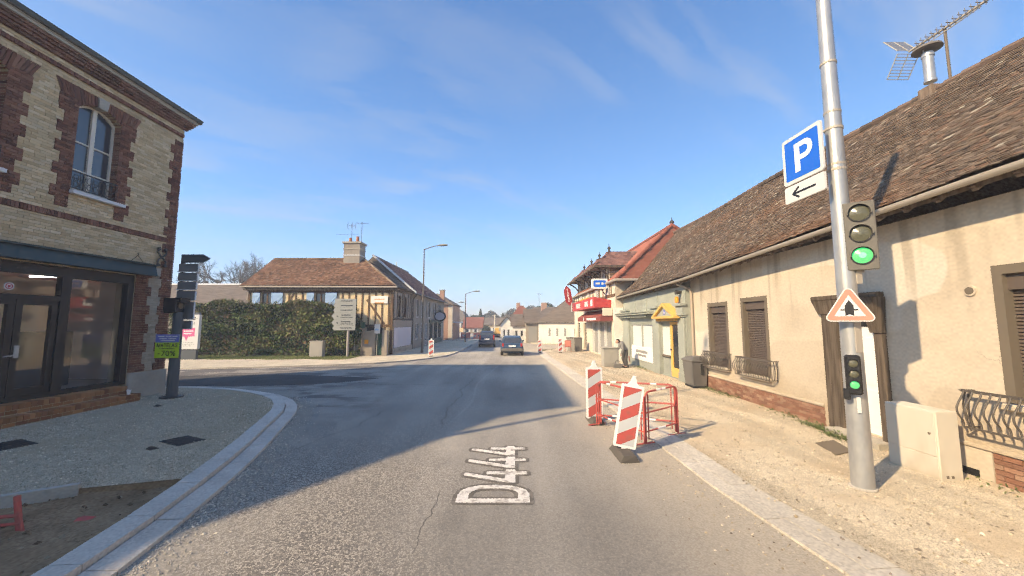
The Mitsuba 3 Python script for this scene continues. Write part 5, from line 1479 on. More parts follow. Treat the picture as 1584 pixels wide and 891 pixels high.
def slope_tiles(parent, A, B, C, D, ex, tw, pal, seed, limit=0, bsdf='vc_tile'):
    """A-B eave, D-C ridge (may be a point): tiles over the quad."""
    A, B, C, D = (np.array(q_, float) for q_ in (A, B, C, D))
    U = (B - A) / np.linalg.norm(B - A)
    mid = (C + D) / 2 - A
    Vv = mid - U * (mid @ U)
    sl_ = np.linalg.norm(Vv); Vv /= sl_
    wid = np.linalg.norm(B - A)
    d0, c0 = (D - A) @ U, (C - A) @ U
    tile_roof(parent, A, U, Vv, wid, int(sl_ / ex), tw, ex, pal, limit=limit, clip=lambda a_, s: d0 * s / sl_ - 0.05 < a_ < wid + (c0 - wid) * s / sl_ + 0.05, seed=seed, bsdf=bsdf)


REDT = [(0.20, 0.066, 0.047), (0.17, 0.056, 0.042), (0.235, 0.09, 0.064), (0.15, 0.052, 0.04)]
PURP = [(0.20, 0.105, 0.085), (0.165, 0.09, 0.075), (0.23, 0.12, 0.095)]
slope_tiles(tr, e3, e0, ap0, ap0, 0.24, 0.24, REDT, 31)
slope_tiles(tr, e0, e1, ap1, ap0, 0.22, 0.24, PURP, 32)
hp = M()
for i in range(26):
    p, q_ = e0 + (ap0 - e0) * i / 26, e0 + (ap0 - e0) * (i + 1) / 26
    hp.tube([p + [0, 0, 0.05], q_ + [0, 0, 0.07]], [0.12, 0.13], 7, c=pick([(0.27, 0.09, 0.06), (0.22, 0.075, 0.052)]))
    p, q_ = e3 + (ap0 - e3) * i / 26, e3 + (ap0 - e3) * (i + 1) / 26
    hp.tube([p + [0, 0, 0.05], q_ + [0, 0, 0.07]], [0.12, 0.13], 7, c=pick([(0.27, 0.09, 0.06), (0.22, 0.075, 0.052)]))
hp.tube([ap0 + [0, 0, 0.05], ap1 + [0, 0, 0.05]], 0.12, 7, c=(0.25, 0.1, 0.07))
put('ridge_tile', hp, 'vc_tile', tr, kind='stuff')


def finial(par, x, y, z, h=0.55, r=0.10):
    put('finial', M().tube([(x, y, z), (x, y, z + h * 0.25), (x, y, z + h * 0.35), (x, y, z + h * 0.5), (x, y, z + h * 0.62), (x, y, z + h)], [r, r * 0.6, r * 1.3, r * 1.1, r * 0.35, 0.01], 8), 'iron', par, smooth=40)


finial(tb, ap0[0], ap0[1], ap0[2], 0.62, 0.13)
put('eave_gutter', M().tube([(6.52, 23.6, 5.22), (6.52, 41.2, 5.22)], 0.09, 8).tube([(6.52, 23.6, 5.22), (8.6, 23.6, 5.22)], 0.09, 8), 'zinc_dull', tb)
put('eave_soffit', M().box((6.6, 23.7, 5.1), (7.0, 41.0, 5.2)), 'wood_eave', tb)
# upper storey band: white infill and timbers
for y0 in np.arange(-40.4, -24.6, 1.15):
    put('timber', M(TW).box((y0, 4.35, 0.0), (y0 + 0.14, 5.2, 0.04)), 'wood_brown', tb)
put('timber', M(TW).box((-40.6, 4.25, 0.0), (-24.5, 4.42, 0.045)), 'wood_brown', tb)
for y0 in (-26.6, -29.9, -33.2, -36.6):
    window(tb, TW, y0, y0 + 0.85, 4.45, 5.08, 0.045, 0.06, 1, 0, 'white_soft', 'window_dark')
for i, yc in enumerate((28.6, 31.8, 35.0, 38.6)):
    hw_, xf = 1.35, 6.35
    dm = thing('dormer', ('nearest', 'second nearest', 'third nearest', 'farthest')[i] + ' of the four timbered dormers under the red roof', 'dormer', 'dormers of the tobacconist building')
    put('wall', M().box((xf + 0.75, yc - hw_, 5.0), (10.0, yc + hw_, 6.75)), 'render_warm', dm)
    fd2 = west(xf + 0.75)
    for a0 in (-1.3, -0.5, 0.4, 1.2):
        put('timber', M(fd2).box((-yc + a0 - 0.07, 5.1, 0), (-yc + a0 + 0.07, 6.7, 0.05)), 'wood_brown', dm)
    put('timber', M(fd2).box((-yc - hw_, 6.55, 0.0), (-yc + hw_, 6.72, 0.055)).box((-yc - hw_, 5.6, 0.0), (-yc + hw_, 5.72, 0.052)), 'wood_brown', dm)
    fsd = south(yc - hw_)
    for z in np.arange(5.35, 6.7, 0.3):
        put('side_board', M(fsd).box((xf + 0.8, z, 0.0), (9.6, z + 0.24, 0.03)), 'wood_brown', dm)
    window(dm, fd2, -yc - 0.42, -yc + 0.35, 5.75, 6.5, 0.05, 0.06, 1, 0, 'white_soft', 'window_dark')
    A_, B_, R0, R1 = np.array([xf - 0.35, yc - hw_ - 0.35, 6.65]), np.array([9.6, yc - hw_ - 0.35, 6.65]), np.array([xf + 1.15, yc, 8.0]), np.array([10.2, yc, 8.0])
    C_, D_ = np.array([xf - 0.35, yc + hw_ + 0.35, 6.65]), np.array([9.6, yc + hw_ + 0.35, 6.65])
    dr2 = put('roof', M().add([A_, B_, R1, R0, C_, D_], [[0, 1, 2], [0, 2, 3], [4, 0, 3], [4, 3, 2], [4, 2, 5], [0, 4, 5], [0, 5, 1], [1, 5, 2]]), 'roof_far', dm)
    slope_tiles(dr2, A_, B_, R1, R0, 0.22, 0.24, PURP, 40 + i)
    slope_tiles(dr2, C_, A_, R0, R0, 0.22, 0.24, PURP, 50 + i)
    put('eave_board', M().bar(A_ + [0, 0, -0.06], B_ + [0, 0, -0.06], 0.1, 0.14).bar(A_ + [0, 0, -0.06], C_ + [0, 0, -0.06], 0.1, 0.14), 'wood_dark', dm)
    for yy in (yc - hw_ + 0.1, yc + hw_ - 0.1):
        t = np.linspace(0, 1, 7)
        put('bracket', M().tube(np.column_stack([xf + 0.75 - 0.95 * t ** 1.6, 0 * t + yy, 5.55 + 1.05 * t ** 0.7]), 0.07, 6), 'wood_dark', dm)
    finial(dm, R0[0], R0[1], R0[2], 0.6, 0.11)
# rooftop oval sign and diamond tobacco sign
os_ = thing('oval_sign', 'white projecting sign with a blue oval above the red canopy', 'sign')
f5 = Fr((-0.35, 25.9, -0.04), (1, 0, 0), (0, 0, 1), (0, -1, 0))
put('box', M(f5).prism(sbox(6.0, 5.0, 6.88, 5.5).buffer(0.10), -0.28, 0.0), 'white', os_)
put('oval', M(f5).prism(sbox(6.12, 5.13, 6.76, 5.37).buffer(0.12), 0.001, 0.01), 'blue_sign', os_)
put('marks', M(f5).box((6.15, 5.2, 0.0105), (6.45, 5.33, 0.014)).prism(Point(6.62, 5.26).buffer(0.09), 0.0105, 0.014), 'white_soft', os_)
put('side_panel', M(f5).box((7.0, 5.02, -0.2), (7.08, 5.5, -0.02)), 'red', os_)
put('bracket', M().bar((6.4, 26.75, 4.9), (6.8, 26.75, 4.3), 0.05), 'iron', os_)
ts = thing('tobacco_sign', 'tall red lozenge sign with white TABAC letters down it', 'sign')
f6 = Fr((4.98, 33.2, 4.9), (1, 0, -0.0), (-0.16, 0, 1), (0, -1, 0))
f6 = Fr((4.98, 33.2, 4.9), (1, 0, 0.16), (-0.16, 0, 1), (0, -1, 0))
put('lozenge', M(f6).prism(Polygon([(0, -0.85), (0.26, -0.5), (0.26, 0.5), (0, 0.85), (-0.26, 0.5), (-0.26, -0.5)]).buffer(0.04), -0.12, 0.0), 'red_deep', ts)
tm6 = M(f6)
for ltr, z in zip('TABAC', (0.42, 0.18, -0.06, -0.30, -0.54)):
    tm6.text(ltr, 0, z, 0.19, 0.001, 0.008)
put('lettering', tm6, 'white', ts)
put('arm', M().bar((4.98, 33.26, 4.4), (6.75, 33.26, 4.4), 0.05), 'iron', ts)
put('post', M().tube([(5.5, 34.55, 3.5), (5.5, 34.55, 4.9)], 0.04, 6), 'white_soft', tb)
# ------------------------------------------------------------------ traffic light pole on the right
tp = thing('traffic_light', 'tall galvanised pole with a traffic light showing green and a parking sign', 'traffic light')
px_, py_ = 5.24, 5.85
put('pole', M().tube([(px_, py_, 0.05), (px_, py_, 0.9), (px_, py_, 2.6), (px_, py_, 5.3), (px_, py_, 9.2)], [0.14, 0.137, 0.128, 0.115, 0.085], 24), 'zinc', tp, smooth=50)
put('pole_foot', M().tube([(px_, py_, 0.05), (px_, py_, 0.075)], 0.165, 20), 'concrete', tp)
for z in (5.02, 5.9, 6.75):
    put('joint_band', M().tube([(px_, py_, z), (px_, py_, z + 0.035)], 0.121 - 0.004 * (z - 5), 20), 'zinc_dull', tp)
put('access_door', M(south(py_ - 0.123)).bev((px_ - 0.055, 2.05, 0), (px_ + 0.055, 2.5, 0.016), 0.006), 'zinc_dull', tp)
# main signal head
f = Fr((5.33, 5.64, 0), (0.80, -0.60, 0), (0, 0, 1), (-0.60, -0.80, 0))
hd = put('signal_head', M(f).bev((-0.175, 3.32, -0.20), (0.175, 4.34, 0.0), 0.03).bev((-0.185, 3.30, -0.03), (0.185, 4.36, 0.012), 0.01), 'grey_signal', tp)
for z in (4.18, 3.86, 3.52):
    th = np.linspace(-0.15, math.pi + 0.15, 18)
    o = [(0.142 * math.cos(t), z + 0.142 * math.sin(t)) for t in th]
    ii = [(0.132 * math.cos(t), z + 0.132 * math.sin(t)) for t in th[::-1]]
    put('visor', M(f).prism(Polygon(o + ii), 0.0, 0.07), 'grey_signal', hd)
    th = np.linspace(0, 2 * np.pi, 29)[:-1]
    put('lens_rim', M(f).prism(Point(0, z).buffer(0.138).difference(Point(0, z).buffer(0.122)), 0.012, 0.03), 'black', hd)
    ln = M(f)
    rr = [0.125, 0.115, 0.105, 0.095, 0.085, 0.075, 0.065, 0.055, 0.045, 0.035, 0.004]
    ln.tube([(0, z, 0.012 + 0.0028 * i + (0.004 if i % 2 else 0)) for i in range(11)], rr, 24)
    k = put('lens', ln, 'lens_dark', hd, smooth=True, label='lit green lens' if z < 3.6 else None)
    if z < 3.6:
        scene[k]['emitter'] = GREEN_LIT
        kc_ = put('lamp_core', M(f).tube([(0.0, z, 0.044), (0.0, z, 0.046)], [0.045, 0.02], 14), 'lens_dark', hd)
        scene[kc_]['emitter'] = {'type': 'area', 'radiance': {'type': 'rgb', 'value': [0.05, 0.16, 0.09]}}
put('signal_bracket', M().bar((5.3, 5.85, 3.3), (5.42, 5.72, 3.3), 0.06, 0.05).bar((5.3, 5.85, 4.3), (5.42, 5.72, 4.3), 0.06, 0.05).bar((5.34, 5.75, 3.1), (5.34, 5.75, 3.34), 0.08, 0.06), 'zinc_dull', tp)
# small repeater head
f = Fr((5.07, 5.66, 0), (0.85, -0.53, 0), (0, 0, 1), (-0.53, -0.85, 0))
rp = put('repeater_head', M(f).bev((-0.085, 1.44, -0.12), (0.095, 2.02, 0.0), 0.025), 'black', tp)
for z in (1.90, 1.745, 1.585):
    k = put('lens', M(f).tube([(0, z, 0.0), (0, z, 0.012), (0, z, 0.02)], [0.058, 0.052, 0.01], 18), 'lens_dark', rp, smooth=True, label='lit small green lens' if z < 1.6 else None)
    if z < 1.6:
        scene[k]['emitter'] = GREEN_LIT
    th = np.linspace(0.1, math.pi - 0.1, 10)
    put('visor', M(f).prism(Polygon([(0.07 * math.cos(t), z + 0.07 * math.sin(t)) for t in th] + [(0.062 * math.cos(t), z + 0.062 * math.sin(t)) for t in th[::-1]]), 0.0, 0.035), 'black', rp)
put('push_button', M(f).bev((-0.13, 1.36, -0.08), (-0.05, 1.52, -0.01), 0.012), 'black', tp)
put('sticker', M(south(py_ - 0.139)).box((px_ - 0.115, 1.17, 0.0), (px_ - 0.055, 1.40, 0.004)), 'white', tp)
# parking sign and arrow plate, along the street
pk = thing('parking_sign', 'blue square parking sign with a white P above a white arrow plate', 'road sign')
fpk = Fr((5.085, 0, 0), (0.03, -1, 0), (0, 0, 1), (-1, -0.03, 0))
sq = sbox(-6.50, 4.90, -5.68, 5.72)
put('plate', M(fpk).prism(sq.buffer(-0.05).buffer(0.05), 0.0, 0.03), 'white_soft', pk)
put('blue_face', M(fpk).prism(sq.buffer(-0.085).buffer(0.025), 0.0305, 0.033), 'blue_sign', pk)
Pm = Polygon([(-6.43, 5.06), (-6.32, 5.06), (-6.32, 5.56), (-6.43, 5.56)]).union(
    Polygon([(-6.35, 5.56), (-6.21, 5.56)] + [(-6.21 + 0.155 * math.cos(t), 5.405 + 0.155 * math.sin(t)) for t in np.linspace(math.pi / 2, -math.pi / 2, 14)] + [(-6.35, 5.25)])).difference(
    Polygon([(-6.32, 5.475), (-6.22, 5.475)] + [(-6.22 + 0.07 * math.cos(t), 5.405 + 0.07 * math.sin(t)) for t in np.linspace(math.pi / 2, -math.pi / 2, 10)] + [(-6.32, 5.335)]))
put('letter', M(fpk).prism(affinity.translate(Pm, 0.20, 0), 0.0335, 0.036), 'white', pk)
a_ = sbox(-6.50, 4.58, -5.68, 4.87)
put('arrow_plate', M(fpk).prism(a_.buffer(-0.03).buffer(0.03), 0.0, 0.03), 'white_soft', pk)
put('arrow', M(fpk).prism(sbox(-6.32, 4.70, -5.85, 4.735).union(LineString([(-6.20, 4.80), (-6.32, 4.718), (-6.20, 4.635)]).buffer(0.018)), 0.0305, 0.033), 'black', pk)
for z in (5.64, 4.95):
    put('clamp', M().bar((5.07, 5.95, z), (5.24, 5.85, z), 0.04, 0.03).tube([(px_, py_, z - 0.02), (px_, py_, z + 0.02)], 0.126, 18), 'zinc_dull', pk)
# triangular priority sign
tr_ = thing('priority_sign', 'triangular red edged priority sign with a thick black arrow', 'road sign')
ft = Fr((5.08, 5.66, 2.53), (0.80, -0.60, 0), (0, 0, 1), (-0.60, -0.80, 0))
tri = Polygon([(-0.215, 0.05), (0.215, 0.05), (0.0, 0.43)])
put('plate', M(ft).prism(tri.buffer(0.06), 0.0, 0.025), 'white_soft', tr_)
put('red_border', M(ft).prism(tri.buffer(0.045).difference(tri.buffer(-0.02)), 0.0255, 0.028), pr('red_faded', (0.66, 0.24, 0.17), 0.5), tr_)
put('arrow', M(ft).prism(Polygon([(-0.05, 0.075), (0, 0.10), (0.05, 0.075), (0.05, 0.23), (0.0, 0.31), (-0.05, 0.23)]).union(sbox(-0.10, 0.155, 0.10, 0.175)), 0.0255, 0.0285), 'black', tr_)
put('bracket', M().bar((5.16, 5.64, 2.7), (5.22, 5.76, 2.7), 0.05, 0.04), 'zinc_dull', tr_)

# cream meter cabinet leaning against the house wall
cb_ = thing('meter_cabinet', 'cream utility cabinet against the rendered house wall', 'cabinet')
put('body', M().bev((6.70, 6.10, 0.02), (7.05, 6.92, 1.10), 0.012), 'cabinet_cream', cb_)
put('upper_door', M(west(6.70)).bev((-6.90, 0.40, -0.005), (-6.12, 1.08, 0.014), 0.005), 'cabinet_cream', cb_)
put('lower_door', M(west(6.70)).bev((-6.90, 0.07, -0.005), (-6.12, 0.385, 0.010), 0.005), 'cabinet_cream', cb_)
put('lock', M(west(6.686)).tube([(-6.2, 0.74, 0), (-6.2, 0.74, 0.012)], 0.018, 10), 'frame_brown', cb_)
for x in (6.78, 6.86):
    put('vent_slot', M(south(6.10)).box((x, 0.08, -0.01), (x + 0.04, 0.12, 0.003)), 'frame_brown', cb_)
# brown mat / cover in the gravel, weeds
put('access_cover', M().hexa([(6.02, 7.22, 0.05), (6.5, 7.42, 0.05), (6.72, 8.1, 0.05), (6.2, 7.92, 0.05), (6.02, 7.22, 0.068), (6.5, 7.42, 0.068), (6.72, 8.1, 0.068), (6.2, 7.92, 0.068)]), 'frame_brown', None, 'dull brown cover plate in the gravel before the white door', 'access cover')
wd = M()
for cx, cy, n_, s_ in ((7.15, 8.9, 500, 0.30), (6.95, 8.3, 240, 0.22), (7.3, 14.0, 300, 0.5), (7.3, 13.0, 200, 0.4), (7.0, 20.5, 300, 0.6), (7.25, 5.0, 200, 0.4), (7.3, 10.2, 150, 0.5)):
    P = np.column_stack([cx + rs.normal(0, s_ * 0.28, n_), cy + rs.normal(0, s_, n_), 0.055 + np.abs(rs.normal(0, 0.05, n_))])
    P = P[P[:, 0] < (7.4 if cy < 15 else 7.1)]
    leaves(wd, P, 0.028, [(0.085, 0.115, 0.03), (0.12, 0.135, 0.045), (0.06, 0.09, 0.025)], rs)
put('weeds', wd, 'vc_leaf', label='low green weeds along the foot of the house wall', cat='weeds', kind='stuff')

# bin
bn_ = thing('litter_bin', 'dark grey litter bin at the corner of the shopfront', 'bin')
put('body', M().hexa([(6.86, 14.42, 0.12), (7.34, 14.42, 0.12), (7.34, 15.12, 0.12), (6.86, 15.12, 0.12), (6.80, 14.36, 1.05), (7.38, 14.36, 1.05), (7.38, 15.2, 1.05), (6.80, 15.2, 1.05)]), 'bin_grey', bn_)
put('rim', M().bev((6.77, 14.33, 1.02), (7.40, 15.23, 1.10), 0.02), 'bin_grey', bn_)
put('lid', M().hexa([(6.80, 14.36, 1.10), (7.38, 14.36, 1.10), (7.38, 15.2, 1.10), (6.80, 15.2, 1.10), (6.95, 14.55, 1.22), (7.34, 14.55, 1.22), (7.34, 15.0, 1.22), (6.95, 15.0, 1.22)]), 'bin_grey', bn_)
put('handle_recess', M(south(14.36)).box((7.12, 0.55, -0.02), (7.22, 0.95, 0.02)), 'rubber', bn_)
put('foot', M().bev((6.84, 14.4, 0.05), (7.36, 15.14, 0.13), 0.015), 'rubber', bn_)
# street cabinet
gb_ = thing('street_cabinet', 'grey street cabinet before the roller shutters', 'cabinet')
put('body', M().bev((5.10, 21.2, 0.10), (5.96, 21.75, 1.08), 0.015), 'box_grey', gb_)
put('lid', M().bev((5.04, 21.14, 1.08), (6.02, 21.8, 1.14), 0.01), 'box_grey', gb_)
put('plinth', M().bev((5.14, 21.24, 0.03), (5.92, 21.7, 0.11), 0.01), 'concrete', gb_)
put('door', M(south(21.2)).bev((5.16, 0.18, -0.01), (5.51, 1.02, 0.012), 0.004).bev((5.54, 0.18, -0.01), (5.90, 1.02, 0.012), 0.004), 'box_grey', gb_)
def wheel(par, c, ax, r, w, tyre='rubber', rim='zinc_dull', n=22):
    c, ax = np.array(c, float), np.array(ax, float)
    k = put('wheel', M().tube([c - ax * w / 2, c - ax * w * 0.42, c + ax * w * 0.42, c + ax * w / 2], [r * 0.86, r, r, r * 0.86], n), tyre, par, smooth=50)
    put('rim', M().tube([c - ax * w * 0.53, c + ax * w * 0.53], r * 0.62, n), rim, k)
    return k


# ------------------------------------------------------------------ person bending beside the cabinet
import manifold3d as m3d


def chain(bones, n=14):
    """Hulls of spheres along bones [((p, r), (q, r)), ...] joined into one smooth surface."""
    hulls = [m3d.Manifold.batch_hull([m3d.Manifold.sphere(r, n).translate(tuple(p)) for p, r in b]) for b in bones]
    m_ = m3d.Manifold.batch_boolean(hulls, m3d.OpType.Add).refine_to_length(0.03).to_mesh()
    t_ = trimesh.Trimesh(m_.vert_properties[:, :3], m_.tri_verts)
    trimesh.smoothing.filter_taubin(t_, iterations=6)
    return M().add(t_.vertices, t_.faces)


PE = thing('person', 'person in a grey jacket and dark trousers bending over beside the grey street cabinet', 'person')
A3 = np.array
hipL, hipR = A3([6.27, 21.18, 0.93]), A3([6.29, 20.96, 0.92])
pel, wst, chs, nck = A3([6.28, 21.07, 0.98]), A3([6.20, 21.06, 1.12]), A3([6.08, 21.04, 1.32]), A3([5.98, 21.02, 1.42])
hed = A3([5.86, 21.00, 1.475])
knL, knR, anL, anR = A3([6.20, 21.24, 0.50]), A3([6.26, 20.90, 0.50]), A3([6.33, 21.26, 0.13]), A3([6.34, 20.90, 0.13])
toL, toR = A3([6.12, 21.27, 0.085]), A3([6.13, 20.88, 0.085])
shL, shR = A3([6.06, 21.25, 1.36]), A3([6.07, 20.83, 1.35])
elL, elR, wrL, wrR = A3([5.98, 21.33, 1.06]), A3([6.05, 20.74, 1.06]), A3([5.88, 21.26, 0.86]), A3([5.97, 20.76, 0.82])
body = [((pel, .145), (wst, .125)), ((wst, .125), (chs, .15)), ((chs, .13), (nck, .075)), ((nck, .055), (hed, .06)), ((hed + [-0.01, 0, 0.02], .095), (hed + [-0.045, 0, -0.04], .075)),
        ((shL, .075), (chs, .11)), ((shR, .075), (chs, .11)), ((shL, .062), (elL, .048)), ((elL, .046), (wrL, .032)), ((shR, .062), (elR, .048)), ((elR, .046), (wrR, .032)),
        ((hipL, .105), (knL, .068)), ((hipR, .105), (knR, .068)), ((knL, .066), (anL, .042)), ((knR, .066), (anR, .042)), ((anL, .042), (toL, .035)), ((anR, .042), (toR, .035))]
for wr, el in ((wrL, elL), (wrR, elR)):
    d = (wr - el) / np.linalg.norm(wr - el)
    sd = np.cross(d, [1, 0, 0.2]); sd /= np.linalg.norm(sd)
    pm_ = wr + d * 0.075
    body.append(((wr, .030), (pm_ + sd * 0.02, .026), (pm_ - sd * 0.02, .026)))
    for o, l_ in ((-0.033, .062), (-0.011, .075), (0.011, .072), (0.033, .055)):
        k1 = pm_ + sd * o + d * l_ * 0.55
        k2 = k1 + d * l_ * 0.4 + A3([-0.02, 0, 0])
        body += [((pm_ + sd * o * 0.8, .011), (k1, .0095)), ((k1, .0095), (k2, .008))]
    th1 = wr + d * 0.04 - sd * 0.035
    body += [((wr + d * 0.02, .014), (th1, .012)), ((th1, .012), (th1 + d * 0.045 - sd * 0.008, .0095))]
pr('skin', (0.46, 0.27, 0.19), 0.6)
pr('jacket_grey', (0.21, 0.205, 0.195), 0.9)
pr('trousers_dark', (0.075, 0.068, 0.062), 0.9)
pr('hair_dark', (0.035, 0.025, 0.02), 0.8)
put('body', chain(body), 'skin', PE, smooth=True)
put('jacket', chain([((pel + [0, 0, .02], .165), (wst, .15)), ((wst, .15), (chs, .178)), ((chs, .155), (nck + [0.02, 0, -.02], .085)), ((shL, .09), (chs, .13)), ((shR, .09), (chs, .13)), ((shL, .08), (elL, .064)), ((elL, .062), (wrL, .047)), ((shR, .08), (elR, .064)), ((elR, .062), (wrR, .047))]), 'jacket_grey', PE, smooth=True)
put('trousers', chain([((pel, .155), (hipL, .125), (hipR, .125)), ((hipL, .125), (knL, .088)), ((hipR, .125), (knR, .088)), ((knL, .086), (anL, .066)), ((knR, .086), (anR, .066))]), 'trousers_dark', PE, smooth=True)
put('hair', chain([((hed + [0.02, 0, 0.045], .095), (hed + [0.05, 0, 0.0], .08)), ((hed + [0.0, 0, 0.055], .085), (hed + [0.05, 0, 0.02], .085))]), 'hair_dark', PE, smooth=True)
fc = hed + [-0.075, 0, -0.035]
put('nose', M().hull([fc + [-0.045, 0, -0.005], fc + [-0.02, 0.016, -0.02], fc + [-0.02, -0.016, -0.02], fc + [-0.015, 0, 0.035]]), 'skin', PE)
for s_ in (1, -1):
    put('eye', M().tube([fc + [-0.022, s_ * 0.032 - 0.008, 0.028], fc + [-0.022, s_ * 0.032 + 0.008, 0.028]], 0.009, 8), 'hair_dark', PE)
    put('ear', M().bev(hed + [0.0, s_ * 0.088 - 0.012, -0.03], hed + [0.03, s_ * 0.088 + 0.012, 0.03], 0.008), 'skin', PE)
put('mouth', M().bev(fc + [-0.030, -0.024, -0.038], fc + [-0.018, 0.024, -0.030], 0.003), 'red_deep', PE)
for t_, a_ in ((toL, anL), (toR, anR)):
    put('shoe', chain([((a_ + [0.02, 0, -0.02], .062), (a_ + [0.03, 0, -0.05], .04)), ((a_ + [-0.02, 0, -0.045], .055), (t_ + [-0.03, 0, -0.005], .042))]), 'black', PE, smooth=True)
put('red_cloth', M().hull([(6.40, 20.84, 0.70), (6.46, 20.9, 0.68), (6.42, 20.98, 0.66), (6.43, 20.85, 0.42), (6.48, 20.92, 0.40), (6.44, 20.97, 0.45)]), 'red', PE, label='red cloth hanging from the back pocket')
tb_ = thing('tool_bag', 'dark tool bag on the ground at the foot of the grey street cabinet', 'bag')
put('body', M().hull([(5.55, 20.75, 0.05), (6.02, 20.75, 0.05), (6.02, 21.0, 0.05), (5.55, 21.0, 0.05), (5.60, 20.78, 0.30), (5.98, 20.78, 0.26), (5.98, 20.98, 0.26), (5.60, 20.98, 0.30), (5.72, 20.88, 0.36)]), 'bin_grey', tb_)
put('flap', M().hull([(5.66, 20.76, 0.29), (5.86, 20.76, 0.28), (5.86, 20.99, 0.30), (5.66, 20.99, 0.31), (5.76, 20.88, 0.385)]), 'box_grey', tb_)
tq_ = np.linspace(0, np.pi, 9)
put('handle', M().tube(np.column_stack([5.78 - 0.12 * np.cos(tq_), 0 * tq_ + 20.88, 0.34 + 0.1 * np.sin(tq_)]), 0.012, 6), 'black', tb_)


# ------------------------------------------------------------------ road works: marker boards and barriers
def marker(x, y, w, h, lab, ang=0.0, lean=0.0, grp=None, z0=0.02, stripes=5, flip=False, small=False):
    g = thing('marker_board', lab, 'traffic marker', grp)
    c_, s_ = math.cos(ang), math.sin(ang)
    n_ = np.array([s_, -c_, 0.0])
    v_ = np.array([lean, 0.0, 1.0]); v_ /= np.linalg.norm(v_)
    u_ = np.array([c_, s_, 0.0]); u_ -= v_ * (u_ @ v_); u_ /= np.linalg.norm(u_)
    n_ = np.cross(u_, v_)
    f = Fr((x, y, z0), u_, v_, n_)
    face = sbox(-w / 2, 0.10, w / 2, 0.10 + h)
    put('board', M(f).prism(face.buffer(0.02).union(Polygon([(-w * 0.36, 0.1 + h), (w * 0.36, 0.1 + h), (w * 0.14, 0.18 + h), (w * 0.14, 0.24 + h), (-w * 0.14, 0.24 + h), (-w * 0.14, 0.18 + h)])), -0.05, 0.0), 'white', g)
    inner_ = face.buffer(-0.025)
    put('silver_face', M(f).prism(inner_, 0.001, 0.004), pr('silver_face', (0.50, 0.52, 0.52), 0.5) if 'silver_face' not in scene else 'silver_face', g)
    st = h / stripes * 1.0
    red_ = []
    sl_ = w * 0.62 * (-1 if flip else 1)
    for i in range(-2, stripes + 2):
        if i % 2 == 0:
            b0 = 0.10 + h - (i + 1) * st * 1.0 + st * 0.35
            red_.append(Polygon([(-w / 2, b0 - sl_ / 2), (w / 2, b0 + sl_ / 2), (w / 2, b0 + sl_ / 2 + st), (-w / 2, b0 - sl_ / 2 + st)]).buffer(0))
    rp_ = unary_union(red_).intersection(inner_)
    put('red_stripes', M(f).prism(rp_, 0.0045, 0.007), 'red_dull', g)
    if not small:
        put('lifting_neck', M(f).bev((-w * 0.09, 0.2 + h, -0.045), (w * 0.09, 0.30 + h, -0.005), 0.012), 'white', g)
        put('foot_peg', M(f).bev((-0.05, -0.02, -0.045), (0.05, 0.1, -0.005), 0.01), 'white', g)
    bw = w * 0.95
    put('base', M().hull([(x - bw / 2, y - 0.42 * (0.5 if small else 1), 0.0), (x + bw / 2, y - 0.38 * (0.5 if small else 1), 0.0), (x + bw / 2, y + 0.45 * (0.5 if small else 1), 0.0), (x - bw / 2, y + 0.4 * (0.5 if small else 1), 0.0),
                          (x - bw * 0.3, y - 0.4 * (0.5 if small else 1), 0.12), (x + bw * 0.3, y - 0.4 * (0.5 if small else 1), 0.12), (x + bw * 0.3, y + 0.3 * (0.5 if small else 1), 0.12), (x - bw * 0.3, y + 0.3 * (0.5 if small else 1), 0.12)]), 'rubber_base', g)
    return g


marker(2.12, 7.38, 0.38, 1.14, 'red and white marker board leaning right, nearest of all, before the red barrier', ang=-0.10, lean=0.18, z0=0.06)
marker(2.12, 9.85, 0.38, 1.24, 'upright red and white marker board behind the left end of the red barrier', ang=0.05, z0=-0.01)
marker(-5.88, 27.6, 0.34, 1.05, 'red and white marker board at the kerb before the terraced house', z0=0.08, small=True)
marker(2.30, 31.2, 0.30, 0.95, 'red and white marker board at the far end of the right kerb', z0=0.03, small=True)
marker(4.0, 31.4, 0.32, 1.02, 'red and white marker board on the far gravel, right of the far pair', z0=0.05, small=True)
marker(-3.5, 41.5, 0.3, 0.9, 'small red and white marker board at the left side of the farther car', z0=0.02, small=True)

# red tube barrier frame around a hole: four sides of a folding barrier
br = thing('barrier', 'folding red tube barrier with white bands on the right kerb', 'barrier')


def bpanel(p, q_, h=1.02, bands=True):
    p, q_ = np.array(p, float), np.array(q_, float)
    u = (q_ - p); L_ = np.linalg.norm(u); u /= L_
    up = np.array([0, 0, 1.0])
    r_ = 0.02
    z0 = 0.04

    def at(a, b):
        return p + u * a + up * (b + z0)
    top = [at(0, 0.0), at(0, h - 0.14)] + [at(0.14 - 0.14 * math.cos(t), h - 0.14 + 0.14 * math.sin(t)) for t in np.linspace(0, np.pi / 2, 6)[1:]] + [at(L_ - 0.14 + 0.14 * math.sin(t), h - 0.14 + 0.14 * math.cos(t)) for t in np.linspace(0, np.pi / 2, 6)] + [at(L_, 0.0)]
    put('frame', M().tube(top, r_, 8), 'red_dull', br, smooth=60)
    for b in (0.60, 0.22):
        put('rail', M().tube([at(0, b), at(L_, b)], r_ * 0.85, 8), 'red_dull', br, smooth=60)
    for a in (0.09, L_ - 0.09):
        put('upright', M().tube([at(a, 0.05), at(a, h - 0.05)], r_ * 0.7, 8), 'red_dull', br, smooth=60)
    for b, a in ((h, 0.42), (h, L_ - 0.46), (0.22, 0.45), (0.22, L_ - 0.5)):
        put('white_band', M().tube([at(a - 0.07, b), at(a + 0.07, b)], r_ * 1.12, 8), 'white', br)


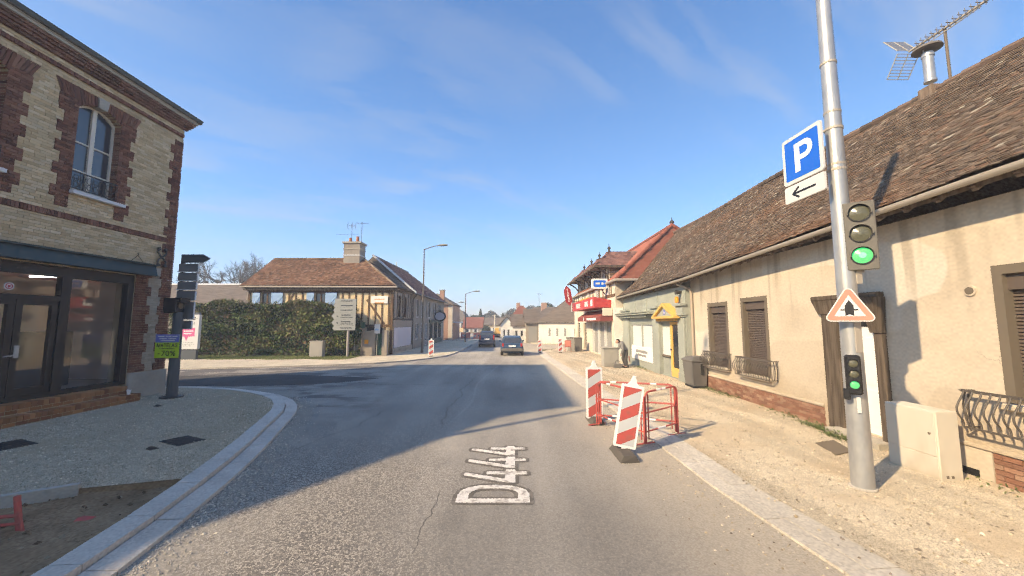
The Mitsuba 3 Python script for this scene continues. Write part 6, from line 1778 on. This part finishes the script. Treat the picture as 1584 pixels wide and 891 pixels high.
BA, BB, BC = (2.08, 9.45, 0.0), (3.66, 8.60, 0.05), (2.72, 7.95, 0.0)
bpanel(BA, BB)
bpanel((2.12, 9.40, 0.0), BC)
bpanel((2.76, 7.98, 0.0), (3.66, 8.52, 0.05))
for (x, y, z_) in (BA, BB, BC):
    put('foot', M().bar((x - 0.22, y - 0.06, 0.03), (x + 0.22, y + 0.06, 0.05), 0.035, 0.02), 'red_dull', br)
# red barrier end poking into the bottom left corner
lb_ = thing('barrier', 'end of a red tube barrier stuck in the dug-up soil', 'barrier')
put('post', M().tube([(-5.86, 4.72, -0.02), (-5.92, 4.70, 0.44)], 0.03, 8), 'red_dull', lb_)
put('post', M().tube([(-5.79, 4.70, -0.02), (-5.90, 4.68, 0.42)], 0.018, 8), 'red_dull', lb_)
put('rail', M().tube([(-5.87, 4.70, 0.22), (-7.2, 4.60, 0.12)], 0.022, 8), 'red_dull', lb_)
put('rail', M().tube([(-5.84, 4.70, 0.13), (-7.2, 4.60, 0.03)], 0.018, 8), 'red_dull', lb_)
put('red_scrap', M().hull([(-5.46, 4.9, 0.03), (-5.32, 4.95, 0.03), (-5.28, 5.02, 0.05), (-5.4, 4.98, 0.08), (-5.44, 4.94, 0.07)]), 'red_dull', None, 'scrap of red plastic lying on the dug-up soil', 'debris')

# manholes
def manhole(pts, lab):
    g = thing('manhole_cover', lab, 'manhole cover')
    P = np.array(pts, float); c = P.mean(0)
    fr_o = np.vstack([np.column_stack([P, np.full(4, 0.10)]), np.column_stack([P, np.full(4, 0.150)])])
    put('frame', M().hexa(fr_o), 'iron', g)
    Q = c + (P - c) * 0.88
    put('lid', M().hexa(np.vstack([np.column_stack([Q, np.full(4, 0.14)]), np.column_stack([Q, np.full(4, 0.156)])])), 'rubber', g)
    k = M()
    for i in range(8):
        for j in range(8):
            a, b = 0.1 + i * 0.115, 0.1 + j * 0.115
            o = (Q[0] * (1 - a) + Q[1] * a) * (1 - b) + (Q[3] * (1 - a) + Q[2] * a) * b
            k.box((o[0] - 0.016, o[1] - 0.016, 0.15), (o[0] + 0.016, o[1] + 0.016, 0.161))
    put('tread_stud', k, 'iron', g, kind='stuff')


manhole([(-7.05, 7.74), (-6.42, 7.46), (-6.21, 7.86), (-6.81, 8.13)], 'square dark cast iron cover in the middle of the grey gravel')
manhole([(-10.2, 7.4), (-9.5, 7.12), (-9.3, 7.62), (-10.0, 7.9)], 'square dark cast iron cover at the left edge of the gravel')
put('stone_lump', M().hull(np.array([(-6.9, 7.3, 0.14), (-6.72, 7.22, 0.14), (-6.66, 7.34, 0.14), (-6.8, 7.4, 0.14), (-6.8, 7.3, 0.19), (-6.72, 7.32, 0.18)])), 'rubber', None, 'small dark lump lying beside the middle iron cover', 'debris')
put('stone_lump', M().hull(np.array([(-10.2, 10.9, 0.14), (-10.0, 10.85, 0.14), (-9.98, 11.0, 0.14), (-10.1, 11.02, 0.14), (-10.1, 10.95, 0.19)])), 'rubber', None, 'small dark lump on the gravel near the brick steps', 'debris')


# ------------------------------------------------------------------ cars
def car(x, y, paint, lab, W_=1.74, L_=4.0, H_=1.48, van=False, ang=0.0):
    c = thing('car', lab, 'car', None)
    ca, sa_ = math.cos(ang), math.sin(ang)
    f = Fr((x, y, 0.0), (ca, sa_, 0), (-sa_, ca, 0), (0, 0, 1))    # a right, b forward (from the tail), c up
    hb = 0.93 if not van else 1.02

    def ring(b, w, z0, z1, n=20, p=3.2):
        th = np.linspace(0, 2 * np.pi, n + 1)[:-1]
        cx = np.sign(np.cos(th)) * np.abs(np.cos(th)) ** (2 / p)
        cz = np.sign(np.sin(th)) * np.abs(np.sin(th)) ** (2 / p)
        return np.column_stack([w / 2 * cx, np.full(n, b), (z0 + z1) / 2 + (z1 - z0) / 2 * cz])

    bd = [ring(0.02, W_ * 0.80, 0.40, hb - 0.12), ring(0.08, W_ * 0.93, 0.30, hb - 0.03), ring(0.30, W_ * 0.985, 0.22, hb), ring(0.9, W_, 0.20, hb), ring(L_ * 0.6, W_, 0.20, hb - 0.02), ring(L_ * 0.8, W_ * 0.98, 0.20, hb - 0.1), ring(L_ * 0.94, W_ * 0.9, 0.24, hb - 0.22), ring(L_, W_ * 0.74, 0.34, hb - 0.32)]
    put('body', M(f).loft(bd), paint, c, smooth=45)

    def g_ring(b, wb, wt, z0, z1):
        return np.array([(-wb / 2, b[0], z0), (wb / 2, b[0], z0), (wt / 2 + 0.03, b[1], z1 - 0.10), (wt / 2 - 0.06, b[1], z1), (-wt / 2 + 0.06, b[1], z1), (-wt / 2 - 0.03, b[1], z1 - 0.10)])
    tail = 0.22 if not van else 0.14
    gr_ = [g_ring((0.10, tail + 0.10), W_ * 0.88, W_ * 0.70, hb - 0.1, H_ - 0.02), g_ring((0.5, 0.62 if not van else 0.4), W_ * 0.94, W_ * 0.74, hb - 0.1, H_ + 0.02), g_ring((L_ * 0.45, L_ * 0.45), W_ * 0.95, W_ * 0.74, hb - 0.1, H_ + 0.02), g_ring((L_ * 0.74, L_ * 0.55), W_ * 0.92, W_ * 0.70, hb - 0.14, H_ - 0.04)]
    put('cabin', M(f).loft(gr_), paint, c, smooth=40)
    # rear window, side windows
    rwm = M(f).hexa([(-W_ * 0.37, 0.155, hb + 0.06), (W_ * 0.37, 0.155, hb + 0.06), (W_ * 0.37, 0.4, hb + 0.06), (-W_ * 0.37, 0.4, hb + 0.06), (-W_ * 0.33, tail + 0.055, H_ - 0.14), (W_ * 0.33, tail + 0.055, H_ - 0.14), (W_ * 0.33, 0.5, H_ - 0.14), (-W_ * 0.33, 0.5, H_ - 0.14)])
    put('rear_window', rwm, 'window_sky', c)
    for s in (1, -1):
        for b0, b1, t0, t1 in ((0.62, 1.35, 0.80, 1.33), (1.45, L_ * 0.66, 1.42, L_ * 0.55)):
            xb, xt = W_ * 0.478, W_ * 0.392
            q8 = [(s * (xb - 0.06), b0, hb + 0.03), (s * xb, b0, hb + 0.03), (s * xb, b1, hb + 0.03), (s * (xb - 0.06), b1, hb + 0.03), (s * (xt - 0.05), t0, H_ - 0.14), (s * (xt + 0.012), t0, H_ - 0.14), (s * (xt + 0.012), t1, H_ - 0.14), (s * (xt - 0.05), t1, H_ - 0.14)]
            m_ = M(f)
            m_.add(q8, BF if s > 0 else BF[:, ::-1])
            put('side_window', m_, 'window_sky', c)
        put('tail_light', M(f).bev((s * W_ * 0.40 - 0.07, 0.0, hb - 0.22), (s * W_ * 0.40 + 0.07, 0.16, hb + (0.02 if not van else 0.25)), 0.02), 'tail_red', c)
        put('wing_mirror', M(f).bev((s * (W_ / 2 + 0.08) - 0.09, L_ * 0.64, hb + 0.02), (s * (W_ / 2 + 0.08) + 0.07, L_ * 0.64 + 0.12, hb + 0.17), 0.03), paint, c)
        put('exhaust_side', M(f).bev((s * W_ * 0.36 - 0.08, 0.0, 0.45), (s * W_ * 0.36 + 0.08, 0.05, 0.52), 0.01), 'tail_red', c)
        for b in (0.72, L_ - 0.82):
            cc = f(np.array([[s * (W_ / 2 - 0.10), b, 0.31]]))[0]
            wheel(c, cc, (ca, sa_, 0), 0.31, 0.2)
    put('bumper', M(f).bev((-W_ * 0.46, -0.03, 0.34), (W_ * 0.46, 0.2, 0.58), 0.05), 'bin_grey' if not van else paint, c)
    k = put('number_plate', M(f).bev((-0.27, -0.035, hb - 0.25), (0.27, 0.06, hb - 0.12), 0.006), 'white', c)
    put('wiper', M(f).bar((-0.05, 0.14, hb + 0.05), (0.3, 0.16, hb + 0.12), 0.02, 0.015), 'black', c)
    return c


car(0.02, 28.7, 'car_blue', 'dark blue hatchback on the lane, nearer of the two cars', 1.76, 3.9, 1.47, ang=0.02)
car(-2.56, 38.6, 'car_navy', 'dark people carrier seen from behind, farther of the two cars', 1.74, 4.4, 1.62, van=True, ang=0.05)


# ------------------------------------------------------------------ far end of the street
def house(name, lab, x0, y0, x1, y1, ze, zr, wall, roof, ridge='x', wins=(), ang=0.0, doors=(), over=0.3, cat='house', chim=(), glass='window_dark', shut=True):
    H_ = thing(name, lab, cat)
    c_, s_ = math.cos(ang), math.sin(ang)
    cx, cy = x0, y0
    f = Fr((x0, y0, 0), (c_, s_, 0), (-s_, c_, 0), (0, 0, 1))
    w_, d_ = x1 - x0, y1 - y0
    if ridge == 'x':
        m_ = M(f).box((0, 0, 0), (w_, d_, ze)).hexa([(0, 0, ze), (w_, 0, ze), (w_, d_, ze), (0, d_, ze), (0, d_ / 2 - 0.01, zr - 0.1), (w_, d_ / 2 - 0.01, zr - 0.1), (w_, d_ / 2 + 0.01, zr - 0.1), (0, d_ / 2 + 0.01, zr - 0.1)])
        r_ = M(f).hexa([(-over, -over, ze - 0.1), (w_ + over, -over, ze - 0.1), (w_ + over, d_ / 2, zr - 0.08), (-over, d_ / 2, zr - 0.08), (-over, -over, ze + 0.05), (w_ + over, -over, ze + 0.05), (w_ + over, d_ / 2, zr + 0.1), (-over, d_ / 2, zr + 0.1)])
        r_.hexa([(-over, d_ / 2, zr - 0.08), (w_ + over, d_ / 2, zr - 0.08), (w_ + over, d_ + over, ze - 0.1), (-over, d_ + over, ze - 0.1), (-over, d_ / 2, zr + 0.1), (w_ + over, d_ / 2, zr + 0.1), (w_ + over, d_ + over, ze + 0.05), (-over, d_ + over, ze + 0.05)])
    elif ridge == 'hip':
        m_ = M(f).box((0, 0, 0), (w_, d_, ze))
        k_ = min(w_, d_) * 0.42
        r_ = M(f).hexa([(-over, -over, ze - 0.02), (w_ + over, -over, ze - 0.02), (w_ + over, d_ + over, ze - 0.02), (-over, d_ + over, ze - 0.02), (k_, d_ / 2 - 0.05 if d_ <= w_ else k_, zr), (w_ - k_, d_ / 2 - 0.05 if d_ <= w_ else k_, zr), (w_ - k_, d_ / 2 + 0.05 if d_ <= w_ else d_ - k_, zr), (k_, d_ / 2 + 0.05 if d_ <= w_ else d_ - k_, zr)])
    else:
        m_ = M(f).box((0, 0, 0), (w_, d_, ze)).hexa([(0, 0, ze), (w_, 0, ze), (w_, d_, ze), (0, d_, ze), (w_ / 2 - 0.01, 0, zr - 0.1), (w_ / 2 + 0.01, 0, zr - 0.1), (w_ / 2 + 0.01, d_, zr - 0.1), (w_ / 2 - 0.01, d_, zr - 0.1)])
        r_ = M(f).hexa([(-over, -over, ze - 0.1), (w_ / 2, -over, zr - 0.08), (w_ / 2, d_ + over, zr - 0.08), (-over, d_ + over, ze - 0.1), (-over, -over, ze + 0.05), (w_ / 2, -over, zr + 0.1), (w_ / 2, d_ + over, zr + 0.1), (-over, d_ + over, ze + 0.05)])
        r_.hexa([(w_ / 2, -over, zr - 0.08), (w_ + over, -over, ze - 0.1), (w_ + over, d_ + over, ze - 0.1), (w_ / 2, d_ + over, zr - 0.08), (w_ / 2, -over, zr + 0.1), (w_ + over, -over, ze + 0.05), (w_ + over, d_ + over, ze + 0.05), (w_ / 2, d_ + over, zr + 0.1)])
    put('wall', m_, wall, H_)
    rk = put('roof', r_, roof, H_)
    fS = Fr(f(np.array([[0, 0, 0]]))[0], f.R[0], (0, 0, 1), -f.R[1])
    for a0, b0, a1, b1 in wins:
        k = put('window', M(fS).box((a0 - 0.06, b0 - 0.06, -0.02), (a1 + 0.06, b1 + 0.06, 0.03)), 'white_soft', H_)
        put('pane', M(fS).box((a0, b0, 0.0301), (a1, b1, 0.04)), glass, k)
        for s0, s1 in ((a0 - 0.42, a0 - 0.08), (a1 + 0.08, a1 + 0.42)) if shut else ():
            put('shutter', M(fS).box((s0, b0, 0.031), (s1, b1, 0.06)), 'white_soft', H_)
    for a0, b0, a1, b1, dm_ in doors:
        put('door', M(fS).box((a0, b0, 0.0), (a1, b1, 0.05)), dm_, H_)
    for a_, b_, w2, h2 in chim:
        put('chimney', M(f).bev((a_, b_, zr - 0.9), (a_ + w2, b_ + w2 * 0.8, zr + h2), 0.03), 'render_pink', rk)
    return H_


house('white_house', 'long low white house with a row of narrow windows across the junction', 3.2, 45.6, 13.6, 52, 2.55, 5.5, 'render_white', 'roof_far', 'hip', [(1.3 + i * 0.95 + (0.25 if i > 2 else 0), 0.95, 1.52 + i * 0.95 + (0.25 if i > 2 else 0), 1.85) for i in range(6)], ang=-0.42, glass='grey_mid', shut=False)
house('garage', 'grey garage with a wide dull door between two white houses', 1.75, 46.8, 3.3, 51, 2.5, 4.2, 'render_grey', 'roof_far', 'x', doors=[(0.3, 0.05, 1.35, 2.0, 'grey_mid')])
house('white_cottage', 'small white cottage left of the grey garage', 0.1, 49.0, 1.75, 54, 2.15, 3.6, 'render_white', 'roof_far', 'x', [(0.35, 0.8, 0.6, 1.5), (1.05, 0.8, 1.3, 1.5)], ang=-0.03)
house('big_roof_house', 'house with a broad grey brown roof and a thick chimney behind the white cottage', 2.6, 58, 9.5, 65, 2.9, 4.9, 'render_white', 'roof_far', 'hip', chim=[(2.2, 3.2, 0.9, 0.9)])
house('red_roof_house', 'house with a steep red brown roof left of the thick chimney', -0.6, 66, 4.0, 73, 2.7, 5.6, 'render_white', 'roof_far_red', 'hip', chim=[(1.4, 3, 0.7, 0.6)])
house('beige_house', 'pale beige house end with dark upright windows just left of the white cottage', -1.9, 62, 0.2, 68, 2.15, 3.6, 'render_white', 'roof_far', 'y', [(0.5, 0.4, 0.75, 1.4), (1.2, 0.4, 1.45, 1.4)])
house('cream_house', 'cream house at the bend above the farther car', -6.6, 92, -1.2, 99, 2.0, 3.7, 'render_yellow', 'roof_far', 'x', [(0.7, 0.5, 1.2, 1.3), (2.0, 0.5, 2.5, 1.3), (3.6, 0.5, 4.1, 1.3)])
house('low_red_house', 'low grey house with a bright red roof beside the pointed conifer', -11.9, 92, -7.4, 100, 1.3, 3.9, 'render_grey', 'roof_far_red', 'x', [(0.7, 0.3, 1.3, 1.0), (2.7, 0.3, 3.3, 1.0)])
house('mansard_house', 'yellow house with a tall grey mansard roof at the end of the street', -15.9, 104, -12.6, 111, 3.2, 5.9, 'render_yellow', 'slate', 'hip', [(0.5, 1.2, 1.0, 2.5), (1.9, 1.2, 2.4, 2.5)], chim=[(0.6, 3, 0.6, 0.5)])
house('brown_house', 'brown roofed house far behind the white house', 4.5, 72, 13, 80, 3.2, 5.6, 'render_warm', 'roof_far', 'x')
um = thing('utility_pole', 'pale wooden utility pole at the bend of the street', 'pole')
put('pole', M().tube([(-3.6, 78, 0), (-3.6, 78, 4.2)], [0.16, 0.12], 8), 'offwhite', um)
put('cross_arm', M().bar((-4.1, 78, 4.0), (-3.1, 78, 4.0), 0.08), 'offwhite', um)
yagi('thin aerial on the roof behind the white house', 3.75, 52, 4.4, 6.6, 4, (1, 0), 0.7, span=0.4)
# road works at the far left
for i, (x, y, w_, lab) in enumerate(((-7.6, 62, 1.5, 'long red plastic barrier at the far left, left of the pair'), (-5.6, 60, 1.0, 'short red plastic barrier at the far left, right of the pair'))):
    b = thing('plastic_barrier', lab, 'barrier')
    put('panel', M().hexa([(x - w_ / 2, y - 0.25, 0), (x + w_ / 2, y - 0.25, 0), (x + w_ / 2, y + 0.25, 0), (x - w_ / 2, y + 0.25, 0), (x - w_ / 2, y - 0.1, 0.95), (x + w_ / 2, y - 0.1, 0.95), (x + w_ / 2, y + 0.1, 0.95), (x - w_ / 2, y + 0.1, 0.95)]), 'red_faded', b)
    put('stripe', M(south(y - 0.26)).box((x - w_ / 3, 0.3, 0), (x - w_ / 12, 0.6, 0.02)), 'white_soft', b)
ex = thing('excavator', 'small yellow digger at the far end of the street', 'excavator')
put('cab', M().bev((-3.0, 66, 0.8), (-2.3, 67.0, 1.6), 0.06), 'yellow', ex)
put('track', M().bev((-3.4, 65.8, 0.05), (-2.0, 67.6, 0.6), 0.15), 'rubber', ex)
put('body', M().bev((-3.3, 65.9, 0.6), (-2.0, 67.5, 0.95), 0.06), 'yellow', ex)
put('boom', M().bar((-2.2, 66.5, 0.8), (-1.7, 66.3, 1.7), 0.14).bar((-1.7, 66.3, 1.7), (-1.3, 66.2, 0.7), 0.11), 'yellow', ex)
for x, y, lab in ((5.15, 33.4, 'grey bin beside the tobacconist corner, left of two'), (5.75, 33.0, 'grey bin beside the tobacconist corner, right of two')):
    b = thing('litter_bin', lab, 'bin')
    put('body', M().hull([(x - 0.28, y - 0.25, 0.05), (x + 0.28, y - 0.25, 0.05), (x + 0.28, y + 0.25, 0.05), (x - 0.28, y + 0.25, 0.05), (x - 0.33, y - 0.3, 1.15), (x + 0.33, y - 0.3, 1.15), (x + 0.33, y + 0.3, 1.15), (x - 0.33, y + 0.3, 1.15)]), 'bin_grey' if x > 5.4 else 'box_grey', b)
    put('lid', M().bev((x - 0.36, y - 0.33, 1.15), (x + 0.36, y + 0.33, 1.24), 0.03), 'bin_grey', b)
rb = thing('barrier', 'short red tube barrier on the gravel at the tobacconist corner', 'barrier')
for a, b in (((4.5, 32.2, 0.05), (4.5, 32.2, 1.0)), ((5.0, 32.2, 0.05), (5.0, 32.2, 1.0)), ((4.5, 32.2, 1.0), (5.0, 32.2, 1.0)), ((4.5, 32.2, 0.5), (5.0, 32.2, 0.5))):
    put('tube', M().tube([a, b], 0.025, 6), 'red', rb)
put('mesh_panel', M().box((4.52, 32.19, 0.5), (4.98, 32.21, 0.98)), 'red_faded', rb)


# ------------------------------------------------------------------ far trees
def bare_tree(x, y, h, lab, seed, spread=0.34, levels=6):
    t_ = thing('bare_tree', lab, 'tree')
    if h > 12:
        spread *= 1.25
    r3 = np.random.default_rng(seed)
    tk, cr = M(), M()

    def grow(p, d, l, r, lev):
        q_ = p + d * l
        m_ = tk if lev < 2 else cr
        m_.tube([p, p + d * l * 0.5 + r3.normal(0, 0.03 * l, 3), q_], [r, r * 0.85, r * 0.7], 6 if lev < 2 else 4, cap=False)
        if lev >= levels:
            return
        for _ in range(3 if lev else 5):
            nd = d + r3.normal(0, spread, 3) + [0, 0, 0.10]
            nd /= np.linalg.norm(nd)
            grow(p + d * l * r3.uniform(0.65, 1.0), nd, l * r3.uniform(0.62, 0.85), r * 0.6, lev + 1)
    grow(np.array([x, y, 0.0]), np.array([r3.normal(0, 0.04), 0, 1.0]), h * 0.26, h * 0.026, 0)
    put('trunk', tk, 'bark', t_)
    put('crown', cr, 'bark', t_, kind='stuff')


bare_tree(-50.5, 68, 21.5, 'bare tree behind the barn roof, left of the two', 1, 0.42)
bare_tree(-42.5, 70, 18.5, 'bare tree behind the barn roof, right of the two', 2, 0.42)
bare_tree(-64, 78, 18.0, 'bare tree at the far left behind the barn', 5, 0.42)
bare_tree(-46.5, 74, 20.0, 'bare tree behind the barn roof, between its two neighbours', 9, 0.5)
bare_tree(-39.0, 72, 17.0, 'bare tree half hidden by the tiled gable of the timber framed house', 8, 0.5)
bare_tree(-19.5, 112, 7.0, 'bare tree left of the mansard house', 3)
bare_tree(-4.6, 118, 6.8, 'bare tree behind the cream house, left of two', 4)
bare_tree(-1.2, 112, 6.6, 'bare tree behind the cream house, right of two', 6)


def leafy(x, y, h, r, lab, seed, cone=False, name='evergreen_tree', pal=((0.035, 0.055, 0.022), (0.05, 0.075, 0.03), (0.025, 0.042, 0.018))):
    t_ = thing(name, lab, 'tree')
    put('trunk', M().tube([(x, y, 0), (x, y, h * 0.8)], [0.25, 0.08], 7), 'bark', t_)
    r3 = np.random.default_rng(seed)
    n_ = 5000
    if cone:
        z = h * (0.12 + 0.88 * r3.random(n_) ** 1.6)
        rad = r * (1 - (z / h)) ** 0.85 * np.sqrt(r3.uniform(0.15, 1, n_))
        th = r3.uniform(0, 6.283, n_)
        rad *= 0.8 + 0.35 * meshkit.noise(np.stack([np.cos(th) * 2, np.sin(th) * 2, z * 1.5], -1))
        P = np.column_stack([x + rad * np.cos(th), y + rad * np.sin(th), z])
    else:
        v = r3.normal(0, 1, (n_, 3)); v /= np.linalg.norm(v, axis=1, keepdims=True)
        k = r3.uniform(0.5, 1.0, (n_, 1)) ** 0.4 * (0.65 + 0.6 * meshkit.fbm(v * 2.2 + seed, 3)[:, None])
        P = np.array([x, y, h * 0.58]) + v * k * np.array([r, r, h * 0.42])
    m_ = M()
    leaves(m_, P, 0.20, pal, r3)
    put('crown', m_, 'vc_leaf', t_, kind='stuff')


leafy(-8.7, 104, 6.3, 1.6, 'pointed dark conifer behind the low red roofed house', 11, True, 'conifer')
leafy(-12.0, 122, 5.0, 2.6, 'round dark tree behind the low red roofed house', 12)
leafy(-3.0, 124, 5.9, 1.5, 'pointed dark tree behind the cream house', 13, True, 'conifer')
leafy(3.0, 110, 6.6, 3.2, 'broad dark tree behind the red brown roof', 14)
leafy(-22, 118, 6.0, 3.0, 'dark tree at the far left end of the street', 15)
leafy(8.5, 95, 7.6, 3.0, 'dark tree behind the broad grey brown roof', 16)
leafy(-17.5, 98, 3.2, 1.6, 'low shrub before the mansard house', 17, name='shrub')
leafy(-5.9, 88, 1.7, 0.9, 'low shrub before the cream house', 18, name='shrub')
for i, (x, y, h_, r_, lab) in enumerate(((-7.2, 128, 6.4, 3.0, 'dark rounded tree right of the conifer, beyond the low red roofed house'), (0.5, 121, 7.0, 3.2, 'dark rounded tree above the farther car, beyond the cream house'),
                                        (5.8, 118, 7.8, 3.4, 'dark rounded tree between the red brown roof and the thick chimney'), (-17.2, 126, 6.6, 3.0, 'dark rounded tree behind the mansard house'))):
    leafy(x, y, h_, r_, lab, 30 + i, pal=((0.045, 0.05, 0.03), (0.06, 0.06, 0.04), (0.035, 0.042, 0.026)))
# distant woods on the horizon
wm = M()
r4 = np.random.default_rng(77)
for k in range(900):
    th = r4.uniform(-1.25, 1.25)
    R_ = r4.uniform(210, 260)
    x, y = R_ * math.sin(th), R_ * math.cos(th)
    h = 4.5 + 2.5 * meshkit.noise(np.array([th * 9, 0.3, 0.1])) + r4.uniform(-1, 1)
    P = np.array([x, y, h * 0.5]) + r4.normal(0, 1, (16, 3)) * [2.2, 2.2, h * 0.25]
    P[:, 2] = np.clip(P[:, 2], 0.2, h)
    leaves(wm, P, 1.4, [(0.05, 0.05, 0.03), (0.06, 0.065, 0.035), (0.075, 0.06, 0.045)], r4)
put('far_woods', wm, 'vc_leaf', label='thin line of distant woods along the horizon', cat='woods', kind='stuff')
# ------------------------------------------------------------------ thin haze
scene['haze_air'] = {'type': 'homogeneous', 'albedo': {'type': 'rgb', 'value': [0.95, 0.95, 0.95]}, 'sigma_t': {'type': 'rgb', 'value': [0.0021, 0.0022, 0.0024]}}
scene['haze'] = {'type': 'cube', 'to_world': T().translate([0, 0, 5.85]).scale([1000, 1000, 6.95]), 'bsdf': {'type': 'null'}, 'interior': {'type': 'ref', 'id': 'haze_air'}}
say('haze', 'pale haze over the far end of the street', 'haze', kind='stuff')
scene['camera']['medium'] = {'type': 'ref', 'id': 'haze_air'}
#@@HAZE
